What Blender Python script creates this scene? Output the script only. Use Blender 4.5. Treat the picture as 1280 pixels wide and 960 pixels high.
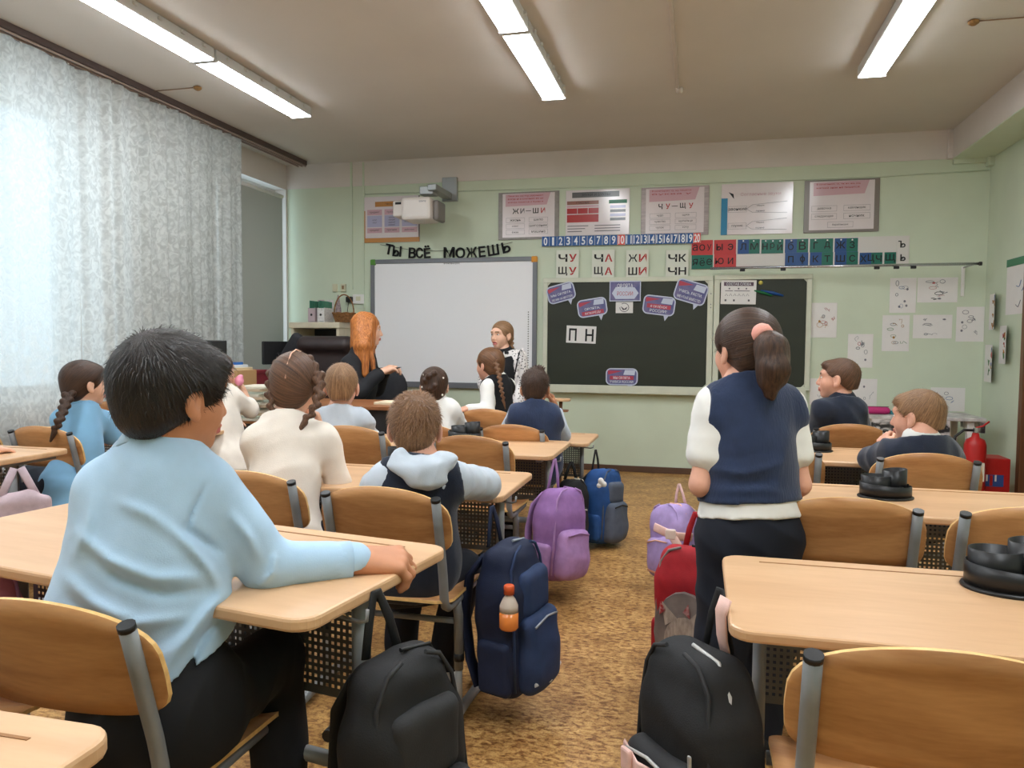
import bpy, bmesh, math, random
import numpy as np
from mathutils import Matrix, Vector

for o in list(bpy.data.objects):
    bpy.data.objects.remove(o)
SC = bpy.context.scene
COL = SC.collection
rnd = random.Random(7)
PI = math.pi

# ------------------------------------------------------------------ camera
H = 1.25                       # eye height of the photographer, metres
FPX = 950.0                    # focal length for a 1280 px wide frame
YAW, PITCH, ROLL = (math.radians(a) for a in (13.84, -3.094, 0.4046))
_f = np.array([-math.sin(YAW) * math.cos(PITCH), math.cos(YAW) * math.cos(PITCH), math.sin(PITCH)])
_r = np.array([math.cos(YAW), math.sin(YAW), 0.0])
_u = np.cross(_r, _f)
_r2 = math.cos(ROLL) * _r + math.sin(ROLL) * _u
_u2 = -math.sin(ROLL) * _r + math.cos(ROLL) * _u
cam_data = bpy.data.cameras.new('camera')
cam_data.sensor_width = 36.0
cam_data.lens = FPX / 1280 * 36.0
cam_data.clip_start = 0.05
cam = bpy.data.objects.new('camera', cam_data)
COL.objects.link(cam)
cam.matrix_world = Matrix(((_r2[0], _u2[0], -_f[0], 0), (_r2[1], _u2[1], -_f[1], 0),
                           (_r2[2], _u2[2], -_f[2], H), (0, 0, 0, 1)))
SC.camera = cam


def ray(u, v):
    return (u - 640) / FPX * _r2 - (v - 480) / FPX * _u2 + _f


def at_y(u, v, y):             # the point of the room behind a photo pixel, on a plane of constant y
    d = ray(u, v); d = d * (y / d[1])
    return np.array([d[0], d[1], d[2] + H])


def at_z(u, v, z):
    d = ray(u, v); d = d * ((z - H) / d[2])
    return np.array([d[0], d[1], d[2] + H])


def at_x(u, v, x):
    d = ray(u, v); d = d * (x / d[0])
    return np.array([d[0], d[1], d[2] + H])


def at_d(u, v, dist):
    d = ray(u, v) * dist
    return np.array([d[0], d[1], d[2] + H])


# ------------------------------------------------------------------ world, exposure
SC.view_settings.view_transform = 'Standard'
SC.view_settings.look = 'None'
SC.view_settings.gamma = 1.0
SC.view_settings.use_curve_mapping = False
SC.view_settings.exposure = 1.28
world = bpy.data.worlds.new('overcast_sky')
SC.world = world
world.use_nodes = True
_bg = world.node_tree.nodes['Background']
_bg.inputs['Color'].default_value = (0.74, 0.88, 1.0, 1)
_bg.inputs["Strength"].default_value = 0.95
LAMP_STRENGTH = 17.0
SC.cycles.max_bounces = 8
SC.cycles.diffuse_bounces = 5
SC.cycles.transparent_max_bounces = 16
SC.cycles.sample_clamp_indirect = 6.0

# room, metres
XL, XR, YB, YF, ZC = -4.34, 2.41, -1.7, 7.45, 3.13


# ------------------------------------------------------------------ materials
def lin(c):
    c = c / 255.0
    return c / 12.92 if c <= 0.04045 else ((c + 0.055) / 1.055) ** 2.4


def rgb(t):
    return (lin(t[0]), lin(t[1]), lin(t[2]), 1.0)


MATS = {}


def mat(name, col, rough=0.6, metal=0.0, var=0.0, vscale=12.0, stretch=(1, 1, 1), bump=0.0, bscale=60.0,
        bstretch=None, spec=0.4, emit=None, estr=1.0, col2=None, sheen=0.0, coat=0.0):
    """procedural principled material: base colour with noise variation, optional bump"""
    if name in MATS:
        return MATS[name]
    m = bpy.data.materials.new(name); m.use_nodes = True
    nt = m.node_tree; N = nt.nodes; L = nt.links
    b = N['Principled BSDF']
    b.inputs['Base Color'].default_value = rgb(col)
    b.inputs['Roughness'].default_value = rough
    b.inputs['Metallic'].default_value = metal
    b.inputs['Specular IOR Level'].default_value = spec
    if sheen:
        b.inputs['Sheen Weight'].default_value = sheen
    if coat:
        b.inputs['Coat Weight'].default_value = coat
        b.inputs['Coat Roughness'].default_value = 0.15
    m.diffuse_color = rgb(col)
    tc = N.new('ShaderNodeTexCoord')
    if var or col2:
        mp = N.new('ShaderNodeMapping'); mp.inputs['Scale'].default_value = stretch
        no = N.new('ShaderNodeTexNoise'); no.inputs['Scale'].default_value = vscale
        no.inputs['Detail'].default_value = 5
        L.new(tc.outputs['Object'], mp.inputs['Vector']); L.new(mp.outputs[0], no.inputs['Vector'])
        cr = N.new('ShaderNodeValToRGB')
        c1 = rgb(col)
        if col2:
            c0 = rgb(col2)
        else:
            c0 = tuple(x * (1 - var) for x in c1[:3]) + (1,)
            c1 = tuple(min(1, x * (1 + var * 0.6)) for x in c1[:3]) + (1,)
        cr.color_ramp.elements[0].position = 0.33; cr.color_ramp.elements[0].color = c0
        cr.color_ramp.elements[1].position = 0.67; cr.color_ramp.elements[1].color = c1
        L.new(no.outputs['Fac'], cr.inputs[0]); L.new(cr.outputs[0], b.inputs['Base Color'])
    if bump:
        mp2 = N.new('ShaderNodeMapping'); mp2.inputs['Scale'].default_value = bstretch or (1, 1, 1)
        n2 = N.new('ShaderNodeTexNoise'); n2.inputs['Scale'].default_value = bscale; n2.inputs['Detail'].default_value = 4
        bp = N.new('ShaderNodeBump'); bp.inputs['Strength'].default_value = bump; bp.inputs['Distance'].default_value = 0.01
        L.new(tc.outputs['Object'], mp2.inputs['Vector']); L.new(mp2.outputs[0], n2.inputs['Vector'])
        L.new(n2.outputs['Fac'], bp.inputs['Height']); L.new(bp.outputs[0], b.inputs['Normal'])
    if emit:
        b.inputs['Emission Color'].default_value = rgb(emit)
        b.inputs['Emission Strength'].default_value = estr
    MATS[name] = m
    return m


def plywood(name, dark, light, axis=0, scale=7.0):
    m = bpy.data.materials.new(name); m.use_nodes = True
    nt = m.node_tree; N = nt.nodes; L = nt.links; b = N['Principled BSDF']
    tc = N.new('ShaderNodeTexCoord'); mp = N.new('ShaderNodeMapping')
    s = [1.0, 1.0, 1.0]; s[axis] = 0.16
    mp.inputs['Scale'].default_value = s
    oi = N.new('ShaderNodeObjectInfo')
    ad = N.new('ShaderNodeVectorMath'); ad.operation = 'ADD'
    cx = N.new('ShaderNodeCombineXYZ')
    mu = N.new('ShaderNodeMath'); mu.operation = 'MULTIPLY'; mu.inputs[1].default_value = 13.0
    L.new(oi.outputs['Random'], mu.inputs[0])
    for i in range(3):
        L.new(mu.outputs[0], cx.inputs[i])
    L.new(tc.outputs['Object'], ad.inputs[0]); L.new(cx.outputs[0], ad.inputs[1])
    L.new(ad.outputs[0], mp.inputs['Vector'])
    n1 = N.new('ShaderNodeTexNoise'); n1.inputs['Scale'].default_value = scale; n1.inputs['Detail'].default_value = 3
    n1.inputs['Distortion'].default_value = 0.6
    n2 = N.new('ShaderNodeTexNoise'); n2.inputs['Scale'].default_value = scale * 22; n2.inputs['Detail'].default_value = 3
    L.new(mp.outputs[0], n1.inputs['Vector']); L.new(mp.outputs[0], n2.inputs['Vector'])
    wv = N.new('ShaderNodeMath'); wv.operation = 'MULTIPLY'; wv.inputs[1].default_value = 26.0
    sn = N.new('ShaderNodeMath'); sn.operation = 'SINE'
    L.new(n1.outputs['Fac'], wv.inputs[0]); L.new(wv.outputs[0], sn.inputs[0])
    mr = N.new('ShaderNodeMapRange'); mr.inputs[1].default_value = -1; mr.inputs[2].default_value = 1
    L.new(sn.outputs[0], mr.inputs[0])
    mx = N.new('ShaderNodeMix'); mx.data_type = 'FLOAT'; mx.inputs[0].default_value = 0.55
    L.new(mr.outputs[0], mx.inputs[2]); L.new(n2.outputs['Fac'], mx.inputs[3])
    cr = N.new('ShaderNodeValToRGB')
    cr.color_ramp.elements[0].position = 0.15; cr.color_ramp.elements[0].color = rgb(dark)
    cr.color_ramp.elements[1].position = 0.85; cr.color_ramp.elements[1].color = rgb(light)
    L.new(mx.outputs[0], cr.inputs[0]); L.new(cr.outputs[0], b.inputs['Base Color'])
    b.inputs['Roughness'].default_value = 0.36
    b.inputs['Specular IOR Level'].default_value = 0.4
    MATS[name] = m
    return m


M_DESK = plywood('birch_laminate', (198, 156, 116), (216, 176, 136), 0, 3.0)
M_DESKEDGE = mat('pale_edge_band', (222, 182, 128), 0.45, var=0.06)
M_CHAIR = plywood('golden_plywood', (164, 112, 68), (202, 150, 100), 0, 6.0)
M_GREY = mat('grey_powder_coated_steel', (132, 134, 136), 0.42, 0.15, var=0.05, vscale=30)
M_PERF = mat('perforated_grey_steel', (104, 102, 100), 0.5, 0.3)
M_BLACKP = mat('black_plastic', (26, 26, 28), 0.38, var=0.1, vscale=40)
M_WHITE = mat('white_paint', (226, 224, 220), 0.5, var=0.03)
M_BLACKINK = mat('black_ink', (22, 22, 24), 0.6)
M_REDINK = mat('red_ink', (176, 38, 40), 0.6)
M_GREYINK = mat('grey_ink', (88, 84, 92), 0.6)
M_CHROME = mat('polished_steel', (190, 192, 196), 0.22, 0.9)


# ------------------------------------------------------------------ mesh helpers
class MB:
    """collects vertices and faces of one part"""
    def __init__(s):
        s.v = []; s.f = []; s.smooth = []; s.mi = []

    def add(s, vs, fs, smooth=False, mi=0):
        o = len(s.v)
        s.v += [tuple(map(float, p)) for p in vs]
        s.f += [tuple(i + o for i in f) for f in fs]
        s.smooth += [smooth] * len(fs); s.mi += [mi] * len(fs)
        return s

    def box(s, c, size, bev=0.0, R=None, mi=0):
        x, y, z = (q / 2 for q in size)
        if bev <= 0:
            vs = [(a * x, b * y, d * z) for a in (-1, 1) for b in (-1, 1) for d in (-1, 1)]
            fs = [(0, 1, 3, 2), (4, 6, 7, 5), (0, 4, 5, 1), (2, 3, 7, 6), (0, 2, 6, 4), (1, 5, 7, 3)]
        else:
            e = min(bev, x * .99, y * .99, z * .99)
            bm = bmesh.new(); bmesh.ops.create_cube(bm, size=1.0)
            for w in bm.verts:
                w.co = Vector((w.co.x * 2 * x, w.co.y * 2 * y, w.co.z * 2 * z))
            bmesh.ops.bevel(bm, geom=bm.edges[:], offset=e, segments=2, affect='EDGES', profile=0.5)
            bm.verts.ensure_lookup_table()
            vs = [tuple(w.co) for w in bm.verts]
            fs = [tuple(w.index for w in f.verts) for f in bm.faces]
            bm.free()
        if R is not None:
            vs = [tuple(R @ Vector(p)) for p in vs]
        vs = [(p[0] + c[0], p[1] + c[1], p[2] + c[2]) for p in vs]
        return s.add(vs, fs, False, mi)

    def tube(s, pts, r, n=10, cap=True, ry=None, smooth=True, mi=0, up=None):
        """tube along a polyline; r number or list; ry = second radius for oval section"""
        pts = [Vector(p) for p in pts]; m = len(pts)
        rr = r if isinstance(r, (list, tuple)) else [r] * m
        ratio = 1.0 if ry is None else ry / rr[0]
        vs = []; fs = []
        t0 = (pts[1] - pts[0]).normalized()
        a = Vector(up) if up else (Vector((0, 0, 1)) if abs(t0.z) < 0.9 else Vector((1, 0, 0)))
        nx = (a - t0 * a.dot(t0)).normalized()
        for i in range(m):
            if i == 0: t = pts[1] - pts[0]
            elif i == m - 1: t = pts[-1] - pts[-2]
            else: t = (pts[i + 1] - pts[i]).normalized() + (pts[i] - pts[i - 1]).normalized()
            t.normalize()
            nx = (nx - t * nx.dot(t)).normalized(); ny = t.cross(nx)
            for k in range(n):
                an = 2 * PI * k / n
                vs.append(tuple(pts[i] + nx * math.cos(an) * rr[i] + ny * math.sin(an) * rr[i] * ratio))
        for i in range(m - 1):
            for k in range(n):
                k2 = (k + 1) % n
                fs.append((i * n + k, i * n + k2, (i + 1) * n + k2, (i + 1) * n + k))
        s.add(vs, fs, smooth, mi)
        if cap:
            o = len(s.v) - len(vs)
            s.f += [tuple(o + k for k in range(n))[::-1], tuple(o + (m - 1) * n + k for k in range(n))]
            s.smooth += [False, False]; s.mi += [mi, mi]
        return s

    def rings(s, rings, cap=True, smooth=False, closed=True, mi=0):
        n = len(rings[0]); vs = [p for r in rings for p in r]; fs = []
        for i in range(len(rings) - 1):
            for k in range(n if closed else n - 1):
                k2 = (k + 1) % n
                fs.append((i * n + k, i * n + k2, (i + 1) * n + k2, (i + 1) * n + k))
        o = len(s.v)
        s.add(vs, fs, smooth, mi)
        if cap:
            s.f += [tuple(o + k for k in range(n))[::-1], tuple(o + (len(rings) - 1) * n + k for k in range(n))]
            s.smooth += [False, False]; s.mi += [mi, mi]
        return s

    def lathe(s, prof, n=20, c=(0, 0, 0), cap=True, mi=0, ex=1.0, ey=1.0):
        rs = [[(c[0] + r * ex * math.cos(2 * PI * k / n), c[1] + r * ey * math.sin(2 * PI * k / n), c[2] + z) for k in range(n)] for r, z in prof]
        return s.rings(rs, cap, True, True, mi)

    def mesh(s, name, mats):
        me = bpy.data.meshes.new(name)
        me.from_pydata(s.v, [], s.f)
        me.polygons.foreach_set('use_smooth', s.smooth)
        for m in (mats if isinstance(mats, (list, tuple)) else [mats]):
            me.materials.append(m)
        if any(s.mi):
            me.polygons.foreach_set('material_index', s.mi)
        me.update()
        return me

    def build(s, name, m, parent=None, loc=(0, 0, 0), rz=0.0):
        return ob(name, s.mesh(name, m), parent, loc, rz)


def ob(name, me, parent=None, loc=(0, 0, 0), rz=0.0):
    o = bpy.data.objects.new(name, me); COL.objects.link(o)
    o.location = loc
    o.rotation_euler = (0, 0, rz) if not isinstance(rz, (tuple, list)) else rz
    o.parent = parent
    return o


def tag(o, label=None, cat=None, group=None, kind=None):
    if label: o['label'] = label
    if cat: o['category'] = cat
    if group: o['group'] = group
    if kind: o['kind'] = kind
    return o


def thing(name, label, cat, loc=(0, 0, 0), rz=0.0, group=None):
    return tag(ob(name, None, None, loc, rz), label, cat, group)


def struct(name, mb, m, parent=None):
    o = mb.build(name, m, parent)
    if parent is None:
        o['kind'] = 'structure'
    return o


def copy_tree(o, parent=None):
    c = o.copy(); COL.objects.link(c); c.parent = parent
    for ch in KIDS.get(o.name, []):
        copy_tree(ch, c)
    return c


KIDS = {}


def index_kids(root):
    for o in COL.objects:
        if o.parent is not None:
            KIDS.setdefault(o.parent.name, [])
            if o not in KIDS[o.parent.name]:
                KIDS[o.parent.name].append(o)


def rrect(w, d, r, n=5, inset=0.0):
    w2, d2 = w / 2 - inset, d / 2 - inset; r = max(r - inset, 0.001); out = []
    for cx, cy, a0 in ((w2 - r, d2 - r, 0), (-w2 + r, d2 - r, 90), (-w2 + r, -d2 + r, 180), (w2 - r, -d2 + r, 270)):
        for k in range(n + 1):
            a = math.radians(a0 + 90 * k / n)
            out.append((cx + r * math.cos(a), cy + r * math.sin(a)))
    return out


def slab(w, d, r, z0, z1, bev, n=5):
    rs = []
    for ins, z in ((bev, z0), (bev * .3, z0 + bev * .3), (0, z0 + bev), (0, z1 - bev), (bev * .3, z1 - bev * .3), (bev, z1)):
        rs.append([(x, y, z) for x, y in rrect(w, d, r, n, ins)])
    return rs


# ------------------------------------------------------------------ lettering (built-in font, converted to meshes in one go)
TXT = {}


def make_texts(strings, off=0.0):
    tmp = []
    for st in strings:
        if st in TXT: continue
        cu = bpy.data.curves.new('t', 'FONT'); cu.body = st; cu.extrude = 0.02; cu.resolution_u = 4; cu.offset = off
        o = bpy.data.objects.new('t', cu); COL.objects.link(o); tmp.append((st, o))
    bpy.context.view_layer.update()
    dg = bpy.context.evaluated_depsgraph_get()
    for st, o in tmp:
        me = bpy.data.meshes.new_from_object(o.evaluated_get(dg))
        n = len(me.vertices)
        if n:
            co = np.empty(n * 3, np.float32); me.vertices.foreach_get('co', co); co = co.reshape(-1, 3)
            lo = co.min(0); hi = co.max(0); c = (lo + hi) / 2
            s = 1.0 / max(hi[1] - lo[1], 1e-6)
            co[:, :2] = (co[:, :2] - c[:2]) * s
            me.vertices.foreach_set('co', co.ravel())
            TXT[st] = (me, (hi[0] - lo[0]) * s)
        me.update()
    for st, o in tmp:
        cu = o.data; bpy.data.objects.remove(o); bpy.data.curves.remove(cu)


def letter(st, m, parent, pos, h, width=None, name='lettering', depth=0.0008, rot=0.0, base=(PI / 2, 0, 0)):
    """flat printed lettering facing -y; pos relative to parent; h = glyph height, width = wanted width"""
    me0, asp = TXT[st]
    key = (st, m.name)
    if key not in TXT:
        me = me0.copy(); me.materials.clear(); me.materials.append(m); TXT[key] = me
    o = bpy.data.objects.new(name, TXT[key]); COL.objects.link(o); o.parent = parent
    o.location = pos
    o.rotation_euler = (base[0], base[1] , base[2]) if not rot else (Matrix.Rotation(-rot, 3, 'Y') @ Matrix.Rotation(PI / 2, 3, 'X')).to_euler()
    sx = h if width is None else width / asp
    o.scale = (sx, h, depth / 0.02)
    return o
# ================================================================== ROOM
M_WALL = mat('pale_green_wall_paint', (202, 212, 190), 0.55, var=0.05, vscale=2.0, bump=0.05, bscale=90)
M_WALLWHITE = mat('white_wall_band', (214, 206, 200), 0.6, var=0.04, vscale=3)
M_CEIL = mat('ceiling_whitewash', (205, 199, 191), 0.8, var=0.04, vscale=1.2, bump=0.05, bscale=60)
M_BASE = mat('dark_brown_baseboard', (92, 66, 50), 0.5, var=0.1)


def floor_material():
    m = bpy.data.materials.new('mottled_cork_linoleum'); m.use_nodes = True
    nt = m.node_tree; N = nt.nodes; L = nt.links; b = N['Principled BSDF']
    tc = N.new('ShaderNodeTexCoord')
    def noise(scale, detail, st, dist=0.0):
        mp = N.new('ShaderNodeMapping'); mp.inputs['Scale'].default_value = st
        n = N.new('ShaderNodeTexNoise'); n.inputs['Scale'].default_value = scale; n.inputs['Detail'].default_value = detail
        n.inputs['Distortion'].default_value = dist
        L.new(tc.outputs['Object'], mp.inputs[0]); L.new(mp.outputs[0], n.inputs['Vector'])
        return n.outputs['Fac']
    n1 = noise(44, 6, (.8, 1.4, 1), 0.6); n2 = noise(5, 5, (1, 1.3, 1)); n3 = noise(150, 3, (1, 1, 1))
    cr = N.new('ShaderNodeValToRGB'); e = cr.color_ramp.elements
    e[0].position = 0.36; e[0].color = rgb((140, 96, 54))
    e[1].position = 0.62; e[1].color = rgb((212, 170, 108))
    k = e.new(0.47); k.color = rgb((184, 138, 82))
    L.new(n1, cr.inputs[0])
    cr2 = N.new('ShaderNodeValToRGB'); e = cr2.color_ramp.elements
    e[0].position = 0.35; e[0].color = (0.70, 0.64, 0.58, 1); e[1].position = 0.62; e[1].color = (1, 1, 1, 1)
    L.new(n2, cr2.inputs[0])
    cr3 = N.new('ShaderNodeValToRGB'); e = cr3.color_ramp.elements
    e[0].position = 0.36; e[0].color = (0.5, 0.45, 0.4, 1); e[1].position = 0.48; e[1].color = (1, 1, 1, 1)
    L.new(n3, cr3.inputs[0])
    m1 = N.new('ShaderNodeMix'); m1.data_type = 'RGBA'; m1.blend_type = 'MULTIPLY'; m1.inputs[0].default_value = 1
    m2 = N.new('ShaderNodeMix'); m2.data_type = 'RGBA'; m2.blend_type = 'MULTIPLY'; m2.inputs[0].default_value = 0.7
    L.new(cr.outputs[0], m1.inputs[6]); L.new(cr2.outputs[0], m1.inputs[7])
    L.new(m1.outputs[2], m2.inputs[6]); L.new(cr3.outputs[0], m2.inputs[7])
    L.new(m2.outputs[2], b.inputs['Base Color'])
    b.inputs['Roughness'].default_value = 0.42; b.inputs['Specular IOR Level'].default_value = 0.35
    return m


struct('floor', MB().box(((XL + XR) / 2, (YB + YF) / 2, -0.05), (XR - XL + .4, YF - YB + .4, 0.1)), floor_material())
struct('ceiling', MB().box(((XL + XR) / 2, (YB + YF) / 2, ZC + 0.05), (XR - XL + .4, YF - YB + .4, 0.1)), M_CEIL)
wf = struct('wall_front', MB().box(((XL + XR) / 2, YF + .05, 1.44), (XR - XL + .4, 0.1, 2.88)), M_WALL)
struct('trim_1', MB().box(((XL + XR) / 2, YF + .045, 3.005), (XR - XL + .4, 0.11, 0.25)), M_WALLWHITE)
struct('wall_back', MB().box(((XL + XR) / 2, YB - .05, ZC / 2), (XR - XL + .4, 0.1, ZC)), M_WALL)
# right wall with a door opening
DY0, DY1, DZ = 5.62, 6.56, 2.05
mb = MB()
mb.box((XR + .05, (YB + DY0) / 2, ZC / 2), (0.1, DY0 - YB, ZC))
mb.box((XR + .05, (DY1 + YF) / 2, ZC / 2), (0.1, YF - DY1, ZC))
mb.box((XR + .05, (DY0 + DY1) / 2, (DZ + ZC) / 2), (0.1, DY1 - DY0, ZC - DZ))
struct('wall_right', mb, M_WALL)
dr = ob('door_1', None); dr['kind'] = 'structure'
M_DOOR = mat('brown_stained_door', (110, 70, 42), 0.45, var=0.2, vscale=5, stretch=(1, 1, .1))
MB().box((XR + .03, (DY0 + DY1) / 2, DZ / 2), (0.04, DY1 - DY0 - .1, DZ - .05)).build('door_leaf', M_DOOR, dr)
for yy in (DY0 + .03, DY1 - .03):
    MB().box((XR + .03, yy, DZ / 2), (0.13, 0.07, DZ), .006).build('door_jamb', M_DOOR, dr)
MB().box((XR + .03, (DY0 + DY1) / 2, DZ + .02), (0.13, DY1 - DY0 + .04, 0.07), .006).build('door_head', M_DOOR, dr)
MB().tube([(XR, DY0 + .14, 1.0), (XR - .05, DY0 + .14, 1.0), (XR - .055, DY0 + .26, 1.0)], .009, 8).build('door_handle', M_CHROME, dr)
# ceiling beam along the right wall: white face, pale green underside
bm_ = ob('trim_2', None); bm_['kind'] = 'structure'
MB().box(((2.10 + XR) / 2, (YB + YF) / 2, 3.004), (XR - 2.10, YF - YB - .002, 0.25)).build('beam_face', M_WALLWHITE, bm_)
MB().box(((2.102 + XR) / 2, (YB + YF) / 2, 2.8735), (XR - 2.102, YF - YB - .004, 0.01)).build('beam_underside', M_WALL, bm_)
struct('baseboard_front', MB().box(((XL + XR) / 2, YF - .009, 0.03), (XR - XL, 0.018, 0.06), .004), M_BASE)
mb = MB(); mb.box((XR - .009, (YB + DY0) / 2, 0.03), (0.018, DY0 - YB, 0.06)); mb.box((XR - .009, (DY1 + YF) / 2, 0.03), (0.018, YF - DY1 - .02, 0.06))
struct('baseboard_right', mb, M_BASE)
# window wall
WINS = [(0.6, 2.1), (2.55, 4.62), (4.95, 7.42)]      # openings along y
WZ0, WZ1 = 0.86, 2.87
mb = MB(); edges = [YB] + [q for w in WINS for q in w] + [YF]
for i in range(0, len(edges), 2):
    mb.box((XL - .12, (edges[i] + edges[i + 1]) / 2, ZC / 2), (0.24, edges[i + 1] - edges[i], ZC))
for y0, y1 in WINS:
    mb.box((XL - .12, (y0 + y1) / 2, WZ0 / 2), (0.24, y1 - y0, WZ0))
    mb.box((XL - .12, (y0 + y1) / 2, (WZ1 + ZC) / 2), (0.24, y1 - y0, ZC - WZ1))
struct('wall_left', mb, M_WALLWHITE)
M_GLASS = bpy.data.materials.new('window_glass'); M_GLASS.use_nodes = True
_n = M_GLASS.node_tree.nodes; _l = M_GLASS.node_tree.links
_n.remove(_n['Principled BSDF'])
_t = _n.new('ShaderNodeBsdfTransparent'); _g = _n.new('ShaderNodeBsdfGlossy'); _g.inputs['Roughness'].default_value = .03
_m = _n.new('ShaderNodeMixShader'); _m.inputs[0].default_value = 0.06
_t.inputs[0].default_value = (.93, .97, .97, 1)
_l.new(_t.outputs[0], _m.inputs[1]); _l.new(_g.outputs[0], _m.inputs[2]); _l.new(_m.outputs[0], _n['Material Output'].inputs[0])
for i, (y0, y1) in enumerate(WINS):
    w = ob('window_%d' % (i + 1), None); w['kind'] = 'structure'
    X = XL - .17
    n = 2 if y1 - y0 < 1.8 else 3
    fr = MB()
    fr.box((X, (y0 + y1) / 2, WZ0 + .035), (.07, y1 - y0, .07)); fr.box((X, (y0 + y1) / 2, WZ1 - .035), (.07, y1 - y0, .07))
    for k in range(n + 1):
        fr.box((X, y0 + .035 + (y1 - y0 - .07) * k / n, (WZ0 + WZ1) / 2), (.068, .07, WZ1 - WZ0 - .14))
    fr.build('window_frame', M_WHITE, w)
    for k in range(n):
        a = y0 + .035 + (y1 - y0 - .07) * k / n; c = (y1 - y0 - .07) / n
        MB().box((X, a + c / 2, (WZ0 + WZ1) / 2), (.006, c - .07, WZ1 - WZ0 - .14)).build('pane', M_GLASS, w)
    MB().box((XL - .02, (y0 + y1) / 2, WZ0 - .015), (.3, y1 - y0 + .04, .03), .005).build('window_sill', M_WHITE, w)
    # daylight enters here: a portal guides the sky light through the opening
    al = bpy.data.lights.new('sky_portal', 'AREA'); al.shape = 'RECTANGLE'; al.size = WZ1 - WZ0; al.size_y = y1 - y0
    al.cycles.is_portal = True
    lo = bpy.data.objects.new('sky_portal', al); COL.objects.link(lo)
    lo.location = (XL - .235, (y0 + y1) / 2, (WZ0 + WZ1) / 2); lo.rotation_euler = (0, -PI / 2, 0)
# roller blinds on the two front windows
M_BLIND = bpy.data.materials.new('grey_roller_blind'); M_BLIND.use_nodes = True
_n = M_BLIND.node_tree.nodes; _l = M_BLIND.node_tree.links; _b = _n['Principled BSDF']
_b.inputs['Base Color'].default_value = rgb((206, 206, 198)); _b.inputs['Roughness'].default_value = .8
_t = _n.new('ShaderNodeBsdfTranslucent'); _t.inputs[0].default_value = rgb((150, 156, 150))
_m = _n.new('ShaderNodeMixShader'); _m.inputs[0].default_value = 0.4
_l.new(_b.outputs[0], _m.inputs[1]); _l.new(_t.outputs[0], _m.inputs[2]); _l.new(_m.outputs[0], _n['Material Output'].inputs[0])
for (y0, y1, lab) in ((6.20, 7.31, 'grey roller blind pulled down in the corner beside the lace curtain'),
                      (4.90, 6.18, 'grey roller blind hanging behind the far lace curtain')):
    t = thing('roller_blind', lab, 'blind', (XL + .02, (y0 + y1) / 2, 0), group='roller blinds')
    MB().box((0, 0, 1.70), (.003, y1 - y0, 2.12)).build('blind_fabric', M_BLIND, t)
    MB().tube([(0, -(y1 - y0) / 2, 2.775), (0, (y1 - y0) / 2, 2.775)], .022, 12).build('roller', M_WHITE, t)
    MB().box((0, 0, .64), (.012, y1 - y0, .025), .004).build('bottom_bar', M_GREY, t)

# curtain rail
RX = -4.06
t = thing('curtain_rail', 'brown three-track curtain rail fixed under the ceiling above the windows', 'curtain rail', (RX, 0, 0))
M_RAIL = mat('brown_rail_plastic', (84, 70, 66), 0.45, var=.1)
MB().box((-.02, (YB + 7.3) / 2, 3.108), (.12, 7.3 - YB, .044)).build('rail_body', M_RAIL, t)
for k, dx in enumerate((.042, 0.0, -.045)):
    MB().box((dx - .015, (YB + 7.3) / 2, 3.077), (.008, 7.3 - YB, .012)).build('track_lip', mat('pale_rail_edge', (170, 150, 140), .4), t)

# lace curtains
M_LACE = bpy.data.materials.new('white_lace'); M_LACE.use_nodes = True
_nt = M_LACE.node_tree; _n = _nt.nodes; _l = _nt.links; _b = _n['Principled BSDF']
_tc = _n.new('ShaderNodeTexCoord'); _mp = _n.new('ShaderNodeMapping'); _mp.inputs['Scale'].default_value = (.25, 1, .8)
_l.new(_tc.outputs['Object'], _mp.inputs[0])
_n1 = _n.new('ShaderNodeTexNoise'); _n1.inputs['Scale'].default_value = 24; _n1.inputs['Detail'].default_value = 5; _n1.inputs['Distortion'].default_value = 1.4
_l.new(_mp.outputs[0], _n1.inputs['Vector'])
_cr = _n.new('ShaderNodeValToRGB'); _cr.color_ramp.elements[0].position = .38; _cr.color_ramp.elements[1].position = .62
_cr.color_ramp.elements[0].color = (.0, .0, .0, 1); _cr.color_ramp.elements[1].color = (1, 1, 1, 1)
_l.new(_n1.outputs['Fac'], _cr.inputs[0])
_cb = _n.new('ShaderNodeMix'); _cb.data_type = 'RGBA'; _cb.inputs[6].default_value = rgb((186, 188, 186)); _cb.inputs[7].default_value = rgb((214, 216, 214)); _l.new(_cr.outputs[0], _cb.inputs[0]); _l.new(_cb.outputs[2], _b.inputs['Base Color']); _b.inputs['Roughness'].default_value = .9
_tr = _n.new('ShaderNodeBsdfTranslucent'); _tr.inputs[0].default_value = rgb((232, 234, 232))
_tp = _n.new('ShaderNodeBsdfTransparent')
_m1 = _n.new('ShaderNodeMixShader'); _m1.inputs[0].default_value = .5
_l.new(_b.outputs[0], _m1.inputs[1]); _l.new(_tr.outputs[0], _m1.inputs[2])
_mr = _n.new('ShaderNodeMapRange'); _mr.inputs[3].default_value = .80; _mr.inputs[4].default_value = .97
_l.new(_cr.outputs[0], _mr.inputs[0])
_m2 = _n.new('ShaderNodeMixShader'); _l.new(_mr.outputs[0], _m2.inputs[0])
_l.new(_tp.outputs[0], _m2.inputs[1]); _l.new(_m1.outputs[0], _m2.inputs[2]); _l.new(_m2.outputs[0], _n['Material Output'].inputs[0])


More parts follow.
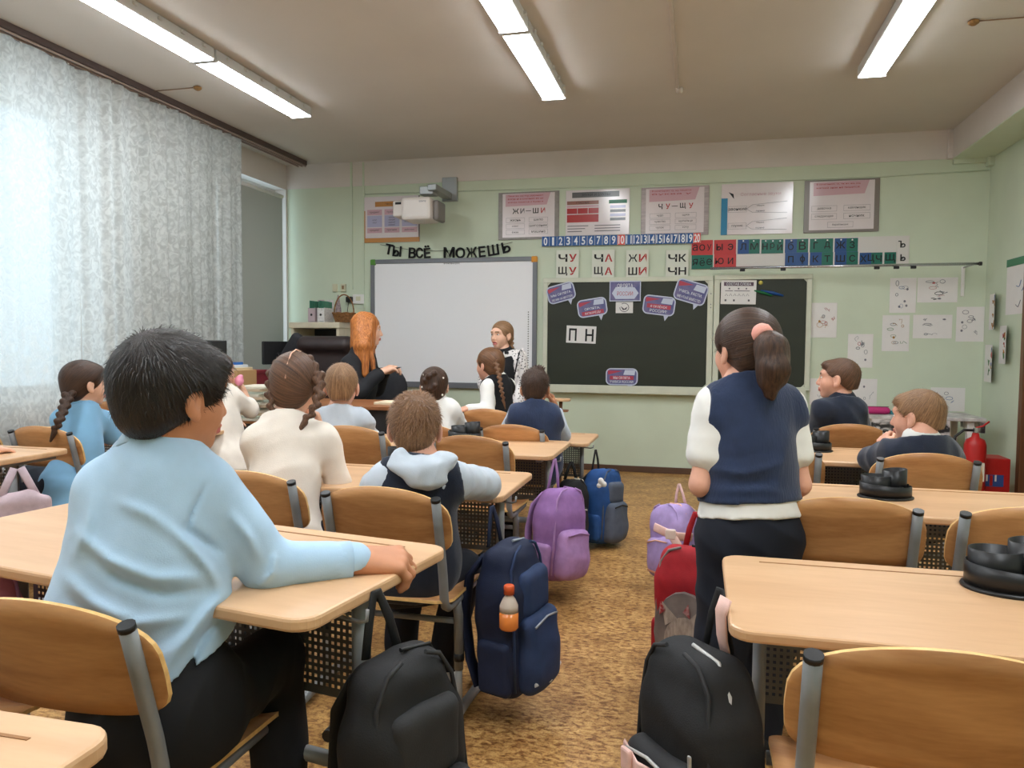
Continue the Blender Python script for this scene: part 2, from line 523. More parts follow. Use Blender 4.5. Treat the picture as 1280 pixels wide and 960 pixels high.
def curtain(y0, y1, lab, seed, folds, amp):
    r = random.Random(seed); n = int((y1 - y0) / .012); rows = (3.068, 2.6, 1.9, 1.2, .55, .12)
    ph = [r.uniform(0, 6.28) for _ in range(4)]
    rs = []
    for j, z in enumerate(rows):
        rr = []
        for i in range(n + 1):
            y = y0 + (y1 - y0) * i / n; s = (y - y0) * folds
            a = amp * (1.15 - .1 * j)
            dx = a * (.6 * math.sin(s * 6.28 + ph[0] + .3 * math.sin(s * 1.7 + j * .4)) + .4 * math.sin(s * 2.3 * 6.28 / 1.6 + ph[1] + j * .2) + .5 * math.sin(s * 1.3 + ph[2]))
            rr.append((dx - .012 * j * .3, y + .012 * math.sin(z * 2 + ph[3]), z))
        rs.append(rr)
    t = thing('lace_curtain', lab, 'curtain', (RX - .015, 0, 0), group='lace curtains')
    m = MB(); m.rings(rs, False, True, False)
    m.build('lace_panel', M_LACE, t)
    hk = MB()
    for i in range(int((y1 - y0) / .12)):
        hk.box((0, y0 + .06 + .12 * i, 3.072), (.006, .012, .02))
    o = hk.build('curtain_hooks', M_WHITE, t); o['kind'] = 'stuff'
    return t


curtain(1.2, 4.328, 'wide white lace curtain nearest the left picture edge, glowing with daylight', 3, 5.0, .016)
curtain(4.355, 6.22, 'white lace curtain over the blind, ending beside the grey window corner', 5, 7.0, .024)

# ceiling lamps
M_LAMPBODY = mat('lamp_housing_white', (206, 206, 206), 0.4)
M_DIFF = mat('lit_opal_diffuser', (250, 250, 250), 0.5, emit=(244, 250, 255), estr=LAMP_STRENGTH)


def lamp_proto(loc):
    t = thing('ceiling_lamp', 'x', 'ceiling lamp', loc, group='rows of linear ceiling lamps')
    LN = 1.235
    m = MB(); m.box((0, 0, .045), (.175, LN, .07), .008)
    m.build('housing', M_LAMPBODY, t)
    MB().box((0, 0, .006), (.150, LN - .03, .012), .003).build('diffuser', M_DIFF, t)
    for s in (-1, 1):
        MB().box((0, s * (LN / 2 - .006), .012), (.178, .014, .03), .003).build('end_cap', M_LAMPBODY, t)
    for k in range(6):
        MB().box((.094, -LN / 2 + .12 + k * .2, .055), (.02, .03, .02), .004).build('clip', M_LAMPBODY, t)
    return t


LAMP0 = lamp_proto((0, 0, 0)); index_kids(LAMP0)
lamps = []
words = {-3.15: 'window-side row', -1.085: 'middle row', 1.085: 'row over the right desks'}
first = True
for x in (-3.15, -1.085, 1.085):
    for i, y in enumerate((5.02, 3.765, 1.55, .29)):  # last two of each row are out of view, added to light the room
        t = LAMP0 if first else copy_tree(LAMP0)
        first = False
        t.location = (x, y, 3.048)
        t['label'] = ('linear ceiling lamp with lit diffuser, %s, ' % words[x]) + ('nearest the front wall', 'second from the front wall', 'third from the front wall, unseen, added for room light', 'farthest from the front wall, unseen, added for room light')[i]

# ceiling bits: conduit with rose, old hooks
M_CONDUIT = mat('cream_conduit', (196, 184, 172), .5, var=.05)
a = at_z(838, 0, 3.125); b2 = at_z(853, 108, 3.125)
t = thing('ceiling_conduit', 'thin cream cable conduit running along the ceiling to a small round rose', 'conduit', (a[0], b2[1], 3.115))
MB().box((0, -1.6, .005), (.022, 3.2, .02), .003).build('conduit', M_CONDUIT, t)
MB().lathe([(.03, .015), (.03, -.005), (.022, -.02), (.008, -.024)], 14, (0.01, 0.05, 0)).build('ceiling_rose', M_CONDUIT, t)
for (u, v, lab, tu, tv) in ((247, 111, 'small rusty ceiling bracket with a wire near the curtain rail', 180, 115),
                            (1217, 29, 'small rusty ceiling bracket with a wire near the right beam', 1290, 21)):
    p = at_z(u, v, 3.11); q = at_z(tu, tv, 3.12)
    t = thing('ceiling_bracket', lab, 'bracket', tuple(p), group='rusty ceiling brackets')
    MB().lathe([(.012, .02), (.03, .012), (.03, 0), (.014, -.012), (.003, -.014)], 12).build('bracket_base', mat('rusty_metal', (150, 112, 66), .6, .3, var=.4, vscale=80), t)
    MB().tube([(0, 0, .01), tuple(q - p)], .004, 6).build('wire', mat('tan_wire', (130, 104, 80), .6), t)
# ================================================================== DESKS AND CHAIRS
def perf_panel_mesh():
    """thin steel sheet with real square holes, 1.04 x 0.27 m"""
    W, Hh, p = 1.04, 0.26, 0.0148
    nx, nz = int(W / p), int(Hh / p); h = p * .24
    vs = []; fs = []
    def V(x, z): vs.append((x, 0.0, z)); return len(vs) - 1
    grid = [[V(-W / 2 + W * i / nx, -Hh + Hh * j / nz) for j in range(nz + 1)] for i in range(nx + 1)]
    for i in range(nx):
        for j in range(nz):
            q = [grid[i][j], grid[i + 1][j], grid[i + 1][j + 1], grid[i][j + 1]]
            if 1 <= j < nz - 2 and 1 <= i < nx - 1:
                cx = -W / 2 + W * (i + .5) / nx; cz = -Hh + Hh * (j + .5) / nz
                k = [V(cx - h, cz - h), V(cx + h, cz - h), V(cx + h, cz + h), V(cx - h, cz + h)]
                for a in range(4):
                    b = (a + 1) % 4
                    fs.append((q[a], q[b], k[b], k[a]))
            else:
                fs.append(tuple(q))
    return vs, fs


def desk_proto():
    """origin on the floor under the desk centre, top at z = 0.70; the pupil sits on the -y side"""
    t = thing('school_desk', 'x', 'desk', group='two-seat school desks')
    W, D, Z = 1.2, .55, .70
    top = MB(); top.rings(slab(W, D, .045, Z - .024, Z, .006), True, False)
    top.build('desk_top', [M_DESK], t)
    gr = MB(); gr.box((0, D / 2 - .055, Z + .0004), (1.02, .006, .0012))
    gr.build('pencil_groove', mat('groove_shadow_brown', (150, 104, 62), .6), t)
    vs, fs = perf_panel_mesh()
    m = MB(); m.add([(x, .06, z + Z - .03) for x, y, z in vs], fs)
    m.build('perforated_panel', M_PERF, t)
    for s in (-1, 1):
        X = s * .52
        c = MB(); c.tube([(X, .02, Z - .028), (X, .02, .30)], .026, 12, True, .015, up=(0, 1, 0))
        c.build('leg', M_GREY, t)
        c = MB(); c.tube([(X, .02, .36), (X, .02, .04)], .021, 12, True, .011, up=(0, 1, 0))
        lo = c.build('lower_leg', mat('light_grey_steel', (158, 160, 162), .4, .2), t)
        hd = MB()
        for k in range(5):
            hd.lathe([(.004, 0), (.004, .001)], 8, (0, 0, 0)) if False else hd.box((X - s * .0115, .02, .12 + k * .04), (.001, .009, .009))
        o = hd.build('adjusting_holes', M_BLACKINK, lo); o['kind'] = 'stuff'
        f = MB(); f.tube([(X, -.25, .028), (X, -.1, .035), (X, .14, .035), (X, .27, .028)], .024, 12, True, .018, up=(0, 0, 1))
        ft = f.build('foot', M_GREY, t)
        for e in (-1, 1):
            q = MB(); yy = -.255 if e < 0 else .275
            q.tube([(X, yy - .025 * (e < 0) - .0, .025), (X, yy + .03, .026)], .027, 12, True, .022, up=(0, 0, 1))
            q.build('foot_cap', M_BLACKP, ft)
        a = MB(); a.box((X, .02, Z - .035), (.03, .46, .022), .004); a.build('top_bracket', M_GREY, t)
        k = MB(); k.tube([(X + s * .02, -.1, Z - .05), (X + s * .075, -.1, Z - .055), (X + s * .09, -.1, Z - .05), (X + s * .092, -.1, Z - .03)], .004, 6)
        k.build('bag_hook', M_GREY, t)
    c = MB(); c.tube([(-.50, .02, .30), (.50, .02, .30)], .016, 10); c.build('crossbar', M_GREY, t)
    return t


def chair_back_mesh(w=.212, zc=.70, h=.098, n=22, mrow=6, th=.010):
    vs = []; fs = []
    def prof(x):
        q = abs(x / w); e = (1 - q ** 5) ** .2 if q < 1 else 0
        return zc - h * e * (.96), zc + h * e + .022 * (1 - q * q) - .026 * q * q
    cols = [-w * math.cos(PI * i / n) for i in range(n + 1)]
    for side in (0, 1):
        for x in cols:
            z0, z1 = prof(x * .9999)
            y = -.030 * (1 - (x / w) ** 2) + (0 if side else -th)
            for j in range(mrow + 1):
                z = z0 + (z1 - z0) * j / mrow
                vs.append((x, y - .28 * (z - .58), z))
    N = (n + 1) * (mrow + 1); R = mrow + 1
    for i in range(n):
        for j in range(mrow):
            a, b, c, d = i * R + j, (i + 1) * R + j, (i + 1) * R + j + 1, i * R + j + 1
            fs.append((a, b, c, d)); fs.append((N + a, N + d, N + c, N + b))
    ed = []
    for i in range(n):
        a, b = i * R, (i + 1) * R; ed.append((a, N + a, N + b, b))
        a, b = i * R + mrow, (i + 1) * R + mrow; ed.append((a, b, N + b, N + a))
    for j in range(mrow):
        a, b = j, j + 1; ed.append((a, b, N + b, N + a))
        a, b = n * R + j, n * R + j + 1; ed.append((a, N + a, N + b, b))
    return vs, fs, ed


M_PLYEDGE = mat('plywood_edge', (228, 186, 120), .5, var=.15, vscale=60)


def chair_proto():
    """origin on the floor under the seat centre; backrest at -y, facing +y"""
    t = thing('school_chair', 'x', 'chair', group='plywood school chairs')
    yb = -.185
    vs, fs, ed = chair_back_mesh()
    m = MB(); m.add([(x, y + yb + .012, z) for x, y, z in vs], fs, True, 0)
    o = len(m.v) - len(vs)
    m.f += [tuple(i + o for i in f) for f in ed]; m.smooth += [False] * len(ed); m.mi += [1] * len(ed)
    m.build('backrest', [M_CHAIR, M_PLYEDGE], t)
    # seat: shallow saddle
    W, D = .40, .39; nx, ny = 10, 10
    g = []
    def sz(x, y):
        e = max(0, (y - .10) / .10)
        return .452 - .010 * math.cos(x / W * PI) - .018 * e * e + .012 * max(0, (-y - .1) / .1)
    ol = rrect(W, D, .05, 5)
    m = MB()
    top = [(x, y, sz(x, y)) for x, y in ol]; mid = [(x * .5, y * .5, sz(x * .5, y * .5)) for x, y in ol]
    ctr = (0, 0, sz(0, 0))
    n = len(ol); off = .010
    vs = top + mid + [ctr] + [(x, y, z - off) for x, y, z in top] + [(x, y, z - off) for x, y, z in mid] + [(ctr[0], ctr[1], ctr[2] - off)]
    K = 2 * n + 1; f1 = []; f2 = []
    for i in range(n):
        j = (i + 1) % n
        f1 += [(i, j, n + j, n + i), (n + i, n + j, 2 * n), (K + j, K + i, K + n + i, K + n + j), (K + n + j, K + n + i, K + 2 * n)]
        f2 += [(j, i, K + i, K + j)]
    m.add(vs, f1, True, 0); m.f += f2; m.smooth += [False] * n; m.mi += [1] * n
    m.build('seat', [M_CHAIR, M_PLYEDGE], t)
    for s in (-1, 1):
        X = s * .178
        p = [(X, yb - .016 - .28 * .205, .785), (X, yb - .016 - .28 * .12, .70), (X, yb - .016 - .28 * .04, .62), (X, yb - .013, .57), (X, yb - .002, .52), (X, yb + .006, .465), (X, yb + .018, .437), (X, yb + .045, .424), (X, yb + .12, .42), (X, .13, .42)]
        fr = MB(); fr.tube(p, .0145, 12)
        fo = fr.build('post', M_GREY, t)
        c = MB(); c.tube([(X, yb - .0725, .780), (X, yb - .0755, .790)], .0150, 12)
        c.build('post_cap', M_BLACKP, fo)
        c = MB(); c.tube([(X, -.06, .425), (X, -.035, .36), (X, -.03, .18)], .016, 10)
        lg = c.build('leg', M_GREY, t)
        c = MB(); c.tube([(X, -.03, .235), (X, -.03, .21)], .0185, 10); c.build('leg_collar', M_BLACKP, lg)
        c = MB(); c.tube([(X, -.03, .22), (X, -.03, .03)], .0125, 10); c.build('lower_leg', MATS['light_grey_steel'], lg)
        c = MB(); c.tube([(X, -.23, .022), (X, -.05, .032), (X, .05, .032), (X, .21, .022)], .017, 10)
        ft = c.build('foot', M_GREY, t)
        for yy in (-.235, .215):
            c = MB(); c.tube([(X, yy - .02, .0205), (X, yy + .02, .0215)], .020, 10); c.build('foot_cap', M_BLACKP, ft)
    c = MB(); c.tube([(-.178, -.03, .34), (.178, -.03, .34)], .011, 8); c.build('crossbar', M_GREY, t)
    c = MB(); c.tube([(-.178, .10, .42), (.178, .10, .42)], .011, 8); c.build('seat_rail', M_GREY, t)
    return t


DESK0 = desk_proto(); CHAIR0 = chair_proto(); index_kids(DESK0)
_used = {}


def place(proto, x, y, rz, label, sz=1.0, sx=1.0, sy=1.0):
    if proto.name not in _used:
        _used[proto.name] = 1; o = proto
    else:
        o = copy_tree(proto)
    o.location = (x, y, 0); o.rotation_euler = (0, 0, math.radians(rz)); o.scale = (sx, sy, sz)
    o['label'] = label
    return o


# right column (left edge x = 0.065)
place(DESK0, .667, 1.775, 0, 'empty two-seat desk nearest the camera on the right, black organizer on it')
place(DESK0, .667, 2.94, 0, 'desk beside the standing girl, second from the camera in the right column')
place(DESK0, .667, 4.105, 0, 'desk where the fair-haired boy in a dark jacket leans, right column')
place(DESK0, .70, 5.34, 0, 'front desk of the right column, ahead of the boy in profile', .92)
# middle column
place(DESK0, -1.30, .52, 0, 'desk corner cut by the bottom left picture edge', .76 / .7)
place(DESK0, -1.245, 1.55, -9, 'desk the boy in the light blue shirt leans on, slightly turned', .76 / .7, 1.06, 1.0)
place(DESK0, -1.275, 2.87, 0, 'desk where the boy with a grey hood rests his arms, navy backpack at its end')
place(DESK0, -1.29, 3.92, 0, 'desk with a lilac backpack hanging at its end', 1.0, 1.0, 1.1)
place(DESK0, -1.25, 4.85, 0, 'desk of the boy in a navy vest near the board, blue backpack at its end', .64 / .7)
# window column
place(DESK0, -3.44, 2.68, 0, 'desk at the left picture edge with a pinkish bag on its hook', .74 / .7, .97)
place(DESK0, -3.42, 3.96, 0, 'desk by the curtain in front of the girl with a single plait', .70 / .7, .97)
place(DESK0, -3.46, 5.10, 0, 'front desk by the lace curtain, mostly hidden', .68 / .7, .9)

# chairs: x, y of the backrest posts
def chair(x, yback, label, rz=0, s=1.0):
    a = math.radians(rz)
    place(CHAIR0, x - .25 * math.sin(a), yback + .25 * math.cos(a), rz, label, s)


chair(.352, 1.196, 'empty chair at the bottom right, nearest the camera')
chair(.425, 2.325, 'empty chair beside the standing girl, left seat of its desk')
chair(.90, 2.325, 'chair cut by the right picture edge behind the large black organizer')
chair(.32, 3.42, 'chair mostly hidden behind the standing girl')
chair(.905, 3.37, 'chair of the fair-haired boy leaning on his desk at the right')
chair(.815, 4.50, 'chair of the boy seen in profile at the right', 0, 1.0)
chair(-1.072, 1.035, 'chair of the boy in the light blue shirt, bottom left')
chair(-.925, 2.11, 'chair of the boy with a grey hood, beside the navy backpack')
chair(-1.475, 2.245, 'chair of the girl with two braids in a cream sweater')
chair(-1.04, 3.39, 'empty chair just beyond the boy with a grey hood')
chair(-1.66, 3.40, 'chair of the light-haired boy in a grey hoodie', 0, 1.03)
chair(-1.02, 4.13, 'chair of the boy in a navy vest near the board', 0, .97)
chair(-1.55, 4.16, 'chair of the girl with curly pinned-up hair', 0, .95)
chair(-1.47, 5.20, 'chair whose back the girl in a black vest rests her arm on', 0, .955)
chair(-3.2, 3.12, 'chair of the girl with a single plait, behind the left desk')
chair(-3.66, 3.09, 'chair at the left picture edge next to the plaited girl')
chair(-3.80, 4.28, 'empty chair by the lace curtain beyond the plaited girl', 0, 1.03)
chair(-3.16, 4.28, 'chair of the girl in cream holding a pink object')
chair(-1.60, .93, 'chair with only its seat showing at the bottom left edge')


# ------------------------------------------------------------------ desk organizers: tiers of curved black cups
def organizer(x, y, z, label, rz=0, s=1.0):
    t = thing('desk_organizer', label, 'organizer', (x, y, z), math.radians(rz), 'black desk organizers')
    t.scale = (s, s, s)
    b = MB(); b.lathe([(.10, 0), (.102, .003), (.10, .007), (.094, .009)], 28, ex=1.0, ey=.8); b.build('base_plate', M_BLACKP, t)
    def cup(cx, cy, rx, ry, z0, z1, name, a0=0, a1=360, slant=0.0):
        n = 26; m = MB(); w = .0025
        out = []; full = (a1 - a0) >= 360
        for k in range(n if full else n + 1):
            a = math.radians(a0 + (a1 - a0) * k / n)
            out.append((math.cos(a), math.sin(a)))
        def ring(r, zz, sl):
            return [(cx + (rx - r) * c, cy + (ry - r) * q, zz + sl * c) for c, q in out]
        rs = [ring(0, z0, 0), ring(0, z1, slant), ring(w, z1, slant), ring(w, z0 + .003, 0)]
        m.rings(rs, full, True, full)
        if not full:
            rr = rs
            o = len(m.v) - 4 * len(out); L_ = len(out)
            m.f += [(o, o + L_, o + 2 * L_, o + 3 * L_), (o + L_ - 1, o + 4 * L_ - 1, o + 3 * L_ - 1, o + 2 * L_ - 1)]
            m.smooth += [False, False]; m.mi += [0, 0]
        m.build(name, M_BLACKP, t)
    cup(0, 0, .094, .074, .007, .052, 'outer_tray', 0, 360, -.006)
    cup(-.028, .018, .055, .046, .007, .082, 'middle_cup', 0, 360)
    cup(.040, .020, .044, .042, .007, .105, 'tall_cup', 0, 360, .004)
    cup(.0, -.035, .05, .03, .007, .046, 'clip_tray', 0, 360)
    m = MB(); m.box((.0, .0, .03), (.17, .003, .046)); m.build('divider', M_BLACKP, t)


organizer(.70, 1.92, .70, 'large black plastic organizer at the right picture edge', 0, 1.05)
organizer(.665, 2.98, .70, 'black plastic organizer on the desk beside the standing girl', 10, .95)
organizer(.585, 4.20, .70, 'black plastic organizer between the two seated boys at the right', 0, .95)
organizer(-1.20, 3.02, .70, 'black plastic organizer beside the boy with a grey hood', 200, 1.0)
organizer(-1.27, 4.05, .70, 'black plastic organizer before the girl in a black vest', 0, 1.0)
organizer(-3.10, 4.02, .70, 'black plastic organizer in front of the plaited girl by the curtain', 0, .9)
# ================================================================== FRONT WALL: BOARDS, POSTERS, CARDS
YW = YF
def wx(u, v): return at_y(u, v, YW)[0]
def wz(u, v): return at_y(u, v, YW)[2]
def rect(u0, v0, u1, v1, Y=YW):
    a, b = at_y(u0, (v0 + v1) / 2, Y), at_y(u1, (v0 + v1) / 2, Y); m = (u0 + u1) / 2
    t_, b_ = at_y(m, v0, Y), at_y(m, v1, Y)
    return (a[0] + b[0]) / 2, (t_[2] + b_[2]) / 2, b[0] - a[0], t_[2] - b_[2]      # cx, cz, w, h

ROWS2 = ['ЖИ–ШИ', 'ЧУ–ЩУ']
make_texts(list('ТЫВСЁМОЖЕШЬПНИЧУЩАК') + [str(i) for i in range(21)], .02)
make_texts(['ЖИ', '–', 'Ш', 'И', 'Ч', 'У', 'ЩУ', 'Щ', 'ЧУ', 'ЧА', 'ЩА', 'ШИ', 'ЧК', 'ЧН', 'А', 'Ж', 'П', 'Н', 'К', 'Т', 'Ы', 'В', 'С', 'Ё', 'М', 'О', 'Е', 'Ь',
            'Согласные звуки', 'парные', 'непарные', 'твёрдые', 'глухие', 'звонкие', 'В сочетаниях чк, чн, нч, нщ, рщ', 'мягкий знак не пишется.', 'девочка', 'каменщик', 'следующая', 'ночник', 'барабанщик',
            'Пиши жи, ши под ударением', 'всегда: но в сочетаниях жи, ши', 'всегда пишется и буква и', 'жизнь', 'шило', 'жираф', 'шиповник', 'ёжик', 'машина', 'В сочетаниях чу, щу пишется', 'буква у', 'чудо', 'щука', 'чувство', 'щупальце', 'чулок', 'хочу',
            'ЗВУКИ И БУКВЫ', 'ГЛАСНЫЕ', 'СОГЛАСНЫЕ', 'Части речи', 'кто?', 'что?', 'какой?', 'какая?', 'какое?', 'какие?', 'что делает?', 'что сделает?', 'предмет', 'признак', 'действие',
            'СОСТАВ СЛОВА', 'ОРЛЯТА,', 'ВПЕРЁД!', 'Я ОРЛЁНОК', 'РОССИИ!', 'УЧИСЬ, РАСТИ,', 'МЕЧТАЙ ВМЕСТЕ!', 'МЫ ОРЛЯТА,', 'ЛЕТИМ ЗА МЕЧТОЙ!', 'МЫ ОРЛЯТА', 'УЧИМСЯ РОССИИ!', 'ОРЛЯТА', 'РОССИИ', 'ИНТЕРАКТИВНАЯ ДОСКА', 'проектор']
           + [str(i) for i in range(21)] + list('аоуыэяёеюилмнрйбвгджзпфктшсхцчщъь'))
M_PAPER = mat('white_paper', (226, 222, 220), .7, var=.02)
M_LAM = mat('laminated_poster_white', (222, 212, 214), .16, spec=.6, var=.02)
M_LAMPINK = mat('poster_pink', (206, 168, 178), .16, spec=.6); M_LAMGREY = mat('poster_grey_frame', (142, 136, 132), .3, var=.1, vscale=30)
M_LAMRED = mat('poster_red', (176, 58, 62), .16, spec=.6); M_LAMBLUE = mat('poster_blue', (54, 134, 176), .16, spec=.6); M_LAMORANGE = mat('poster_orange', (192, 134, 74), .2, spec=.6)
M_LAMLIL = mat('poster_lilac', (178, 176, 206), .2, spec=.5); M_LAMDGREY = mat('poster_dark_grey', (98, 98, 100), .2)
M_LAMGREEN = mat('poster_green', (42, 118, 84), .3)
M_LINE = mat('thin_print_line', (120, 112, 120), .6)

class Sheet:
    """a flat printed board on the front wall; print parts given in fractions of its width / height"""
    def __init__(s, name, label, cat, r, m, th=.010, group=None, rot=0.0, Y=YW, bev=.002):
        s.cx, s.cz, s.w, s.h = r; s.th = th; s.rot = rot
        s.t = thing(name, label, cat, (s.cx, Y - th / 2, s.cz), 0.0, group)
        if rot: s.t.rotation_euler = (0, -rot, 0)
        if m: MB().box((0, 0, 0), (s.w, th, s.h), bev).build('board', m, s.t)
        s.k = 0
    def _y(s, lv): return -s.th / 2 - .0012 * lv
    def box(s, x0, y0, x1, y1, m, lv=1, name='panel'):
        MB().box((((x0 + x1) / 2 - .5) * s.w, s._y(lv), (.5 - (y0 + y1) / 2) * s.h), ((x1 - x0) * s.w, .0012, (y1 - y0) * s.h)).build(name, m, s.t)
    def frame(s, x0, y0, x1, y1, m, lv=1, lw=.0025, name='outline'):
        mb = MB(); X0, X1 = (x0 - .5) * s.w, (x1 - .5) * s.w; Z0, Z1 = (.5 - y1) * s.h, (.5 - y0) * s.h; y = s._y(lv)
        pts = [(X0, Z0), (X1, Z0), (X1, Z1), (X0, Z1)]
        vs = [(x, y, z) for x, z in pts] + [(x + (lw if x < (X0 + X1) / 2 else -lw), y, z + (lw if z < (Z0 + Z1) / 2 else -lw)) for x, z in pts]
        mb.add(vs, [(0, 1, 5, 4), (1, 2, 6, 5), (2, 3, 7, 6), (3, 0, 4, 7)]); mb.build(name, m, s.t)
    def text(s, st, x, y, h, m, width=None, lv=2, name='lettering'):
        letter(st, m, s.t, ((x - .5) * s.w, s._y(lv) + .0004, (.5 - y) * s.h), h * s.h, width * s.w if width else None, name)
    def poly(s, pts, m, lv=1, name='print_shape'):
        y = s._y(lv); n = len(pts); vs = [((a - .5) * s.w, y, (.5 - b) * s.h) for a, b in pts]
        MB().add(vs, [tuple(range(n))]).build(name, m, s.t)
    def scribble(s, m, pts, r=.0012, lv=1, name='pencil_line'):
        MB().tube([((a - .5) * s.w, s._y(lv), (.5 - b) * s.h) for a, b in pts], r, 4).build(name, m, s.t)

G_P = 'grammar posters over the boards'
# poster 1: parts of speech, orange foot
s = Sheet('poster', 'colourful poster with lilac columns and an orange lower border, left of the projector', 'poster', rect(456, 245.5, 525, 303), M_LAM, .012, G_P)
s.box(0, .90, 1, 1, M_LAMORANGE, 1, 'border'); s.box(0, 0.3, .018, .9, M_LAMORANGE, 1, 'border'); s.box(.985, 0, 1, .9, M_LAMDGREY, 1, 'border'); s.box(.2, .11, .79, .22, M_LAMORANGE, 1, 'title_band'); s.text('Части речи', .5, .165, .05, M_BLACKINK)
for k, (h, b, f) in enumerate((('предмет', ('кто?', 'что?'), 0), ('признак', ('какой?', 'какая?', 'какое?', 'какие?'), 0), ('действие', ('что делает?', 'что сделает?'), 0))):
    x0 = .055 + .315 * k; x1 = x0 + .27
    s.box(x0, .28, x1, .40, M_LAMPINK, 1, 'heading_box'); s.box(x0, .41, x1, .66, M_LAMLIL, 1, 'column_box'); s.box(x0, .68, x1, .79, M_LAMPINK, 1, 'heading_box')
    s.text(h, (x0 + x1) / 2, .345, .045, M_GREYINK, .18); s.text(h, (x0 + x1) / 2, .735, .045, M_GREYINK, .18)
    for i, q in enumerate(b): s.text(q, (x0 + x1) / 2, .535 + (i - (len(b) - 1) / 2) * .055, .036, M_GREYINK)

def rule_poster(label, r, head, big, boxes, frame_m):
    s = Sheet('poster', label, 'poster', r, M_LAMGREY if frame_m is None else frame_m, .014, G_P)
    s.box(.07, .03, .93, .95, M_LAM, 1, 'sheet')
    s.poly([(.12, .05), (.86, .03), (.80, .28), (.12, .30)], M_LAMPINK, 2, 'heading_ribbon')
    for i, q in enumerate(head): s.text(q, .45, .085 + .065 * i, .038, M_LAMRED, .58 if len(head) > 1 else .6, 3)
    if big:
        x = .30
        s.text(big[0], .29, .40, .11, M_BLACKINK, None, 2); s.text(big[1], .40, .40, .11, M_REDINK if big[1] == 'У' else M_GREYINK, None, 2); s.text('–', .50, .40, .012, M_BLACKINK, .09, 2)
        s.text(big[2], .62, .40, .12 if big[2] == 'Щ' else .11, M_BLACKINK, None, 2); s.text(big[3], .74, .40, .11, M_REDINK, None, 2)
    for (x0, y0, x1, y1, q) in boxes:
        s.frame(x0, y0, x1, y1, M_LINE, 2, .002, 'word_box'); s.text(q, (x0 + x1) / 2, (y0 + y1) / 2, .045, M_BLACKINK, None, 2)
    return s

six = lambda a: [(.13 + .38 * (i % 2), .54 + .125 * (i // 2), .44 + .38 * (i % 2), .64 + .125 * (i // 2), q) for i, q in enumerate(a)]
rule_poster('grey-framed spelling poster reading ЖИ–ШИ', rect(623.5, 240, 699, 299.5), ['Пиши жи, ши под ударением', 'всегда: но в сочетаниях жи, ши', 'всегда пишется и буква и'], ('Ж', 'И', 'Ш', 'И'), six(['жизнь', 'шило', 'жираф', 'шиповник', 'ёжик', 'машина']), None)
s = Sheet('poster', 'white poster with a red sounds table and a dark grey title', 'poster', rect(707.5, 237, 787, 294), M_LAM, .012, G_P)
s.box(.10, .05, .84, .17, M_LAMDGREY, 1, 'title_band'); s.text('ЗВУКИ И БУКВЫ', .47, .11, .06, M_BLACKINK)
s.box(.02, .24, .52, .32, mat('poster_brown', (150, 104, 92), .2), 1, 'table_head'); s.text('ГЛАСНЫЕ', .27, .28, .045, M_BLACKINK)
for k in range(3): s.box(.02 + .17 * k, .40, .18 + .17 * k, .52, M_LAMRED, 1, 'table_cell')
s.box(.02, .34, .52, .38, M_LAMPINK, 1, 'table_row'); s.box(.02, .54, .52, .71, M_LAMRED, 1, 'table_cell'); s.box(.68, .24, .96, .32, M_LAMGREEN, 1, 'table_head')
for k in range(4): s.box(.70, .36 + .09 * k, .94, .42 + .09 * k, M_LAMDGREY if k % 2 else M_LAMLIL, 1, 'table_cell')
for k in range(3): s.box(.03, .78 + .06 * k, .36 - .05 * k, .80 + .06 * k, M_LINE, 1, 'text_line'); s.box(.46, .78 + .06 * k, .86, .80 + .06 * k, M_LINE, 1, 'text_line')
rule_poster('grey-edged spelling poster reading ЧУ–ЩУ', rect(801.5, 233.5, 886, 294.5), ['В сочетаниях чу, щу пишется', 'буква у'], ('Ч', 'У', 'Щ', 'У'), six(['чудо', 'щука', 'чувство', 'щупальце', 'чулок', 'хочу']), mat('poster_hatched_grey', (176, 164, 164), .3, var=.2, vscale=60, stretch=(.1, 1, 1)))
s = Sheet('poster', 'glossy white poster titled Согласные звуки with a blue left strip', 'poster', rect(901.5, 229, 991, 293), M_LAM, .012, G_P)
s.box(0, .28, .09, 1, M_LAMBLUE, 1, 'side_strip'); s.text('Согласные звуки', .55, .22, .075, M_LAMPINK, .56); s.poly([(.10, .16), (.17, .20), (.18, .30)], M_BLACKINK, 1, 'pencil_mark')
for y, q in ((.50, 'звонкие'), (.83, 'глухие')):
    s.frame(.10, y - .06, .36, y + .06, M_LINE, 1, .002, 'word_box'); s.text(q, .23, y, .05, M_BLACKINK)
    s.scribble(M_LINE, [(.36, y), (.44, y - .08), (.92, y - .13)]); s.scribble(M_LINE, [(.36, y), (.44, y + .07), (.92, y + .09)])
    s.text('твёрдые', .55, y - .06, .035, M_GREYINK); s.text('парные', .55, y + .05, .035, M_GREYINK)
s = rule_poster('grey-framed poster about чк and чн, rightmost in the row', rect(1005, 224.5, 1099, 290.5), ['В сочетаниях чк, чн, нч, нщ, рщ', 'мягкий знак не пишется.'], None,
                [(.10, .49, .44, .60, 'девочка'), (.53, .49, .88, .60, 'каменщик'), (.10, .64, .44, .75, 'следующая'), (.53, .64, .88, .75, 'ночник'), (.32, .80, .66, .91, 'барабанщик')], mat('poster_taupe_frame', (128, 120, 114), .3))

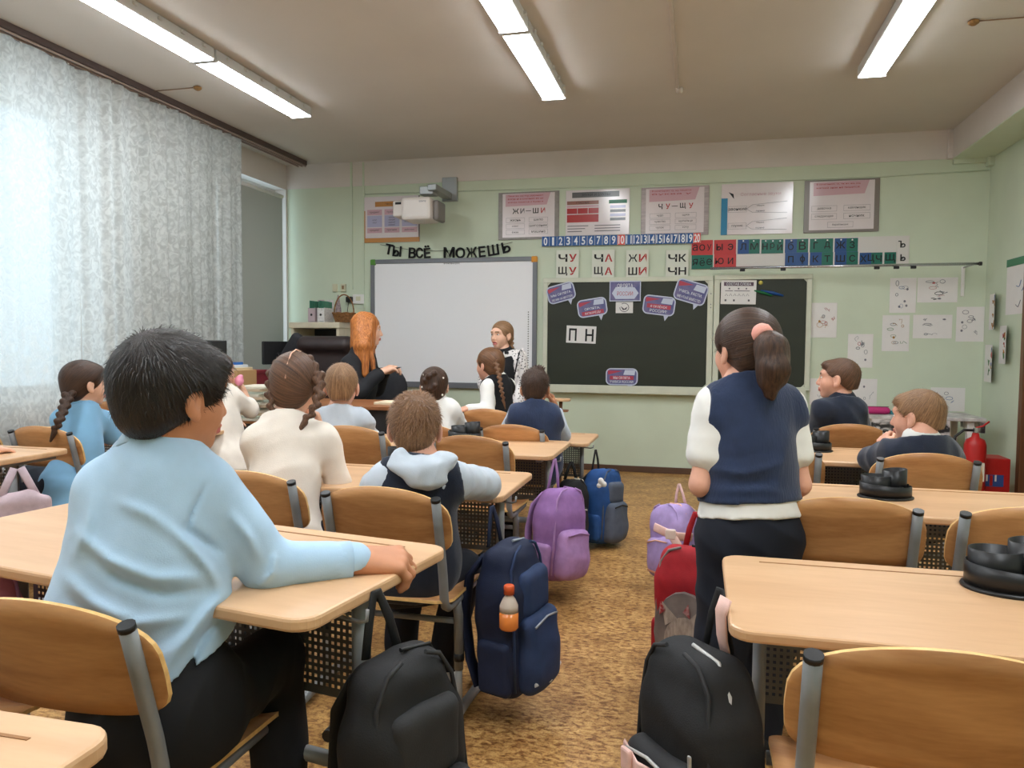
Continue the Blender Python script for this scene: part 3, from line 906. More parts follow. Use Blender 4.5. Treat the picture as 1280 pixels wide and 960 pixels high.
# whiteboard
cx, cz, w, h = rect(465, 323, 671.5, 485)
t = thing('interactive_whiteboard', 'large interactive whiteboard with a grey frame and coloured corners', 'whiteboard', (cx, YW - .02, cz))
M_WB = mat('whiteboard_surface', (238, 237, 240), .3, spec=.4)
MB().box((0, .005, 0), (w - .03, .02, h - .03)).build('writing_surface', M_WB, t)
M_WBF = mat('grey_board_frame', (116, 118, 124), .4, .2)
for (a, b, c, d) in ((0, h / 2 - .022, w - .1, .044), (0, -h / 2 + .03, w - .1, .06), (-w / 2 + .022, 0, .044, h - .1), (w / 2 - .022, 0, .044, h - .1)):
    MB().box((a, 0, b), (c, .036, d), .004).build('frame_bar', M_WBF, t)
for sx, sz, m in ((-1, 1, mat('green_corner', (84, 140, 52), .4)), (1, 1, mat('orange_corner', (218, 146, 40), .4)), (-1, -1, M_WBF), (1, -1, M_WBF)):
    MB().box((sx * (w / 2 - .028), -.002, sz * (h / 2 - .028)), (.062, .042, .062), .012).build('corner', m, t)
letter('ИНТЕРАКТИВНАЯ ДОСКА', M_BLACKINK, t, (0, -.0052, h / 2 - .055), .018, .17, 'board_print')
dm = MB()
for k in range(26): dm.box((w / 2 - .085, -.006, h / 2 - .55 - k * .024), (.010, .001, .010))
o = dm.build('touch_icons', M_BLACKINK, t); o['kind'] = 'stuff'

# banner of black letters
M_FELT = mat('black_card_letters', (16, 16, 18), .8)
t = thing('letter_banner', 'black letter garland reading ТЫ ВСЁ МОЖЕШЬ above the whiteboard', 'garland', (wx(560, 316), YW - .012, wz(560, 316)))
o0 = np.array([wx(560, 316), 0, wz(560, 316)])
ban = [('Т', 487, 313, 11, -12), ('Ы', 497, 315.5, 12, -5), ('В', 516, 317.5, 10, -3), ('С', 525, 317.5, 10, 0), ('Ё', 534.5, 316, 9, 3), ('М', 562, 317, 15, 0), ('О', 576, 317.5, 13, 0), ('Ж', 590, 317, 15, 2), ('Е', 603, 316, 9, 5), ('Ш', 617, 314, 15, 8), ('Ь', 633, 310.5, 11, 13)]
for c_, u, v, wpx, rr in ban:
    p = at_y(u, v - 1.2, YW) - o0; hh = .108 if c_ != 'Ё' else .128
    letter(c_, M_FELT, t, (p[0], -.004, p[2]), hh, wpx / 127.0 * .98, 'letter', .006, math.radians(rr))
st = [(at_y(u, v, YW) - o0) for u, v in ((476, 306), (487, 308), (516, 313), (545, 314), (575, 313), (605, 310), (633, 305), (641, 303))]
MB().tube([(p[0], -.002, p[2]) for p in st], .002, 5).build('string', M_BLACKINK, t)

# chalkboard: middle panel and right wing
M_CHALK = mat('dark_green_chalkboard', (46, 50, 40), .5, var=.12, vscale=3, stretch=(.4, 1, 2), spec=.35)
M_BFRAME = mat('cream_board_frame', (206, 208, 190), .45, var=.04)
def board(label, u0, v0, u1, v1, fl, fr, ft, fb):
    cx, cz, w, h = rect(u0, v0, u1, v1)
    t = thing('chalkboard', label, 'chalkboard', (cx, YW - .02, cz), group='chalkboard panels')
    MB().box((0, .004, 0), (w + .01, .012, h + .01)).build('slate', M_CHALK, t)
    MB().box((0, 0, h / 2 + ft / 2), (w + fl + fr, .036, ft), .004).build('frame_bar', M_BFRAME, t); MB().box((0, 0, -h / 2 - fb / 2), (w + fl + fr, .036, fb), .004).build('frame_bar', M_BFRAME, t)
    MB().box((-w / 2 - fl / 2, 0, 0), (fl, .036, h), .004).build('frame_bar', M_BFRAME, t); MB().box((w / 2 + fr / 2, 0, 0), (fr, .036, h), .004).build('frame_bar', M_BFRAME, t)
    for sx in (-1, 1):
        for sz in (-1, 1):
            MB().add([(sx * w / 2, -.008, sz * h / 2), (sx * (w / 2 - .03), -.008, sz * h / 2), (sx * w / 2, -.008, sz * (h / 2 - .03))], [(0, 1, 2)]).build('corner_plate', M_BFRAME, t)
    return t, cx, cz, w, h
bt, bcx, bcz, bw, bh = board('wide dark green chalkboard panel holding speech-bubble cards', 685, 352.5, 883.5, 482, .045, .052, .045, .03)
bt2, *_ = board('narrow right chalkboard panel behind the standing girl', 898.5, 349.5, 1006.5, 483, .052, .045, .045, .03)
for k, zz in enumerate((.38, .28, .25)):
    MB().lathe([(.006, 0), (.006, .004), (.002, .006)], 8).build('screw', M_GREY, bt, (bw / 2 + .03, -.022, zz), (PI / 2, 0, 0))
cx, cz, w, h = rect(690, 483.5, 1006, 496)
t = thing('chalk_tray', 'long cream chalk tray under the chalkboards', 'tray', (cx, YW - .045, cz))
MB().box((0, .0, -.01), (w, .09, .03), .004).build('tray_base', M_BFRAME, t); MB().box((0, -.042, .02), (w, .008, .06), .003).build('tray_lip', M_BFRAME, t)
p = at_y(799, 489, YW - .05)
t = thing('chalk_stick', 'mauve chalk lying on the tray below the chalkboard', 'chalk', (p[0], YW - .05, cz + .018))
MB().tube([(-.08, 0, 0), (.08, 0, .002)], [.010, .012], 8).build('chalk_body', mat('mauve_chalk', (142, 104, 126), .9, var=.3, vscale=60), t)

# number line
cx, cz, w, h = rect(678, 294, 876, 306.5)
t = thing('number_line', 'blue number line from 0 to 20 with red 10 and 20', 'number line', (cx, YW - .030, cz))
t.rotation_euler = (0, math.radians(.2), 0)
M_NB = mat('number_card_blue', (34, 86, 150), .4); M_NR = mat('number_card_red', (226, 92, 84), .4); M_NW = mat('numeral_white', (232, 236, 240), .5)
bounds = [678 + (876 - 678) * i / 21 for i in range(22)]
MB().box((0, .012, 0), (w, .02, h * .9)).build('strip', M_PAPER, t)
for i in range(21):
    x0, x1 = at_y(bounds[i], 300, YW)[0] - cx, at_y(bounds[i + 1], 300, YW)[0] - cx
    c_ = MB().box(((x0 + x1) / 2, 0, 0), (x1 - x0 - .004, .004, h), .001).build('number_card', M_NR if i in (10, 20) else M_NB, t)
    letter(str(i), M_NW, c_, ((x0 + x1) / 2, -.0024, 0), .078, (.020 if i == 1 else .036) if i < 10 else .054, 'numeral')

# syllable cards
for (u, top, bot, lab) in ((710, 'ЧУ', 'ЩУ', 'leftmost'), (754.5, 'ЧА', 'ЩА', 'second'), (797, 'ЖИ', 'ШИ', 'third'), (846.5, 'ЧК', 'ЧН', 'rightmost')):
    s = Sheet('syllable_card', '%s pale syllable card above the chalkboard, %s over %s' % (lab, top, bot), 'card', rect(u - 14, 313, u + 14, 348.5), mat('syllable_paper', (216, 218, 206), .7), .003, 'syllable cards', 0, YW - .030)
    for q, y in ((top, .28), (bot, .74)):
        red = q[1] in 'УАИ'
        s.text(q[0], .30 if len(q) > 1 else .5, y, .27 if q[0] != 'Щ' else .31, M_BLACKINK, .40); s.text(q[1], .74, y, .27, M_REDINK if red else M_BLACKINK, .34)

# alphabet frieze
cx, cz, w, h = rect(864, 298, 1136, 334)
t = thing('alphabet_frieze', 'red, blue and green letter chart along the wall above the rail', 'letter chart', (cx, YW - .012, cz))
M_AR = mat('chart_red', (190, 52, 54), .35); M_AB = mat('chart_blue', (28, 74, 132), .35); M_AG = mat('chart_green', (22, 104, 88), .35); M_AW = mat('chart_white', (212, 208, 204), .45)
MB().box((0, .006, 0), (w, .010, h)).build('backing', M_AW, t)
def ablock(u0, v0, u1, v1, m, chars, ink=M_BLACKINK, m2=None):
    c = rect(u0, v0, u1, v1); o = MB().box((c[0] - cx, -.002, c[1] - cz), (c[2], .005, c[3]), .001).build('letter_panel', m, t)
    n = len(chars)
    if m2: MB().box((c[0] - cx + c[2] * .25, -.0035, c[1] - cz), (c[2] * .48, .004, c[3] * .98)).build('panel_half', m2, o)
    for i, q in enumerate(chars):
        px, pz = c[0] - cx + ((i + .5) / n - .5) * c[2], c[1] - cz
        if q == 'ф':
            letter('О', ink, o, (px, -.0062, pz), .050, None, 'letter'); MB().box((px, -.0066, pz), (.009, .001, .085)).build('letter_stroke', ink, o)
        elif q == 'э':
            letter('С', ink, o, (px, -.0062, pz), .060, -.048, 'letter'); MB().box((px + .004, -.0066, pz), (.03, .001, .008)).build('letter_stroke', ink, o)
        elif q == 'ъ':
            letter('Ь', ink, o, (px, -.0062, pz), .060, None, 'letter'); MB().box((px - .027, -.0066, pz + .026), (.022, .001, .009)).build('letter_stroke', ink, o)
        else:
            letter({'ы': 'Ы', 'ь': 'Ь', 'н': 'Н'}.get(q, q), ink, o, (px, -.0062, pz), .060 if q not in 'бвйёщц' else .075, None, 'letter')
ablock(864.5, 300.5, 891, 319, M_AR, 'аоу'); ablock(864.5, 319, 891, 336.5, M_AG, 'яёе'); ablock(892.5, 300, 920, 318, M_AR, 'ыэ'); ablock(892.5, 318, 920, 335, M_AR, 'юи')
ablock(922, 299.5, 949.5, 317.5, M_AB, 'лм', M_BLACKINK, M_AG); ablock(951.5, 299.5, 979, 317, M_AG, 'нрй')
ablock(981, 299, 1010, 316, M_AB, 'бв', M_BLACKINK, M_AG); ablock(981, 316, 1010, 332.5, M_AB, 'пф'); ablock(1012, 298.5, 1041, 315.5, M_AG, 'гд'); ablock(1012, 315.5, 1041, 332, M_AB, 'кт', M_BLACKINK, M_AG)
ablock(1043, 298, 1072, 315, M_AB, 'жз', M_BLACKINK, M_AG); ablock(1043, 315, 1072, 331.5, M_AB, 'шс', M_BLACKINK, M_AG); ablock(1074, 316, 1102.5, 331, M_AB, 'хцч', M_BLACKINK, M_AG); ablock(1105, 315.5, 1119.5, 330.5, M_AG, 'щ')
ablock(1121, 297, 1135, 314, M_AW, 'ъ'); ablock(1121, 314, 1135, 330.5, M_AW, 'ь')
for (u, v) in ((929, 301.5), (942, 301.5), (957, 301.5), (966, 301.5), (975, 301.5), (989, 301), (1003, 301), (1019, 300.5), (1034, 300.5), (1051, 300), (1065, 300)):
    p = at_y(u, v, YW); MB().lathe([(.007, 0), (.007, .002), (.001, .003)], 8).build('bell_mark', M_NW, t, (p[0] - cx, -.0048, p[2] - cz), (PI / 2, 0, 0))

# rail standing off the wall
a, b = at_y(888, 335.5, YW - .12), at_y(1226, 329.5, YW - .30)
t = thing('chart_rail', 'shiny metal chart rail held off the wall above the right chalkboard', 'rail', tuple(a))
d_ = b - a
MB().tube([(0, 0, 0), tuple(d_)], .012, 12).build('rod', M_CHROME, t)
MB().tube([tuple(d_ * .994), tuple(d_ * 1.004)], .017, 12).build('end_knob', M_BLACKP, t)
for f in (.13, .29, .64, .71, .77):
    MB().box(tuple(d_ * f + np.array([0, 0, -.022])), (.045, .02, .022), .004).build('clip', M_BLACKP, t)
p = at_y(1203, 352, YW) - a
MB().box((p[0], YW - .01 - a[1], p[2]), (.026, .018, .26), .004).build('wall_bracket', M_WHITE, t)
MB().tube([(p[0], YW - .01 - a[1], p[2] + .12), tuple(d_ * .985)], .007, 8).build('strut', M_CHROME, t)

# cards on the chalkboard
M_BUB = mat('card_blue_violet', (84, 88, 138), .35, col2=(120, 110, 150), vscale=14); M_BUBE = mat('card_pale_edge', (196, 202, 220), .4); M_BRED = mat('card_red', (178, 66, 84), .4)
def bubble(u0, v0, u1, v1, rot, l1, l2, lab, red=0):
    cx, cz, w, h = rect(u0, v0, u1, v1); w *= .96; h *= .80
    t = thing('speech_bubble_card', lab, 'card', (cx, YW - (.0415 if v0 < 360 or v0 > 440 else .0265), cz + .012), (0, -math.radians(rot), 0), 'speech-bubble cards on the chalkboard')
    for ins, m, y, nm in ((0, M_BUBE, 0, 'card_edge'), (.012, M_BUB, -.0022, 'card_print')):
        ol = rrect(w, h, .05, 5, ins)
        mb = MB(); mb.rings([[(x, y - .002, z) for x, z in ol], [(x, y + .002, z) for x, z in ol]]); mb.build(nm, m, t)
    MB().add([(w * .18, -.001, -h / 2 + .004), (w * .34, -.001, -h / 2 + .004), (w * .24, -.001, -h / 2 - .05)], [(0, 2, 1)]).build('bubble_tail', M_BUBE, t)
    ol = [(w * .10, h * .40), (w * .42, h * .40), (w * .40, h * .10), (w * .05, h * .12)]
    MB().add([(x, -.0046, z) for x, z in ol], [(3, 2, 1, 0)]).build('cloud_shape', M_BUBE, t)
    ol = [(-w * .44, h * .36), (w * .02, h * .34), (-w * .42, h * .12)]
    MB().add([(x, -.0046, z) for x, z in ol], [(2, 1, 0)]).build('ribbon_shape', M_BRED, t)
    for i, (q, z) in enumerate(((l1, -.06), (l2, -.29))):
        if (red >> i) & 1: MB().box((0, -.0044, z * h), (w * .74, .001, h * .22)).build('word_band', M_BRED, t)
        letter(q, M_NW, t, (0, -.0056, z * h), h * .15, w * (.74 if len(q) > 9 else .52), 'lettering')
bubble(684, 354, 720.5, 382, 15, 'МЫ ОРЛЯТА,', 'ЛЕТИМ ЗА МЕЧТОЙ!', 'speech-bubble card tilted up in the top left chalkboard corner')
bubble(721.5, 372, 760, 400, 9, 'ОРЛЯТА,', 'ВПЕРЁД!', 'speech-bubble card above the П Н card, reading ОРЛЯТА, ВПЕРЁД!', 2)
bubble(803, 368.5, 845, 398.5, -7, 'Я ОРЛЁНОК', 'РОССИИ!', 'speech-bubble card right of the bird emblem card, reading Я ОРЛЁНОК РОССИИ!', 1)
bubble(842.5, 350, 885, 384, -17, 'УЧИСЬ, РАСТИ,', 'МЕЧТАЙ ВМЕСТЕ!', 'speech-bubble card tilted down in the top right chalkboard corner')
bubble(757, 459, 798.5, 485.5, 0, 'МЫ ОРЛЯТА', 'УЧИМСЯ РОССИИ!', 'speech-bubble card standing on the chalk tray', 1)
s = Sheet('title_card', 'rectangular violet title card at the top middle of the chalkboard', 'card', rect(762.5, 351.5, 801.5, 377), M_BUBE, .004, None, 0, YW - .0395)
s.box(.03, .05, .97, .95, M_BUB, 1, 'card_print'); s.poly([(.08, .6), (.2, .3), (.8, .32), (.93, .6), (.8, .88), (.2, .88)], M_BUBE, 2, 'cloud_shape'); s.text('ОРЛЯТА', .5, .24, .2, M_NW, .5, 3); s.text('РОССИИ', .5, .62, .2, M_BRED, .5, 3)
s = Sheet('emblem_card', 'small white card with a round bird emblem under the title card', 'card', rect(770, 377.5, 791.5, 391.5), M_PAPER, .003, None, 0, YW - .0232)
s.scribble(M_GREYINK, [(.5 + .26 * math.cos(a), .5 + .38 * math.sin(a)) for a in [i * .45 - 2.2 for i in range(13)]], .003); s.poly([(.28, .38), (.5, .62), (.68, .42), (.62, .68), (.42, .75)], M_GREYINK, 1, 'bird_shape')
s = Sheet('letter_card', 'white card with the letters П and Н on the chalkboard', 'card', rect(708.5, 407.5, 745.5, 429), M_PAPER, .004, None, math.radians(-2), YW - .0232)
s.text('П', .22, .52, .72, M_BLACKINK, .26); s.text('Н', .78, .52, .72, M_BLACKINK, .28)
s = Sheet('word_parts_card', 'white card titled СОСТАВ СЛОВА on the right chalkboard', 'card', rect(901, 350.5, 945, 380.5), M_PAPER, .004, None, math.radians(-1), YW - .0232)
s.box(.08, .08, .92, .24, mat('card_plum', (92, 70, 84), .5), 1, 'title_band'); s.text('СОСТАВ СЛОВА', .5, .16, .10, M_NW, .7)
for x in (.24, .50, .72): s.box(x - .02, .32, x + .02, .38, M_GREYINK, 1, 'symbol'); s.box(x - .12, .43, x + .10, .46, M_LINE, 1, 'text_line')
for k in range(6): s.scribble(M_LINE, [(.12 + .12 * k, .66), (.16 + .12 * k, .56), (.20 + .12 * k, .66)], .002)
for x in (.14, .38, .80): s.box(x - .025, .80, x + .025, .88, M_GREYINK, 1, 'symbol')
for (u, v, m, lab, dx) in ((951, 353.5, mat('yellow_magnet', (206, 196, 96), .4), 'round yellow magnet on the right chalkboard', 0), (954, 366, mat('green_plastic', (24, 104, 60), .4), 'green plastic strip on the right chalkboard', .08), (965, 366, mat('blue_plastic', (28, 74, 140), .4), 'blue plastic strip on the right chalkboard', .10)):
    p = at_y(u, v, YW - .03)
    t = thing('board_magnet', lab, 'magnet', tuple(p))
    if dx: MB().tube([(-dx, 0, .022), (0, -.002, 0), (dx, 0, -.028)], [.006, .016, .008], 8, True, .006).build('magnet_strip', m, t)
    else: MB().lathe([(.018, .006), (.020, 0), (.016, -.012), (.006, -.016)], 14).build('magnet_disc', m, t, (0, 0, 0), (-PI / 2, 0, 0))

# children's drawings
M_PEN = [mat('pencil_grey', (120, 120, 128), .8), mat('pencil_ochre', (176, 128, 70), .8), mat('pencil_blue', (110, 130, 170), .8), mat('pencil_red', (176, 84, 78), .8), mat('pencil_green', (104, 140, 96), .8), M_BLACKINK]
def doodles(s, seed, n=7, pens=(0, 1, 2)):
    r = random.Random(seed)
    for k in range(n):
        x, y = r.uniform(.2, .8), r.uniform(.15, .85); m = M_PEN[r.choice(pens)]; kind = r.random()
        if kind < .45:
            a, b = r.uniform(.04, .12), r.uniform(.03, .08); s.scribble(m, [(x + a * math.cos(q * .7), y + b * math.sin(q * .7)) for q in range(10)], r.uniform(.0012, .0026))
        elif kind < .8:
            pts = [(x, y)]
            for _ in range(6): pts.append((min(.92, max(.08, pts[-1][0] + r.uniform(-.09, .09))), min(.94, max(.06, pts[-1][1] + r.uniform(-.07, .07)))))
            s.scribble(m, pts, r.uniform(.0012, .003))
        else:
            s.poly([(x + .05 * math.cos(q * 1.256), y + .04 * math.sin(q * 1.256)) for q in range(5)], m, 1, 'coloured_patch')
G_D = "children's drawings on the wall"
for i, (u0, v0, u1, v1, lab, pens, n) in enumerate(((1013, 378.5, 1046, 422, 'upright drawing with a brown creature, nearest the right chalkboard', (0, 1, 3), 9), (1059.5, 417.5, 1091, 459.5, 'upright grey pencil drawing with a red spiral, above the boy in profile', (0, 0, 3), 9),
                                                     (1112, 347.5, 1145, 391, 'drawing of clouds and a check mark under the rail', (0, 2, 0), 9), (1146.5, 347, 1197, 378, 'wide drawing with black scrawl beside the rail bracket', (0, 3, 5), 10),
                                                     (1102.5, 394, 1136.5, 439, 'drawing with an orange fox and grass below the cloud drawing', (1, 4, 0), 10), (1141, 393.5, 1190, 423, 'wide faint drawing of grey twigs', (0, 0, 0), 6),
                                                     (1195, 383.5, 1230, 427, 'faint drawing nearest the right wall corner', (0, 2, 0), 8), (1163, 484.5, 1206, 514, 'blank wide sheet low on the wall above the marbled table', (2, 0), 4),
                                                     (1012, 473, 1040, 506, 'white sheet half hidden behind the face of the boy in profile', (0, 0), 3), (1066, 473.5, 1096, 513.5, 'white sheet with tiny grey figures behind the boy in profile', (0, 0), 5))):
    s = Sheet('drawing', lab, 'drawing', rect(u0, v0, u1, v1), M_PAPER, .002, G_D, 0, YW - .002)
    doodles(s, i + 3, n, pens)
# drawings and a poster on the right wall
def side_sheet(name, lab, u0, v0, u1, v1, curl, seed, m=None):
    a, b = at_x(u0, (v0 + v1) / 2, XR), at_x(u1, (v0 + v1) / 2, XR)
    z1, z0 = at_x((u0 + u1) / 2, v0, XR)[2], at_x((u0 + u1) / 2, v1, XR)[2]
    y0, y1 = a[1], b[1]
    t = thing(name, lab, 'drawing' if name == 'drawing' else 'poster', (XR - .004, (y0 + y1) / 2, (z0 + z1) / 2), 0, "children's drawings on the wall" if name == 'drawing' else None)
    n = 8; rows = []
    for j in range(2):
        rows.append([(-curl * (k / n) ** 2 - .001, (y0 - y1) * (.5 - k / n), (z1 - z0) * (.5 - j)) for k in range(n + 1)])
    mb = MB(); mb.rings(rows, False, True, False); back = [[(x + .0008, y, z) for x, y, z in r] for r in rows]; mb.rings(back[::-1], False, True, False)
    mb.build('paper_sheet', m or M_PAPER, t)
    r = random.Random(seed)
    for k in range(6):
        f0 = r.uniform(.25, .75); zz = r.uniform(-.4, .4) * (z1 - z0)
        pts = [(-curl * min(1, max(0, f0 + .04 * q)) ** 2 - .003, (y0 - y1) * (.5 - (f0 + .04 * q)), zz + r.uniform(-.03, .03)) for q in range(5)]
        MB().tube(pts, .003, 4).build('pencil_line', M_PEN[r.choice((0, 1, 2, 3, 4))], t)
    return t
side_sheet('drawing', 'curling drawing with a dark oval on the right wall, near the corner', 1237.5, 367, 1254, 412, .06, 1)
side_sheet('drawing', 'narrow curling drawing of an orange flower, lowest on the right wall', 1231.5, 431, 1249, 478, .05, 2)
side_sheet('drawing', 'curling blue and yellow drawing on the right wall', 1250, 407, 1269, 455, .06, 3)
t = side_sheet('wall_chart', 'white wall chart with a green heading, cut by the right picture edge', 1259, 320, 1296, 392, .0, 4, M_PAPER)
q = t.location; a = at_x(1259, 330, XR); b = at_x(1296, 330, XR)
MB().box((-.004, 0, .19), (.003, abs(b[1] - a[1]), .06)).build('green_heading', M_LAMGREEN, t)

# projector on its wall arm
p = at_y(561, 240, YW)
t = thing('projector', 'white short-throw projector on a grey wall arm above the whiteboard', 'projector', (p[0], YW, p[2]))
pm = mat('projector_arm_grey', (150, 152, 152), .4, .4)
MB().box((.02, -.02, .02), (.16, .04, .24), .006).build('wall_plate', pm, t)
MB().box((.0, -.26, -.05), (.09, .50, .06), .008).build('arm', pm, t)
MB().box((-.07, -.40, -.07), (.14, .14, .08), .008).build('mount', pm, t)
o = MB(); o.box((0, 0, 0), (.30, .30, .215), .03); M_PROJ = mat('projector_white', (216, 208, 202), .35)
pb = o.build('projector_body', M_PROJ, t, (-.13, -.45, -.26))
MB().box((.175, .03, -.01), (.06, .22, .19), .02).build('vent_panel', mat('vent_grey', (128, 122, 118), .5), pb)
MB().box((-.20, .0, .01), (.11, .2, .15), .015).build('lens_housing', M_PROJ, pb); MB().box((-.195, -.101, .06), (.06, .006, .022)).build('lens_slot', M_BLACKINK, pb)
letter('проектор', M_GREYINK, pb, (.07, -.1506, .06), .018, .07)
# conduits and sockets
t = thing('wall_conduit', 'two thin vertical cable conduits left of the whiteboard', 'conduit', (wx(440, 280), YW - .01, 0))
x0 = wx(440, 280)
MB().box((0, 0, (wz(439, 203) + wz(444, 362)) / 2), (.024, .02, wz(439, 203) - wz(444, 362)), .003).build('conduit', M_WALL, t)
MB().box((wx(455, 280) - x0, 0, (wz(455, 203) + wz(460, 395)) / 2), (.020, .018, wz(455, 203) - wz(460, 395)), .003).build('conduit', M_WALL, t)
t = thing('horizontal_cable', 'thin cable duct running along the wall above the posters', 'cable', (0, YW - .006, wz(800, 232)))
MB().tube([(wx(456, 243), 0, wz(456, 243) - wz(800, 232)), (wx(800, 232), 0, 0), (wx(1100, 221), 0, wz(1100, 221) - wz(800, 232)), (wx(1236, 213), 0, wz(1236, 213) - wz(800, 232))], .006, 6).build('cable', M_WALL, t)
t = thing('corner_pipe', 'short cream pipe box where the wall meets the beam', 'pipe', (wx(1188, 180), YW - .02, 3.0))
MB().box((0, 0, 0), (.055, .04, .25), .006).build('vertical_box', M_WALLWHITE, t); MB().box((.19, 0, -.145), (.34, .04, .05), .006).build('horizontal_box', M_WALL, t); MB().box((.32, -.03, -.16), (.09, .09, .09), .01).build('junction_box', M_WALL, t)
M_SOCK = mat('yellowed_socket', (208, 204, 176), .4)
for (u, v, w_, h_, lab) in ((419.5, 360, .055, .085, 'small yellowed wall socket, left of a pair'), (430, 360, .06, .085, 'small yellowed wall socket with a brown key, right of a pair'), (449, 374, .13, .10, 'white double socket with black plugs near the whiteboard')):
    p = at_y(u, v, YW)
    t = thing('wall_socket', lab, 'socket', (p[0], YW - .012, p[2]), group='wall sockets')
    MB().box((0, 0, 0), (w_, .024, h_), .006).build('cover', M_SOCK if w_ < .1 else M_WHITE, t)
    MB().box((0, -.014, .005), (w_ * .4, .006, h_ * .45), .003).build('rocker', mat('brown_switch', (140, 108, 78), .4) if u == 430 else M_SOCK, t)
    if w_ > .1:
        for dx in (-.11, -.075): MB().box((dx, -.03, -.005), (.03, .05, .06), .008).build('plug', M_BLACKP, t)
        MB().tube([(-.09, -.05, -.03), (-.10, -.06, -.12), (-.08, -.05, -.22), (.02, -.03, -.25), (.12, -.02, -.24)], .004, 6).build('cord', M_BLACKP, t)
# ================================================================== IMPLICIT SURFACES (bodies, clothes, bags)
def nv(v):
    v = np.asarray(v, float); return v / max(np.linalg.norm(v), 1e-9)


def frame_az(az, pitch=0.0, roll=0.0):
    """columns: right, forward, up; az clockwise from +y in degrees"""
    a, p, r = (math.radians(q) for q in (az, pitch, roll))
    f = np.array([math.sin(a) * math.cos(p), math.cos(a) * math.cos(p), math.sin(p)])
    x = np.array([math.cos(a), -math.sin(a), 0.0]); z = np.cross(x, f)
    x2 = math.cos(r) * x - math.sin(r) * z; z2 = math.sin(r) * x + math.cos(r) * z
    return np.stack([x2, f, z2], 1)


def prim_box(p):
    t = p[0].lstrip('-')
    if t == 'c':
        a, b = np.asarray(p[1]), np.asarray(p[2]); r = max(p[3], p[4])
        return np.minimum(a, b) - r, np.maximum(a, b) + r
    if t == 'e':
        R = np.asarray(p[3]); h = np.sqrt(((R * np.asarray(p[2])) ** 2).sum(1)); c = np.asarray(p[1])
        return c - h, c + h
    if t == 'b':
        R = np.asarray(p[4]); h = (np.abs(R) * (np.asarray(p[2]))).sum(1) ; c = np.asarray(p[1])
        return c - h, c + h


def prim_eval(p, X, Y, Z):
    t = p[0].lstrip('-')
    if t == 'c':
        a = np.asarray(p[1], np.float32); d = np.asarray(p[2], np.float32) - a; L2 = float(d @ d) + 1e-12
        x, y, z = X - a[0], Y - a[1], Z - a[2]
        h = np.clip((x * d[0] + y * d[1] + z * d[2]) / L2, 0, 1)
        return np.sqrt((x - d[0] * h) ** 2 + (y - d[1] * h) ** 2 + (z - d[2] * h) ** 2) - (p[3] + (p[4] - p[3]) * h)
    c = np.asarray(p[1], np.float32)
    x, y, z = X - c[0], Y - c[1], Z - c[2]
    R = np.asarray(p[3] if t == 'e' else p[4], np.float32)
    lx = x * R[0, 0] + y * R[1, 0] + z * R[2, 0]
    ly = x * R[0, 1] + y * R[1, 1] + z * R[2, 1]
    lz = x * R[0, 2] + y * R[1, 2] + z * R[2, 2]
    if t == 'e':
        r = p[2]
        k0 = np.sqrt((lx / r[0]) ** 2 + (ly / r[1]) ** 2 + (lz / r[2]) ** 2)
        k1 = np.sqrt((lx / r[0] ** 2) ** 2 + (ly / r[1] ** 2) ** 2 + (lz / r[2] ** 2) ** 2)
        return k0 * (k0 - 1) / np.maximum(k1, 1e-6)
    h, rd = p[2], p[3]
    qx, qy, qz = np.abs(lx) - (h[0] - rd), np.abs(ly) - (h[1] - rd), np.abs(lz) - (h[2] - rd)
    return np.sqrt(np.maximum(qx, 0) ** 2 + np.maximum(qy, 0) ** 2 + np.maximum(qz, 0) ** 2) + np.minimum(np.maximum(qx, np.maximum(qy, qz)), 0) - rd


def sdf_mesh(prims, vox, disp=None):
    """sequential smooth union / subtraction / half-space cuts, then surface nets"""
    adds = [p for p in prims if p[0] in 'ceb']
    lo = np.min([prim_box(p)[0] for p in adds], 0) - 3 * vox
    hi = np.max([prim_box(p)[1] for p in adds], 0) + 3 * vox
    n = np.maximum(np.ceil((hi - lo) / vox).astype(int) + 1, 4)
    ax = [(lo[i] + vox * np.arange(n[i])).astype(np.float32) for i in range(3)]
    D = np.full(n, 0.5, np.float32)
    for p in prims:
        if p[0] == 'cut':
            p0, nn = np.asarray(p[1], np.float32), np.asarray(p[2], np.float32)
            pl = (ax[0][:, None, None] - p0[0]) * nn[0] + (ax[1][None, :, None] - p0[1]) * nn[1] + (ax[2][None, None, :] - p0[2]) * nn[2]
            D = np.maximum(D, pl); continue
        k = p[-1]; b0, b1 = prim_box(p); m = k + 3 * vox
        i0 = np.clip(((b0 - m - lo) / vox).astype(int), 0, n - 1); i1 = np.clip(np.ceil((b1 + m - lo) / vox).astype(int) + 1, 1, n)
        if np.any(i1 - i0 < 1): continue
        sl = tuple(slice(i0[q], i1[q]) for q in range(3))
        d = prim_eval(p, ax[0][sl[0]][:, None, None], ax[1][sl[1]][None, :, None], ax[2][sl[2]][None, None, :]).astype(np.float32)
        B = D[sl]
        if p[0][0] == '-':
            d = -d
            h = np.maximum(k - np.abs(B - d), 0) / max(k, 1e-6)
            D[sl] = np.maximum(B, d) + h * h * k * .25
        else:
            h = np.maximum(k - np.abs(B - d), 0) / max(k, 1e-6)
            D[sl] = np.minimum(B, d) - h * h * k * .25
    if disp is not None:
        idx = np.nonzero(np.abs(D) < 4 * vox)
        D[idx] += disp(ax[0][idx[0]], ax[1][idx[1]], ax[2][idx[2]]).astype(np.float32)
    return surface_nets(D, lo, vox)


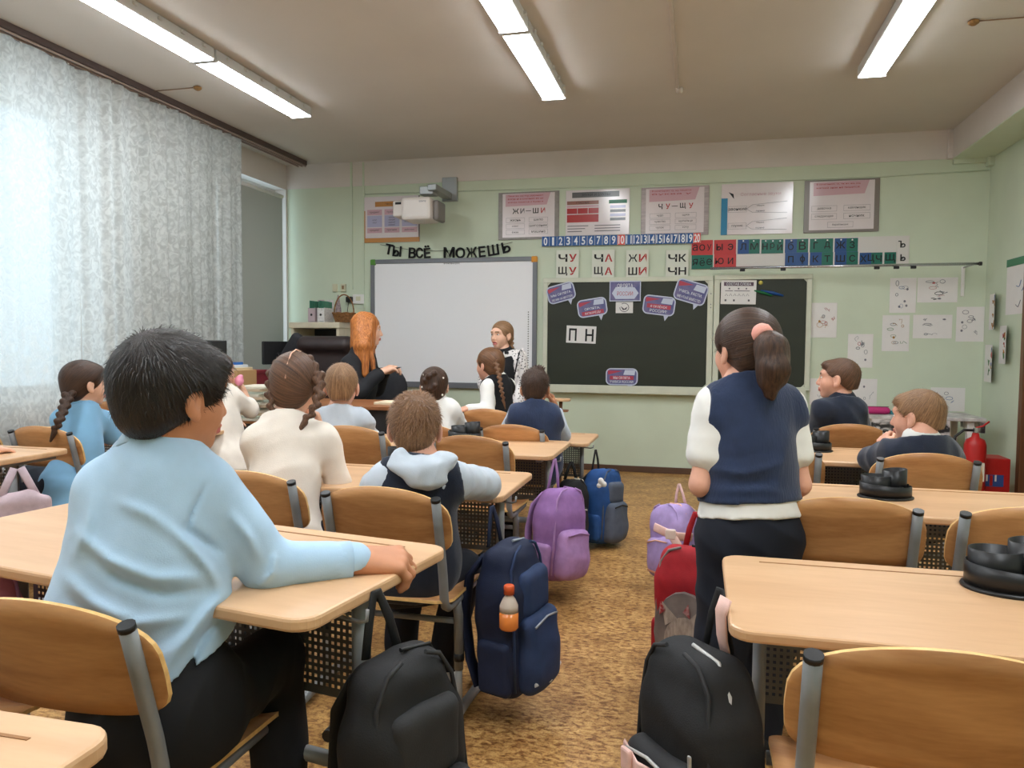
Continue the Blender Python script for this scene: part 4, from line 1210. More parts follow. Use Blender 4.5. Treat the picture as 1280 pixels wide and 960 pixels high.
def surface_nets(D, lo, vox):
    I = D < 0
    nx, ny, nz = D.shape
    cnt = np.zeros((nx - 1, ny - 1, nz - 1), np.int8)
    for a in (0, 1):
        for b in (0, 1):
            for c in (0, 1):
                cnt += I[a:nx - 1 + a, b:ny - 1 + b, c:nz - 1 + c]
    act = np.nonzero((cnt > 0) & (cnt < 8))
    ci = np.stack(act, 1); m = len(ci)
    idx = np.full(cnt.shape, -1, np.int32); idx[act] = np.arange(m)
    acc = np.zeros((m, 3), np.float32); num = np.zeros(m, np.float32)
    cor = {}
    for a in (0, 1):
        for b in (0, 1):
            for c in (0, 1):
                cor[a, b, c] = D[ci[:, 0] + a, ci[:, 1] + b, ci[:, 2] + c]
    for A in cor:
        for ax_ in range(3):
            if A[ax_] == 0:
                B = list(A); B[ax_] = 1; B = tuple(B)
                d0, d1 = cor[A], cor[B]; msk = (d0 < 0) != (d1 < 0)
                t = np.where(msk, d0 / np.where(msk, d0 - d1, 1), 0)
                pt = np.zeros((m, 3), np.float32) + np.array(A, np.float32); pt[:, ax_] += t
                acc += pt * msk[:, None]; num += msk
    V = lo + (ci + acc / np.maximum(num, 1)[:, None]) * vox
    F = []
    for ax_ in range(3):
        s0 = [slice(None)] * 3; s1 = [slice(None)] * 3
        s0[ax_] = slice(0, -1); s1[ax_] = slice(1, None)
        e = I[tuple(s0)] != I[tuple(s1)]
        q = np.stack(np.nonzero(e), 1)
        u, v = (ax_ + 1) % 3, (ax_ + 2) % 3
        ok = (q[:, u] > 0) & (q[:, v] > 0) & (q[:, u] < D.shape[u] - 1) & (q[:, v] < D.shape[v] - 1)
        q = q[ok]
        def cell(du, dv):
            w = q.copy(); w[:, u] -= du; w[:, v] -= dv
            return idx[w[:, 0], w[:, 1], w[:, 2]]
        f = np.stack([cell(1, 1), cell(0, 1), cell(0, 0), cell(1, 0)], 1)
        ins = I[tuple(q.T)]
        f[~ins] = f[~ins][:, ::-1]
        F.append(f)
    return V.astype(np.float64), np.concatenate(F)


def np_mesh(name, V, F, mats, mi=None, smooth=True, attr=None):
    me = bpy.data.meshes.new(name)
    me.vertices.add(len(V)); me.vertices.foreach_set('co', np.asarray(V, np.float32).ravel())
    F = np.asarray(F, np.int32); k = F.shape[1]
    me.loops.add(F.size); me.loops.foreach_set('vertex_index', F.ravel())
    me.polygons.add(len(F)); me.polygons.foreach_set('loop_start', np.arange(0, F.size, k, dtype=np.int32))
    me.update(calc_edges=True)
    me.polygons.foreach_set('use_smooth', np.full(len(F), smooth, bool))
    for m in (mats if isinstance(mats, (list, tuple)) else [mats]): me.materials.append(m)
    if mi is not None: me.polygons.foreach_set('material_index', np.asarray(mi, np.int32))
    if attr is not None:
        a = me.attributes.new('hv', 'FLOAT_VECTOR', 'POINT'); a.data.foreach_set('vector', np.asarray(attr, np.float32).ravel())
    me.validate()
    return me


def vnormals(V, F):
    n = np.cross(V[F[:, 1]] - V[F[:, 0]], V[F[:, 2]] - V[F[:, 0]])
    N = np.zeros_like(V)
    for i in range(F.shape[1]): np.add.at(N, F[:, i], n)
    return N / np.maximum(np.linalg.norm(N, axis=1), 1e-9)[:, None]


def relax(V, F, it=1, lam=.5):
    for _ in range(it):
        S = np.zeros_like(V); C = np.zeros(len(V))
        for a, b in ((0, 1), (1, 2), (2, 3), (3, 0)):
            np.add.at(S, F[:, a], V[F[:, b]]); np.add.at(C, F[:, a], 1)
            np.add.at(S, F[:, b], V[F[:, a]]); np.add.at(C, F[:, b], 1)
        V = V + lam * (S / np.maximum(C, 1)[:, None] - V)
    return V


def creases(lines, ax_, base=None):
    """long soft ridges (amp > 0) or valleys along polylines; distance measured across the cloth, ignoring direction ax_"""
    ax_ = nv(ax_)
    def f(x, y, z):
        o = base(x, y, z) if base is not None else np.zeros_like(x)
        al = x * ax_[0] + y * ax_[1] + z * ax_[2]
        px, py, pz = x - ax_[0] * al, y - ax_[1] * al, z - ax_[2] * al
        for pts, amp, wd in lines:
            best = np.zeros_like(x); n = len(pts)
            for i in range(n - 1):
                a0, b0 = np.asarray(pts[i], float), np.asarray(pts[i + 1], float); al0 = a0 @ ax_
                a, b = a0 - ax_ * al0, b0 - ax_ * (b0 @ ax_); d = b - a; L2 = d @ d + 1e-9
                h = np.clip(((px - a[0]) * d[0] + (py - a[1]) * d[1] + (pz - a[2]) * d[2]) / L2, 0, 1)
                q = (px - a[0] - d[0] * h) ** 2 + (py - a[1] - d[1] * h) ** 2 + (pz - a[2] - d[2] * h) ** 2
                t = (i + h) / (n - 1); env = np.sin(PI * np.clip(t * .94 + .03, 0, 1)) ** .7
                best = np.maximum(best, np.exp(-q / wd ** 2) * env * (np.abs(al - al0) < .11))
            o = o - amp * best
        return o
    return f


def soft(name, prims, vox, m, parent, origin, disp=None, rel=1):
    V, F = sdf_mesh(prims, vox, disp)
    if rel: V = relax(V, F, rel)
    return ob(name, np_mesh(name, V - np.asarray(origin), F, m), parent)


def folds(amp, seed, freq=26.0, dirs=None):
    """cloth creases: ridged warped sines"""
    r = np.random.RandomState(seed)
    ks = [nv(r.normal(size=3) * np.array([1, 1, .8])) * freq * f for f in (.55, 1.0, 1.7)] if dirs is None else [nv(d) * freq * f for d, f in zip(dirs, (.55, 1.0, 1.7))]
    w = [nv(r.normal(size=3)) * freq * .35 for _ in range(3)]; ph = r.uniform(0, 6.28, 6)
    def f(x, y, z):
        o = 0
        for i, (k, q) in enumerate(zip(ks, w)):
            a = k[0] * x + k[1] * y + k[2] * z + 1.8 * np.sin(q[0] * x + q[1] * y + q[2] * z + ph[i])
            o = o + (1.0, .75, .5)[i] * (np.abs(np.sin(a + ph[i + 3])) ** .8 - .6)
        return o * amp
    return f


# ================================================================== PEOPLE
def skin_mat(name, col):
    return mat(name, col, 0.52, var=.06, vscale=30, spec=.35)


SK_LIGHT = skin_mat('light_skin', (226, 178, 152)); SK_TAN = skin_mat('tan_skin', (196, 136, 102)); SK_PINK = skin_mat('rosy_skin', (222, 166, 142))
M_LIP = mat('lips', (192, 112, 104), .45); M_EYEW = mat('eye_white', (232, 228, 224), .2); M_IRIS = mat('dark_iris', (44, 34, 30), .15)


def hair_mat(name, dark, light, rough=.45):
    m = bpy.data.materials.new(name); m.use_nodes = True
    nt = m.node_tree; N = nt.nodes; L = nt.links; b = N['Principled BSDF']
    at = N.new('ShaderNodeAttribute'); at.attribute_name = 'hv'
    n1 = N.new('ShaderNodeTexNoise'); n1.inputs['Scale'].default_value = 1.0; n1.inputs['Detail'].default_value = 6; n1.inputs['Roughness'].default_value = .65
    L.new(at.outputs['Vector'], n1.inputs['Vector'])
    cr = N.new('ShaderNodeValToRGB'); cr.color_ramp.elements[0].position = .32; cr.color_ramp.elements[0].color = rgb(dark)
    cr.color_ramp.elements[1].position = .68; cr.color_ramp.elements[1].color = rgb(light)
    L.new(n1.outputs['Fac'], cr.inputs[0]); L.new(cr.outputs[0], b.inputs['Base Color'])
    bp = N.new('ShaderNodeBump'); bp.inputs['Strength'].default_value = .7; bp.inputs['Distance'].default_value = .004
    L.new(n1.outputs['Fac'], bp.inputs['Height']); L.new(bp.outputs[0], b.inputs['Normal'])
    b.inputs['Roughness'].default_value = rough; b.inputs['Specular IOR Level'].default_value = .35
    MATS[name] = m
    return m


def hand_prims(w, d, back, side, curl, s=1.0, spread=1.0, thumb=.5):
    """side +1 = right hand. returns prims"""
    w = np.asarray(w, float); y = nv(d); z = nv(np.asarray(back) - y * np.dot(back, y)); x = np.cross(y, z)   # x: right of hand, seen from the back
    def P(a, b, c): return w + s * (x * a * side + y * b + z * c)
    pr = []
    xs = (-.027, -.009, .009, .026); Ls = (.060, .068, .062, .048); by = (.078, .082, .078, .070)
    cu = curl if isinstance(curl, (list, tuple)) else [curl] * 4
    for i in range(4):
        pr.append(('c', P(xs[i] * .45, .0, 0), P(xs[i], by[i], 0), .016 * s, .0105 * s, .012 * s))
    for i in range(4):
        p = P(xs[i], by[i], 0); a = 0.0; off = (xs[i] * .25 * spread)
        for fr, bend, r0, r1 in ((.46, 52, .0092, .0082), (.30, 62, .0082, .0074), (.24, 38, .0074, .0062)):
            a += math.radians(bend) * cu[i]
            q = p + s * Ls[i] * fr * (y * math.cos(a) - z * math.sin(a)) + s * x * side * off * fr
            pr.append(('c', p, q, r0 * s, r1 * s, .004 * s)); p = q
    t0, t1 = P(-.018, .022, -.006), P(-.040, .052, -.012 - .012 * thumb)
    t2 = t1 + s * (y * .026 + x * side * (-.012 + .02 * thumb) - z * .010); t3 = t2 + s * (y * .020 + x * side * (.002 + .012 * thumb) - z * .006)
    pr += [('c', t0, t1, .016 * s, .0115 * s, .012 * s), ('c', t1, t2, .0108 * s, .0095 * s, .004 * s), ('c', t2, t3, .0095 * s, .0075 * s, .004 * s)]
    return pr


def head_prims(c, R, s, neck, nr, mouth=0.0):
    c = np.asarray(c, float)
    def P(x, y, z): return c + s * (R @ np.array([x, y, z]))
    def E(p, r, k=.02, op='e', RR=None): return (op, P(*p), [q * s for q in r], R if RR is None else R @ RR, k * s)
    pr = [E((0, -.012, .028), (.074, .092, .079)), E((0, .028, -.032), (.053, .058, .074), .03),
          E((0, .060, -.087), (.021, .019, .017), .03), E((.031, .046, -.030), (.026, .031, .030), .025), E((-.031, .046, -.030), (.026, .031, .030), .025),
          E((0, .072, .026), (.050, .018, .016), .025),
          ('c', P(0, .086, .006), P(0, .101, -.030), .007 * s, .0105 * s, .012 * s),
          ('c', P(-.008, .092, -.034), P(.008, .092, -.034), .0075 * s, .0075 * s, .008 * s),
          E((.030, .098, .004), (.018, .014, .011), .012, '-e'), E((-.030, .098, .004), (.018, .014, .011), .012, '-e'),
          E((0, .087, -.055), (.023, .010, .006), .006), E((0, .086, -.066 - .008 * mouth), (.020, .010, .007), .006)]
    if mouth: pr.append(E((0, .096, -.061), (.016, .012, .006 * mouth), .003, '-e'))
    for sd in (1, -1):
        Rz = np.array([[math.cos(.35 * sd), -math.sin(.35 * sd), 0], [math.sin(.35 * sd), math.cos(.35 * sd), 0], [0, 0, 1]])
        pr += [E((.076 * sd, -.006, -.008), (.009, .020, .031), .006, 'e', Rz), E((.081 * sd, .002, -.004), (.005, .010, .017), .004, '-e', Rz),
               E((.073 * sd, .002, -.034), (.007, .010, .011), .006, 'e')]
    pr.append(('c', P(0, -.018, -.062), np.asarray(neck) , nr * .95 * s, nr * s, .03 * s))
    return pr


def ball(c, r, n=8, R=None, sc=(1, 1, 1)):
    V = []; F = []
    for i in range(n + 1):
        th = PI * i / n
        for k in range(2 * n):
            a = PI * k / n
            p = np.array([math.sin(th) * math.cos(a) * sc[0], math.sin(th) * math.sin(a) * sc[1], math.cos(th) * sc[2]]) * r
            V.append(np.asarray(c) + (R @ p if R is not None else p))
    for i in range(n):
        for k in range(2 * n):
            k2 = (k + 1) % (2 * n)
            F.append((i * 2 * n + k, (i + 1) * 2 * n + k, (i + 1) * 2 * n + k2, i * 2 * n + k2))
    return np.array(V), np.array(F)


def strand_attr(V, c, R, s, dens=34.0):
    q = (V - c) @ R / s
    crown = np.array([0, -.05, .085]); d = q - np.array([0, -.012, .02])
    ax_ = nv(crown); along = d @ ax_; per = d - along[:, None] * ax_
    pn = per / np.maximum(np.linalg.norm(per, axis=1), 1e-4)[:, None]
    return pn * dens * .55 + (along[:, None] * ax_) * 14


def blades(V, F, c, R, s, n, L, w, seed, lift=.55, attr=None, region=None, back=None):
    """short hair tufts, thin tapering triangles growing out of the hair cap"""
    r = np.random.RandomState(seed); N = vnormals(V, F)
    cand = np.arange(len(V))
    if region is not None: cand = cand[region((V - c) @ R / s)]
    ids = r.choice(cand, n); p = V[ids]; nn = N[ids]
    crown = c + s * (R @ np.array([0.015, -.06, .082]))
    fl = p - crown; fl -= nn * (fl * nn).sum(1)[:, None]; fl /= np.maximum(np.linalg.norm(fl, axis=1), 1e-4)[:, None]
    dr = fl * (1 - lift) + nn * lift + r.normal(scale=.22, size=p.shape); dr /= np.linalg.norm(dr, axis=1)[:, None]
    sd = np.cross(dr, nn); sd /= np.maximum(np.linalg.norm(sd, axis=1), 1e-4)[:, None]
    LL = L * s * r.uniform(.5, 1.15, n)[:, None] * (.30 + .70 * np.clip((((p - c) @ R / s)[:, 2:3] + .085) / .12, 0, 1))
    o = p - nn * .004 * s
    mid = o + dr * LL * .55 + nn * .001; tip = o + (dr + fl * .35 - np.array([0, 0, .18])) * LL
    W = w * s
    VV = np.concatenate([o - sd * W, o + sd * W, mid + sd * W * .7, mid - sd * W * .7, tip])
    i = np.arange(n)
    FF = np.concatenate([np.stack([i, i + n, i + 2 * n, i + 3 * n], 1), np.stack([i + 3 * n, i + 2 * n, i + 4 * n, i + 4 * n], 1)])
    A = np.tile(attr[ids] + r.normal(scale=1.2, size=(n, 3)), (5, 1)) if attr is not None else None
    return VV, FF, A


def hairline(c, R, s, y0, z0, y1, z1):
    d = np.array([0, y1 - y0, z1 - z0]); n = np.array([0, -d[2], d[1]])   # pointing towards the face / down
    n = nv(n)
    if n @ np.array([0, .1, -.06]) < 0: n = -n
    return ('cut', c + s * (R @ np.array([0, y0, z0])), R @ n)


def merge(parts):
    V = []; F = []; A = []; o = 0
    for p in parts:
        V.append(p[0]); F.append(np.asarray(p[1]) + o); o += len(p[0])
        A.append(p[2] if len(p) > 2 and p[2] is not None else np.zeros((len(p[0]), 3)))
    return np.concatenate(V), np.concatenate(F), np.concatenate(A)


def quad2mesh(name, V, F, A, m, parent, org):
    """faces whose last two indices agree become triangles"""
    tri = F[:, 2] == F[:, 3]
    me = bpy.data.meshes.new(name)
    me.vertices.add(len(V)); me.vertices.foreach_set('co', np.asarray(V - org, np.float32).ravel())
    Q = F[~tri]; T = F[tri][:, :3]
    li = np.concatenate([Q.ravel(), T.ravel()]).astype(np.int32)
    ls = np.concatenate([np.arange(len(Q)) * 4, len(Q) * 4 + np.arange(len(T)) * 3]).astype(np.int32)
    me.loops.add(len(li)); me.loops.foreach_set('vertex_index', li)
    me.polygons.add(len(ls)); me.polygons.foreach_set('loop_start', ls)
    me.update(calc_edges=True)
    me.polygons.foreach_set('use_smooth', np.ones(len(ls), bool)); me.materials.append(m)
    a = me.attributes.new('hv', 'FLOAT_VECTOR', 'POINT'); a.data.foreach_set('vector', np.asarray(A, np.float32).ravel())
    me.validate()
    return ob(name, me, parent)


def braid(pts, r, s=1.0, pitch=.030, vox=.005):
    """three-strand plait along a polyline: alternating slanted lobes"""
    pts = [np.asarray(p, float) for p in pts]
    seg = [np.linalg.norm(pts[i + 1] - pts[i]) for i in range(len(pts) - 1)]; Lt = sum(seg)
    n = max(3, int(Lt / (pitch * .5 * s))); pr = []
    def P(t):
        t *= Lt
        for i, q in enumerate(seg):
            if t <= q or i == len(seg) - 1: return pts[i] + (pts[i + 1] - pts[i]) * min(1, t / q), nv(pts[i + 1] - pts[i])
            t -= q
    toc = nv(np.array([0, 0, H]) - pts[0])
    for k in range(n):
        t = (k + .5) / n; c, d = P(t); sd = nv(np.cross(d, toc)); sg = 1 if k % 2 else -1
        rr = r * (1 - .35 * t)
        a = c + sd * sg * rr * .62 - d * rr * .6; b = c - sd * sg * rr * .30 + d * rr * .8
        pr.append(('c', a, b, rr * .72, rr * .50, .003))
    pr.append(('c', P(1)[0], P(1)[0] + P(1)[1] * .05 * s, r * .55, r * .25, .004))
    V, F = sdf_mesh(pr, vox); V = relax(V, F, 1)
    q = V - pts[0]; d = nv(pts[-1] - pts[0]); al = q @ d
    A = (q - al[:, None] * d) * 330 + np.outer(al, [60, 60, 60]) * .5
    return V, F, A


HEADCOUNT = 0
KD = [1.0]          # distance factor of the person being built


def make_person(label, head, az, pitch=0, roll=0, hs=1.0, bs=1.0, skin=SK_LIGHT, J=None, vox=.009, hvox=.0055, hair=None,
                hands=None, top=None, vest=None, bottom=None, shoes=None, collar=None, mouth=0.0, ar=1.0, nr=.043, body_az=None, stand=False, extra=None, lean=None):
    global HEADCOUNT
    HEADCOUNT += 1; seed = HEADCOUNT
    hs *= KD[0]; bs *= KD[0]
    J = {k: np.asarray(v, float) for k, v in J.items()}
    c = np.asarray(head, float); R = frame_az(az, pitch, roll)
    pel, neck, sl, sr = J['pel'], J['neck'], J['sl'], J['sr']
    org = np.array([pel[0], pel[1], 0.0])
    t = thing('person', label, 'person', tuple(org), 0.0, 'pupils and teacher in the classroom')
    up = nv(neck - pel); rx = sr - sl; rx = nv(rx - up * (rx @ up)); fw = np.cross(up, rx); TR = np.stack([rx, fw, up], 1)
    w = np.linalg.norm(sr - sl) / 2; Lt = np.linalg.norm(neck - pel)
    baz = fw.copy(); baz[2] = 0; baz = nv(baz)
    if body_az is not None: baz = np.array([math.sin(math.radians(body_az)), math.cos(math.radians(body_az)), 0])
    brx = np.array([baz[1], -baz[0], 0])
    for k, sg in (('l', -1), ('r', 1)):
        J.setdefault('h' + k, pel + brx * sg * .075 * bs - np.array([0, 0, .02]))
        if stand:
            J.setdefault('k' + k, np.array([*(J['h' + k] + brx * sg * .01)[:2], J['h' + k][2] * .54]) + baz * .01)
            J.setdefault('a' + k, np.array([*(J['h' + k] + brx * sg * .015)[:2], .075]) - baz * .01)
        else:
            J.setdefault('k' + k, J['h' + k] + baz * .36 * bs + brx * sg * .035 + np.array([0, 0, .005]))
            J.setdefault('a' + k, np.array([*(J['k' + k] - baz * .04)[:2], .085]))

    def torso(d, wf=1.0, dep=1.0):
        m = (sl + sr) / 2
        return [('e', pel + up * Lt * .70, [(w * .80 + .012) * wf + d, .088 * bs * dep + d, .20 * bs + d], TR, .05),
                ('e', pel + up * Lt * .36, [.108 * bs * wf + d, .082 * bs * dep + d, .19 * bs + d], TR, .06),
                ('e', pel + up * .01, [.128 * bs * wf + d, .098 * bs * dep + d, .12 * bs + d], TR, .06),
                ('c', sl - up * .015 + rx * .015, sr - up * .015 - rx * .015, .042 * bs + d, .042 * bs + d, .05),
                ('c', sl * .5 + neck * .5 - up * .012, neck + up * .004, .038 * bs + d * .7, .040 * bs + d * .4, .05),
                ('c', sr * .5 + neck * .5 - up * .012, neck + up * .004, .038 * bs + d * .7, .040 * bs + d * .4, .05)]

    def arm(k, d0, d1, upto=1.0, r=(.042, .035, .024)):
        r = tuple(q * ar for q in r)
        a, e, q = J['s' + k], J['e' + k], J['w' + k]; o = []
        u = min(1.0, upto * 2)
        o.append(('c', a, a + (e - a) * u, r[0] * bs + d0, (r[0] + (r[1] - r[0]) * u) * bs + (d0 + d1) / 2, .03))
        if upto > .5:
            v = (upto - .5) * 2
            o.append(('c', e, e + (q - e) * v, r[1] * bs + (d0 + d1) / 2, (r[1] + (r[2] - r[1]) * v) * bs + d1, .018))
        return o

    # ---- body: one figure, finer islands for head and hands blended into neck and wrists
    pr = torso(-.016)
    for k in 'lr':
        pr += arm(k, -.002, 0)
        pr += [('c', J['h' + k], J['k' + k], .062 * bs, .042 * bs, .04), ('c', J['k' + k], J['a' + k], .042 * bs, .026 * bs, .02)]
    pr.append(('c', neck - up * .03, c + hs * (R @ np.array([0, -.018, -.05])), nr * hs, nr * .93 * hs, .03))
    V, F = sdf_mesh(pr, max(vox, .010)); V = relax(V, F, 1)
    parts = [(V, F)]; mis = [np.zeros(len(F), int)]
    V, F = sdf_mesh(head_prims(c, R, hs, neck - up * .02, nr, mouth), hvox); V = relax(V, F, 1, .35)
    fc = ((V[F].mean(1)) - c) @ R / hs
    mi = np.zeros(len(F), int)
    mi[(np.abs(fc[:, 0]) < .020) & (fc[:, 1] > .078) & (fc[:, 2] < -.052) & (fc[:, 2] > -.071 - .006 * mouth)] = 1
    mi[(np.abs(fc[:, 0]) > .012) & (np.abs(fc[:, 0]) < .046) & (fc[:, 1] > .062) & (fc[:, 2] > .021) & (fc[:, 2] < .030)] = 4
    parts.append((V, F)); mis.append(mi)
    for sd in (1, -1):
        for rr, off, mm, sc in ((.0115, .0745, 2, (1.05, 1, .50)), (.0068, .0812, 3, (1, .75, .82))):
            V, F = ball(c + hs * (R @ np.array([.030 * sd, off, .004])), rr * hs, 6, R, sc)
            parts.append((V, F)); mis.append(np.full(len(F), mm))
    for k, hd in (hands or {}).items():
        V, F = sdf_mesh(hand_prims(J['w' + k], hd['d'], hd['n'], 1 if k == 'r' else -1, hd.get('curl', .4), hd.get('s', .86) * bs, hd.get('spread', 1), hd.get('thumb', .5)) +
                        [('c', J['w' + k] - nv(J['w' + k] - J['e' + k]) * .03, J['w' + k] + nv(hd['d']) * .012, .0245 * bs, .019 * bs, .012)], .0032 if vox < .008 else .0042)
        V = relax(V, F, 1, .4); parts.append((V, F)); mis.append(np.zeros(len(F), int))
    V, F, _ = merge(parts)
    ob('body', np_mesh('body', V - org, F, [skin, M_LIP, M_EYEW, M_IRIS, hair['mat']], np.concatenate(mis)), t)

    # ---- clothes
    if top:
        sleeve = top.get('sleeve', 1.0); d = top.get('d', .008)
        pr = torso(d, top.get('wf', 1.0), top.get('dep', 1.0))
        if top.get('tail'):
            pr += [('c', pel - up * .02 + rx * .04, pel - up * top['tail'] + rx * .05, .105 * bs + d, .115 * bs + d, .05), ('c', pel - up * .02 - rx * .04, pel - up * top['tail'] - rx * .05, .105 * bs + d, .115 * bs + d, .05)]
        for k in 'lr':
            sv = sleeve[k] if isinstance(sleeve, dict) else sleeve
            pr += arm(k, d + .005, d + .004 + (.008 if sv < .6 else 0), sv)
        pr += top.get('prims', [])
        dm = top.get('amp', .0075)
        cuts = [('cut', neck + up * .018 * bs - fw * .0, nv(up + fw * .25))]
        if 'hem' in top: cuts.append(('cut', pel - up * top['hem'], -up))
        cuts += top.get('cuts', [])
        for k in 'lr':
            sv = sleeve[k] if isinstance(sleeve, dict) else sleeve
            if sv >= .95: pass
        o = soft(top.get('name', 'shirt'), pr + cuts, vox, top['mat'], t, org, creases(top['creases'], top.get('cax', fw), folds(dm, seed, top.get('freq', 26))) if 'creases' in top else folds(dm, seed, top.get('freq', 26)))
        for k in 'lr':
            sv = sleeve[k] if isinstance(sleeve, dict) else sleeve
            if 'cuff' in top and sv > .85:
                q = J['w' + k]; dd = nv(q - J['e' + k]); ln = top.get('cufflen', .045)
                cm = MB(); cm.tube([tuple(q - dd * (ln + .012) - org), tuple(q - dd * .012 - org), tuple(q - dd * .010 - org), tuple(q - dd * .012 - org)], [.0245 * bs + d + .006, .0245 * bs + d + .005, .0245 * bs + d + .003, .024 * bs], 18, False)
                cm.build('cuff', top['cuff'], o)
    if vest:
        d = vest.get('d', .016)
        pr = torso(d, vest.get('wf', 1.0), vest.get('dep', 1.0)) + vest.get('prims', [])
        for k in 'lr':
            pr += arm(k, d + .002, d, vest.get('cap', .06))
        cuts = [('cut', neck + up * .004 * bs + fw * .01, nv(up + fw * .55))]
        if 'hem' in vest: cuts.append(('cut', pel - up * vest['hem'], -up))
        for k, sg in (('l', -1), ('r', 1)):
            if vest.get('armhole', True):
                cuts.append(('cut', J['s' + k] + rx * sg * vest.get('armoff', .020), nv(rx * sg + up * .25)))
        soft('vest', pr + cuts, vox, vest['mat'], t, org, creases(vest.get('creases', []), fw, folds(vest.get('amp', .006), seed + 40, vest.get('freq', 22))))
    if collar:
        # turned-down collar: a slanted band round the neck
        m = MB(); n = 26; rs = []
        rn = nr * hs
        base = neck - up * .004; tilt = nv(up + fw * .38); ex = nv(rx); ey = np.cross(tilt, ex)
        for rr, zz in ((rn + .002, .046), (rn + .007, .051), (rn + .015, .044), (rn + .034, .004), (rn + .032, .000), (rn + .010, .026)):
            rs.append([tuple(base + (ex * math.cos(2 * PI * k / n) * rr * 1.06 + ey * math.sin(2 * PI * k / n) * rr + tilt * (zz + collar.get('up', 0))) * 1.0 - org) for k in range(n)])
        m.rings(rs, False, True)
        m.build('collar', collar['mat'], t)
    if bottom:
        d = bottom.get('d', .012); kind = bottom.get('kind', 'trousers')
        pr = [('e', pel - up * .005, [.134 * bs + d * .5, .102 * bs + d * .5, .115 * bs], TR, .05), ('e', pel + up * .06, [.118 * bs + d * .3, .092 * bs + d * .3, .10 * bs], TR, .05)] + bottom.get('prims', [])
        if kind == 'trousers':
            for k in 'lr':
                pr += [('c', J['h' + k], J['k' + k], .070 * bs + d * .6, .050 * bs + d, .04), ('c', J['k' + k], J['a' + k] + np.array([0, 0, .0]), .050 * bs + d, .040 * bs + d, .025)]
            cuts = [('cut', np.array([0, 0, .05]), np.array([0, 0, -1.0]))]
        else:
            pr += [('c', J['hl'], J['kl'], .085 * bs, .095 * bs, .06), ('c', J['hr'], J['kr'], .085 * bs, .095 * bs, .06), ('c', (J['hl'] + J['hr']) / 2, (J['kl'] + J['kr']) / 2, .09 * bs, .10 * bs, .06)]
            cuts = []
        if 'waist' in bottom: cuts.append(('cut', pel + up * bottom['waist'], up))
        soft({'trousers': 'trousers', 'skirt': 'skirt'}[kind], pr + cuts, vox, bottom['mat'], t, org, folds(bottom.get('amp', .007), seed + 80, 22))
    for k in 'lr':
        a = J['a' + k]; f = nv(np.array([*(a - J['k' + k])[:2], 0]) * 0 + baz)
        if shoes is not None:
            Rb = np.stack([np.array([f[1], -f[0], 0]), f, np.array([0, 0, 1.0])], 1)
            soft('shoe', [('b', np.array([a[0], a[1], .045]) + f * .05, [.036 * bs, .105 * bs, .043], .034 * bs, Rb, .01), ('c', np.array([a[0], a[1], .06]), np.array([a[0], a[1], .10]), .036 * bs, .034 * bs, .02),
                          ('cut', np.array([0, 0, .004]), np.array([0, 0, -1.0]))], .011, shoes, t, org)

    # ---- hair
    hm = hair['mat']; st = hair['style']; th = hair.get('th', .010)
    def E(p, r, k=.015, op='e'): return (op, c + hs * (R @ np.array(p)), [q * hs for q in r], R, k * hs)
    sh = .55 if st == 'short' else 1.0
    cap_ = [E((0, -.014, .030), (.074 + th * sh, .092 + th * (sh + .2 if sh < 1 else 1), .080 + th))]
    if st in ('short', 'mop'):
        cap_ += [E((0, -.056, -.028), ((.050 if st == 'short' else .060) + th * .5, .044, .054), .03)]
        cap_ += hair.get('bulge', [])and [E(*q) for q in hair['bulge']]
        cap_.append(hairline(c, R, hs, *hair.get('line', (.080, .052, -.060, -.082))))
        cap_ += [E((.088, .010, -.022), (.028, .032, .042), .006, '-e'), E((-.088, .010, -.022), (.028, .032, .042), .006, '-e')]
        if hair.get('nape', True): cap_.append(('cut', c + hs * (R @ np.array([0, -.05, hair.get('napez', -.066)])), R @ np.array([0, -.15, -.98])))
        if hair.get('fringe'): cap_ += [E((0, .058, .062), (.060, .040, .030), .02)]
        V, F = sdf_mesh(cap_, hvox); V = relax(V, F, 1)
        A = strand_attr(V, c, R, hs, hair.get('dens', 34)); ps = [(V, F, A)]
        n = hair.get('n', 2600)
        ps.append(blades(V, F, c, R, hs, n, hair.get('L', .018), hair.get('w', .0013), seed, hair.get('lift', .45), A))
    else:
        cap_ += [E((0, -.055, -.030), (.062 + th * .4, .048, .060), .03)]
        cap_ += [E(*q) for q in hair.get('bulge', [])]
        cap_.append(hairline(c, R, hs, *hair.get('line', (.084, .050, -.030, -.100))))
        cap_ += [E((.088, .010, -.020), (.024, .022, .036), .004, '-e'), E((-.088, .010, -.020), (.024, .022, .036), .004, '-e')]
        V, F = sdf_mesh(cap_, hvox); V = relax(V, F, 1)
        A = strand_attr(V, c, R, hs, 30)
        if 'pull' in hair:       # strands run towards the tie point
            tie = np.array(hair['pull']); q = (V - c) @ R / hs; ctr = np.array([0, -.012, .02]); axis = nv(tie - ctr)
            dq = q - ctr; al = dq @ axis; pe = dq - al[:, None] * axis; pn = pe / np.maximum(np.linalg.norm(pe, axis=1), 1e-4)[:, None]
            A = pn * 20 + al[:, None] * 6
        ps = [(V, F, A)]
        ps.append(blades(V, F, c, R, hs, hair.get('n', 500), .022, .0007, seed, .12, A))
        for bp_ in hair.get('braids', []):
            ps.append(braid(bp_['pts'], bp_['r'], vox=bp_.get('vox', .005), pitch=bp_.get('pitch', .032)))
        if 'tails' in hair:
            for tp in hair['tails']:
                V, F = sdf_mesh(tp['prims'], tp.get('vox', .006), folds(tp.get('amp', .003), seed, 60, dirs=[(1, .3, .05), (.4, 1, .05), (1, -.6, .05)])); V = relax(V, F, 1)
                q = V - c; A = q * np.array([130, 130, 9.0]); ps.append((V, F, A))
    V, F, A = merge(ps)
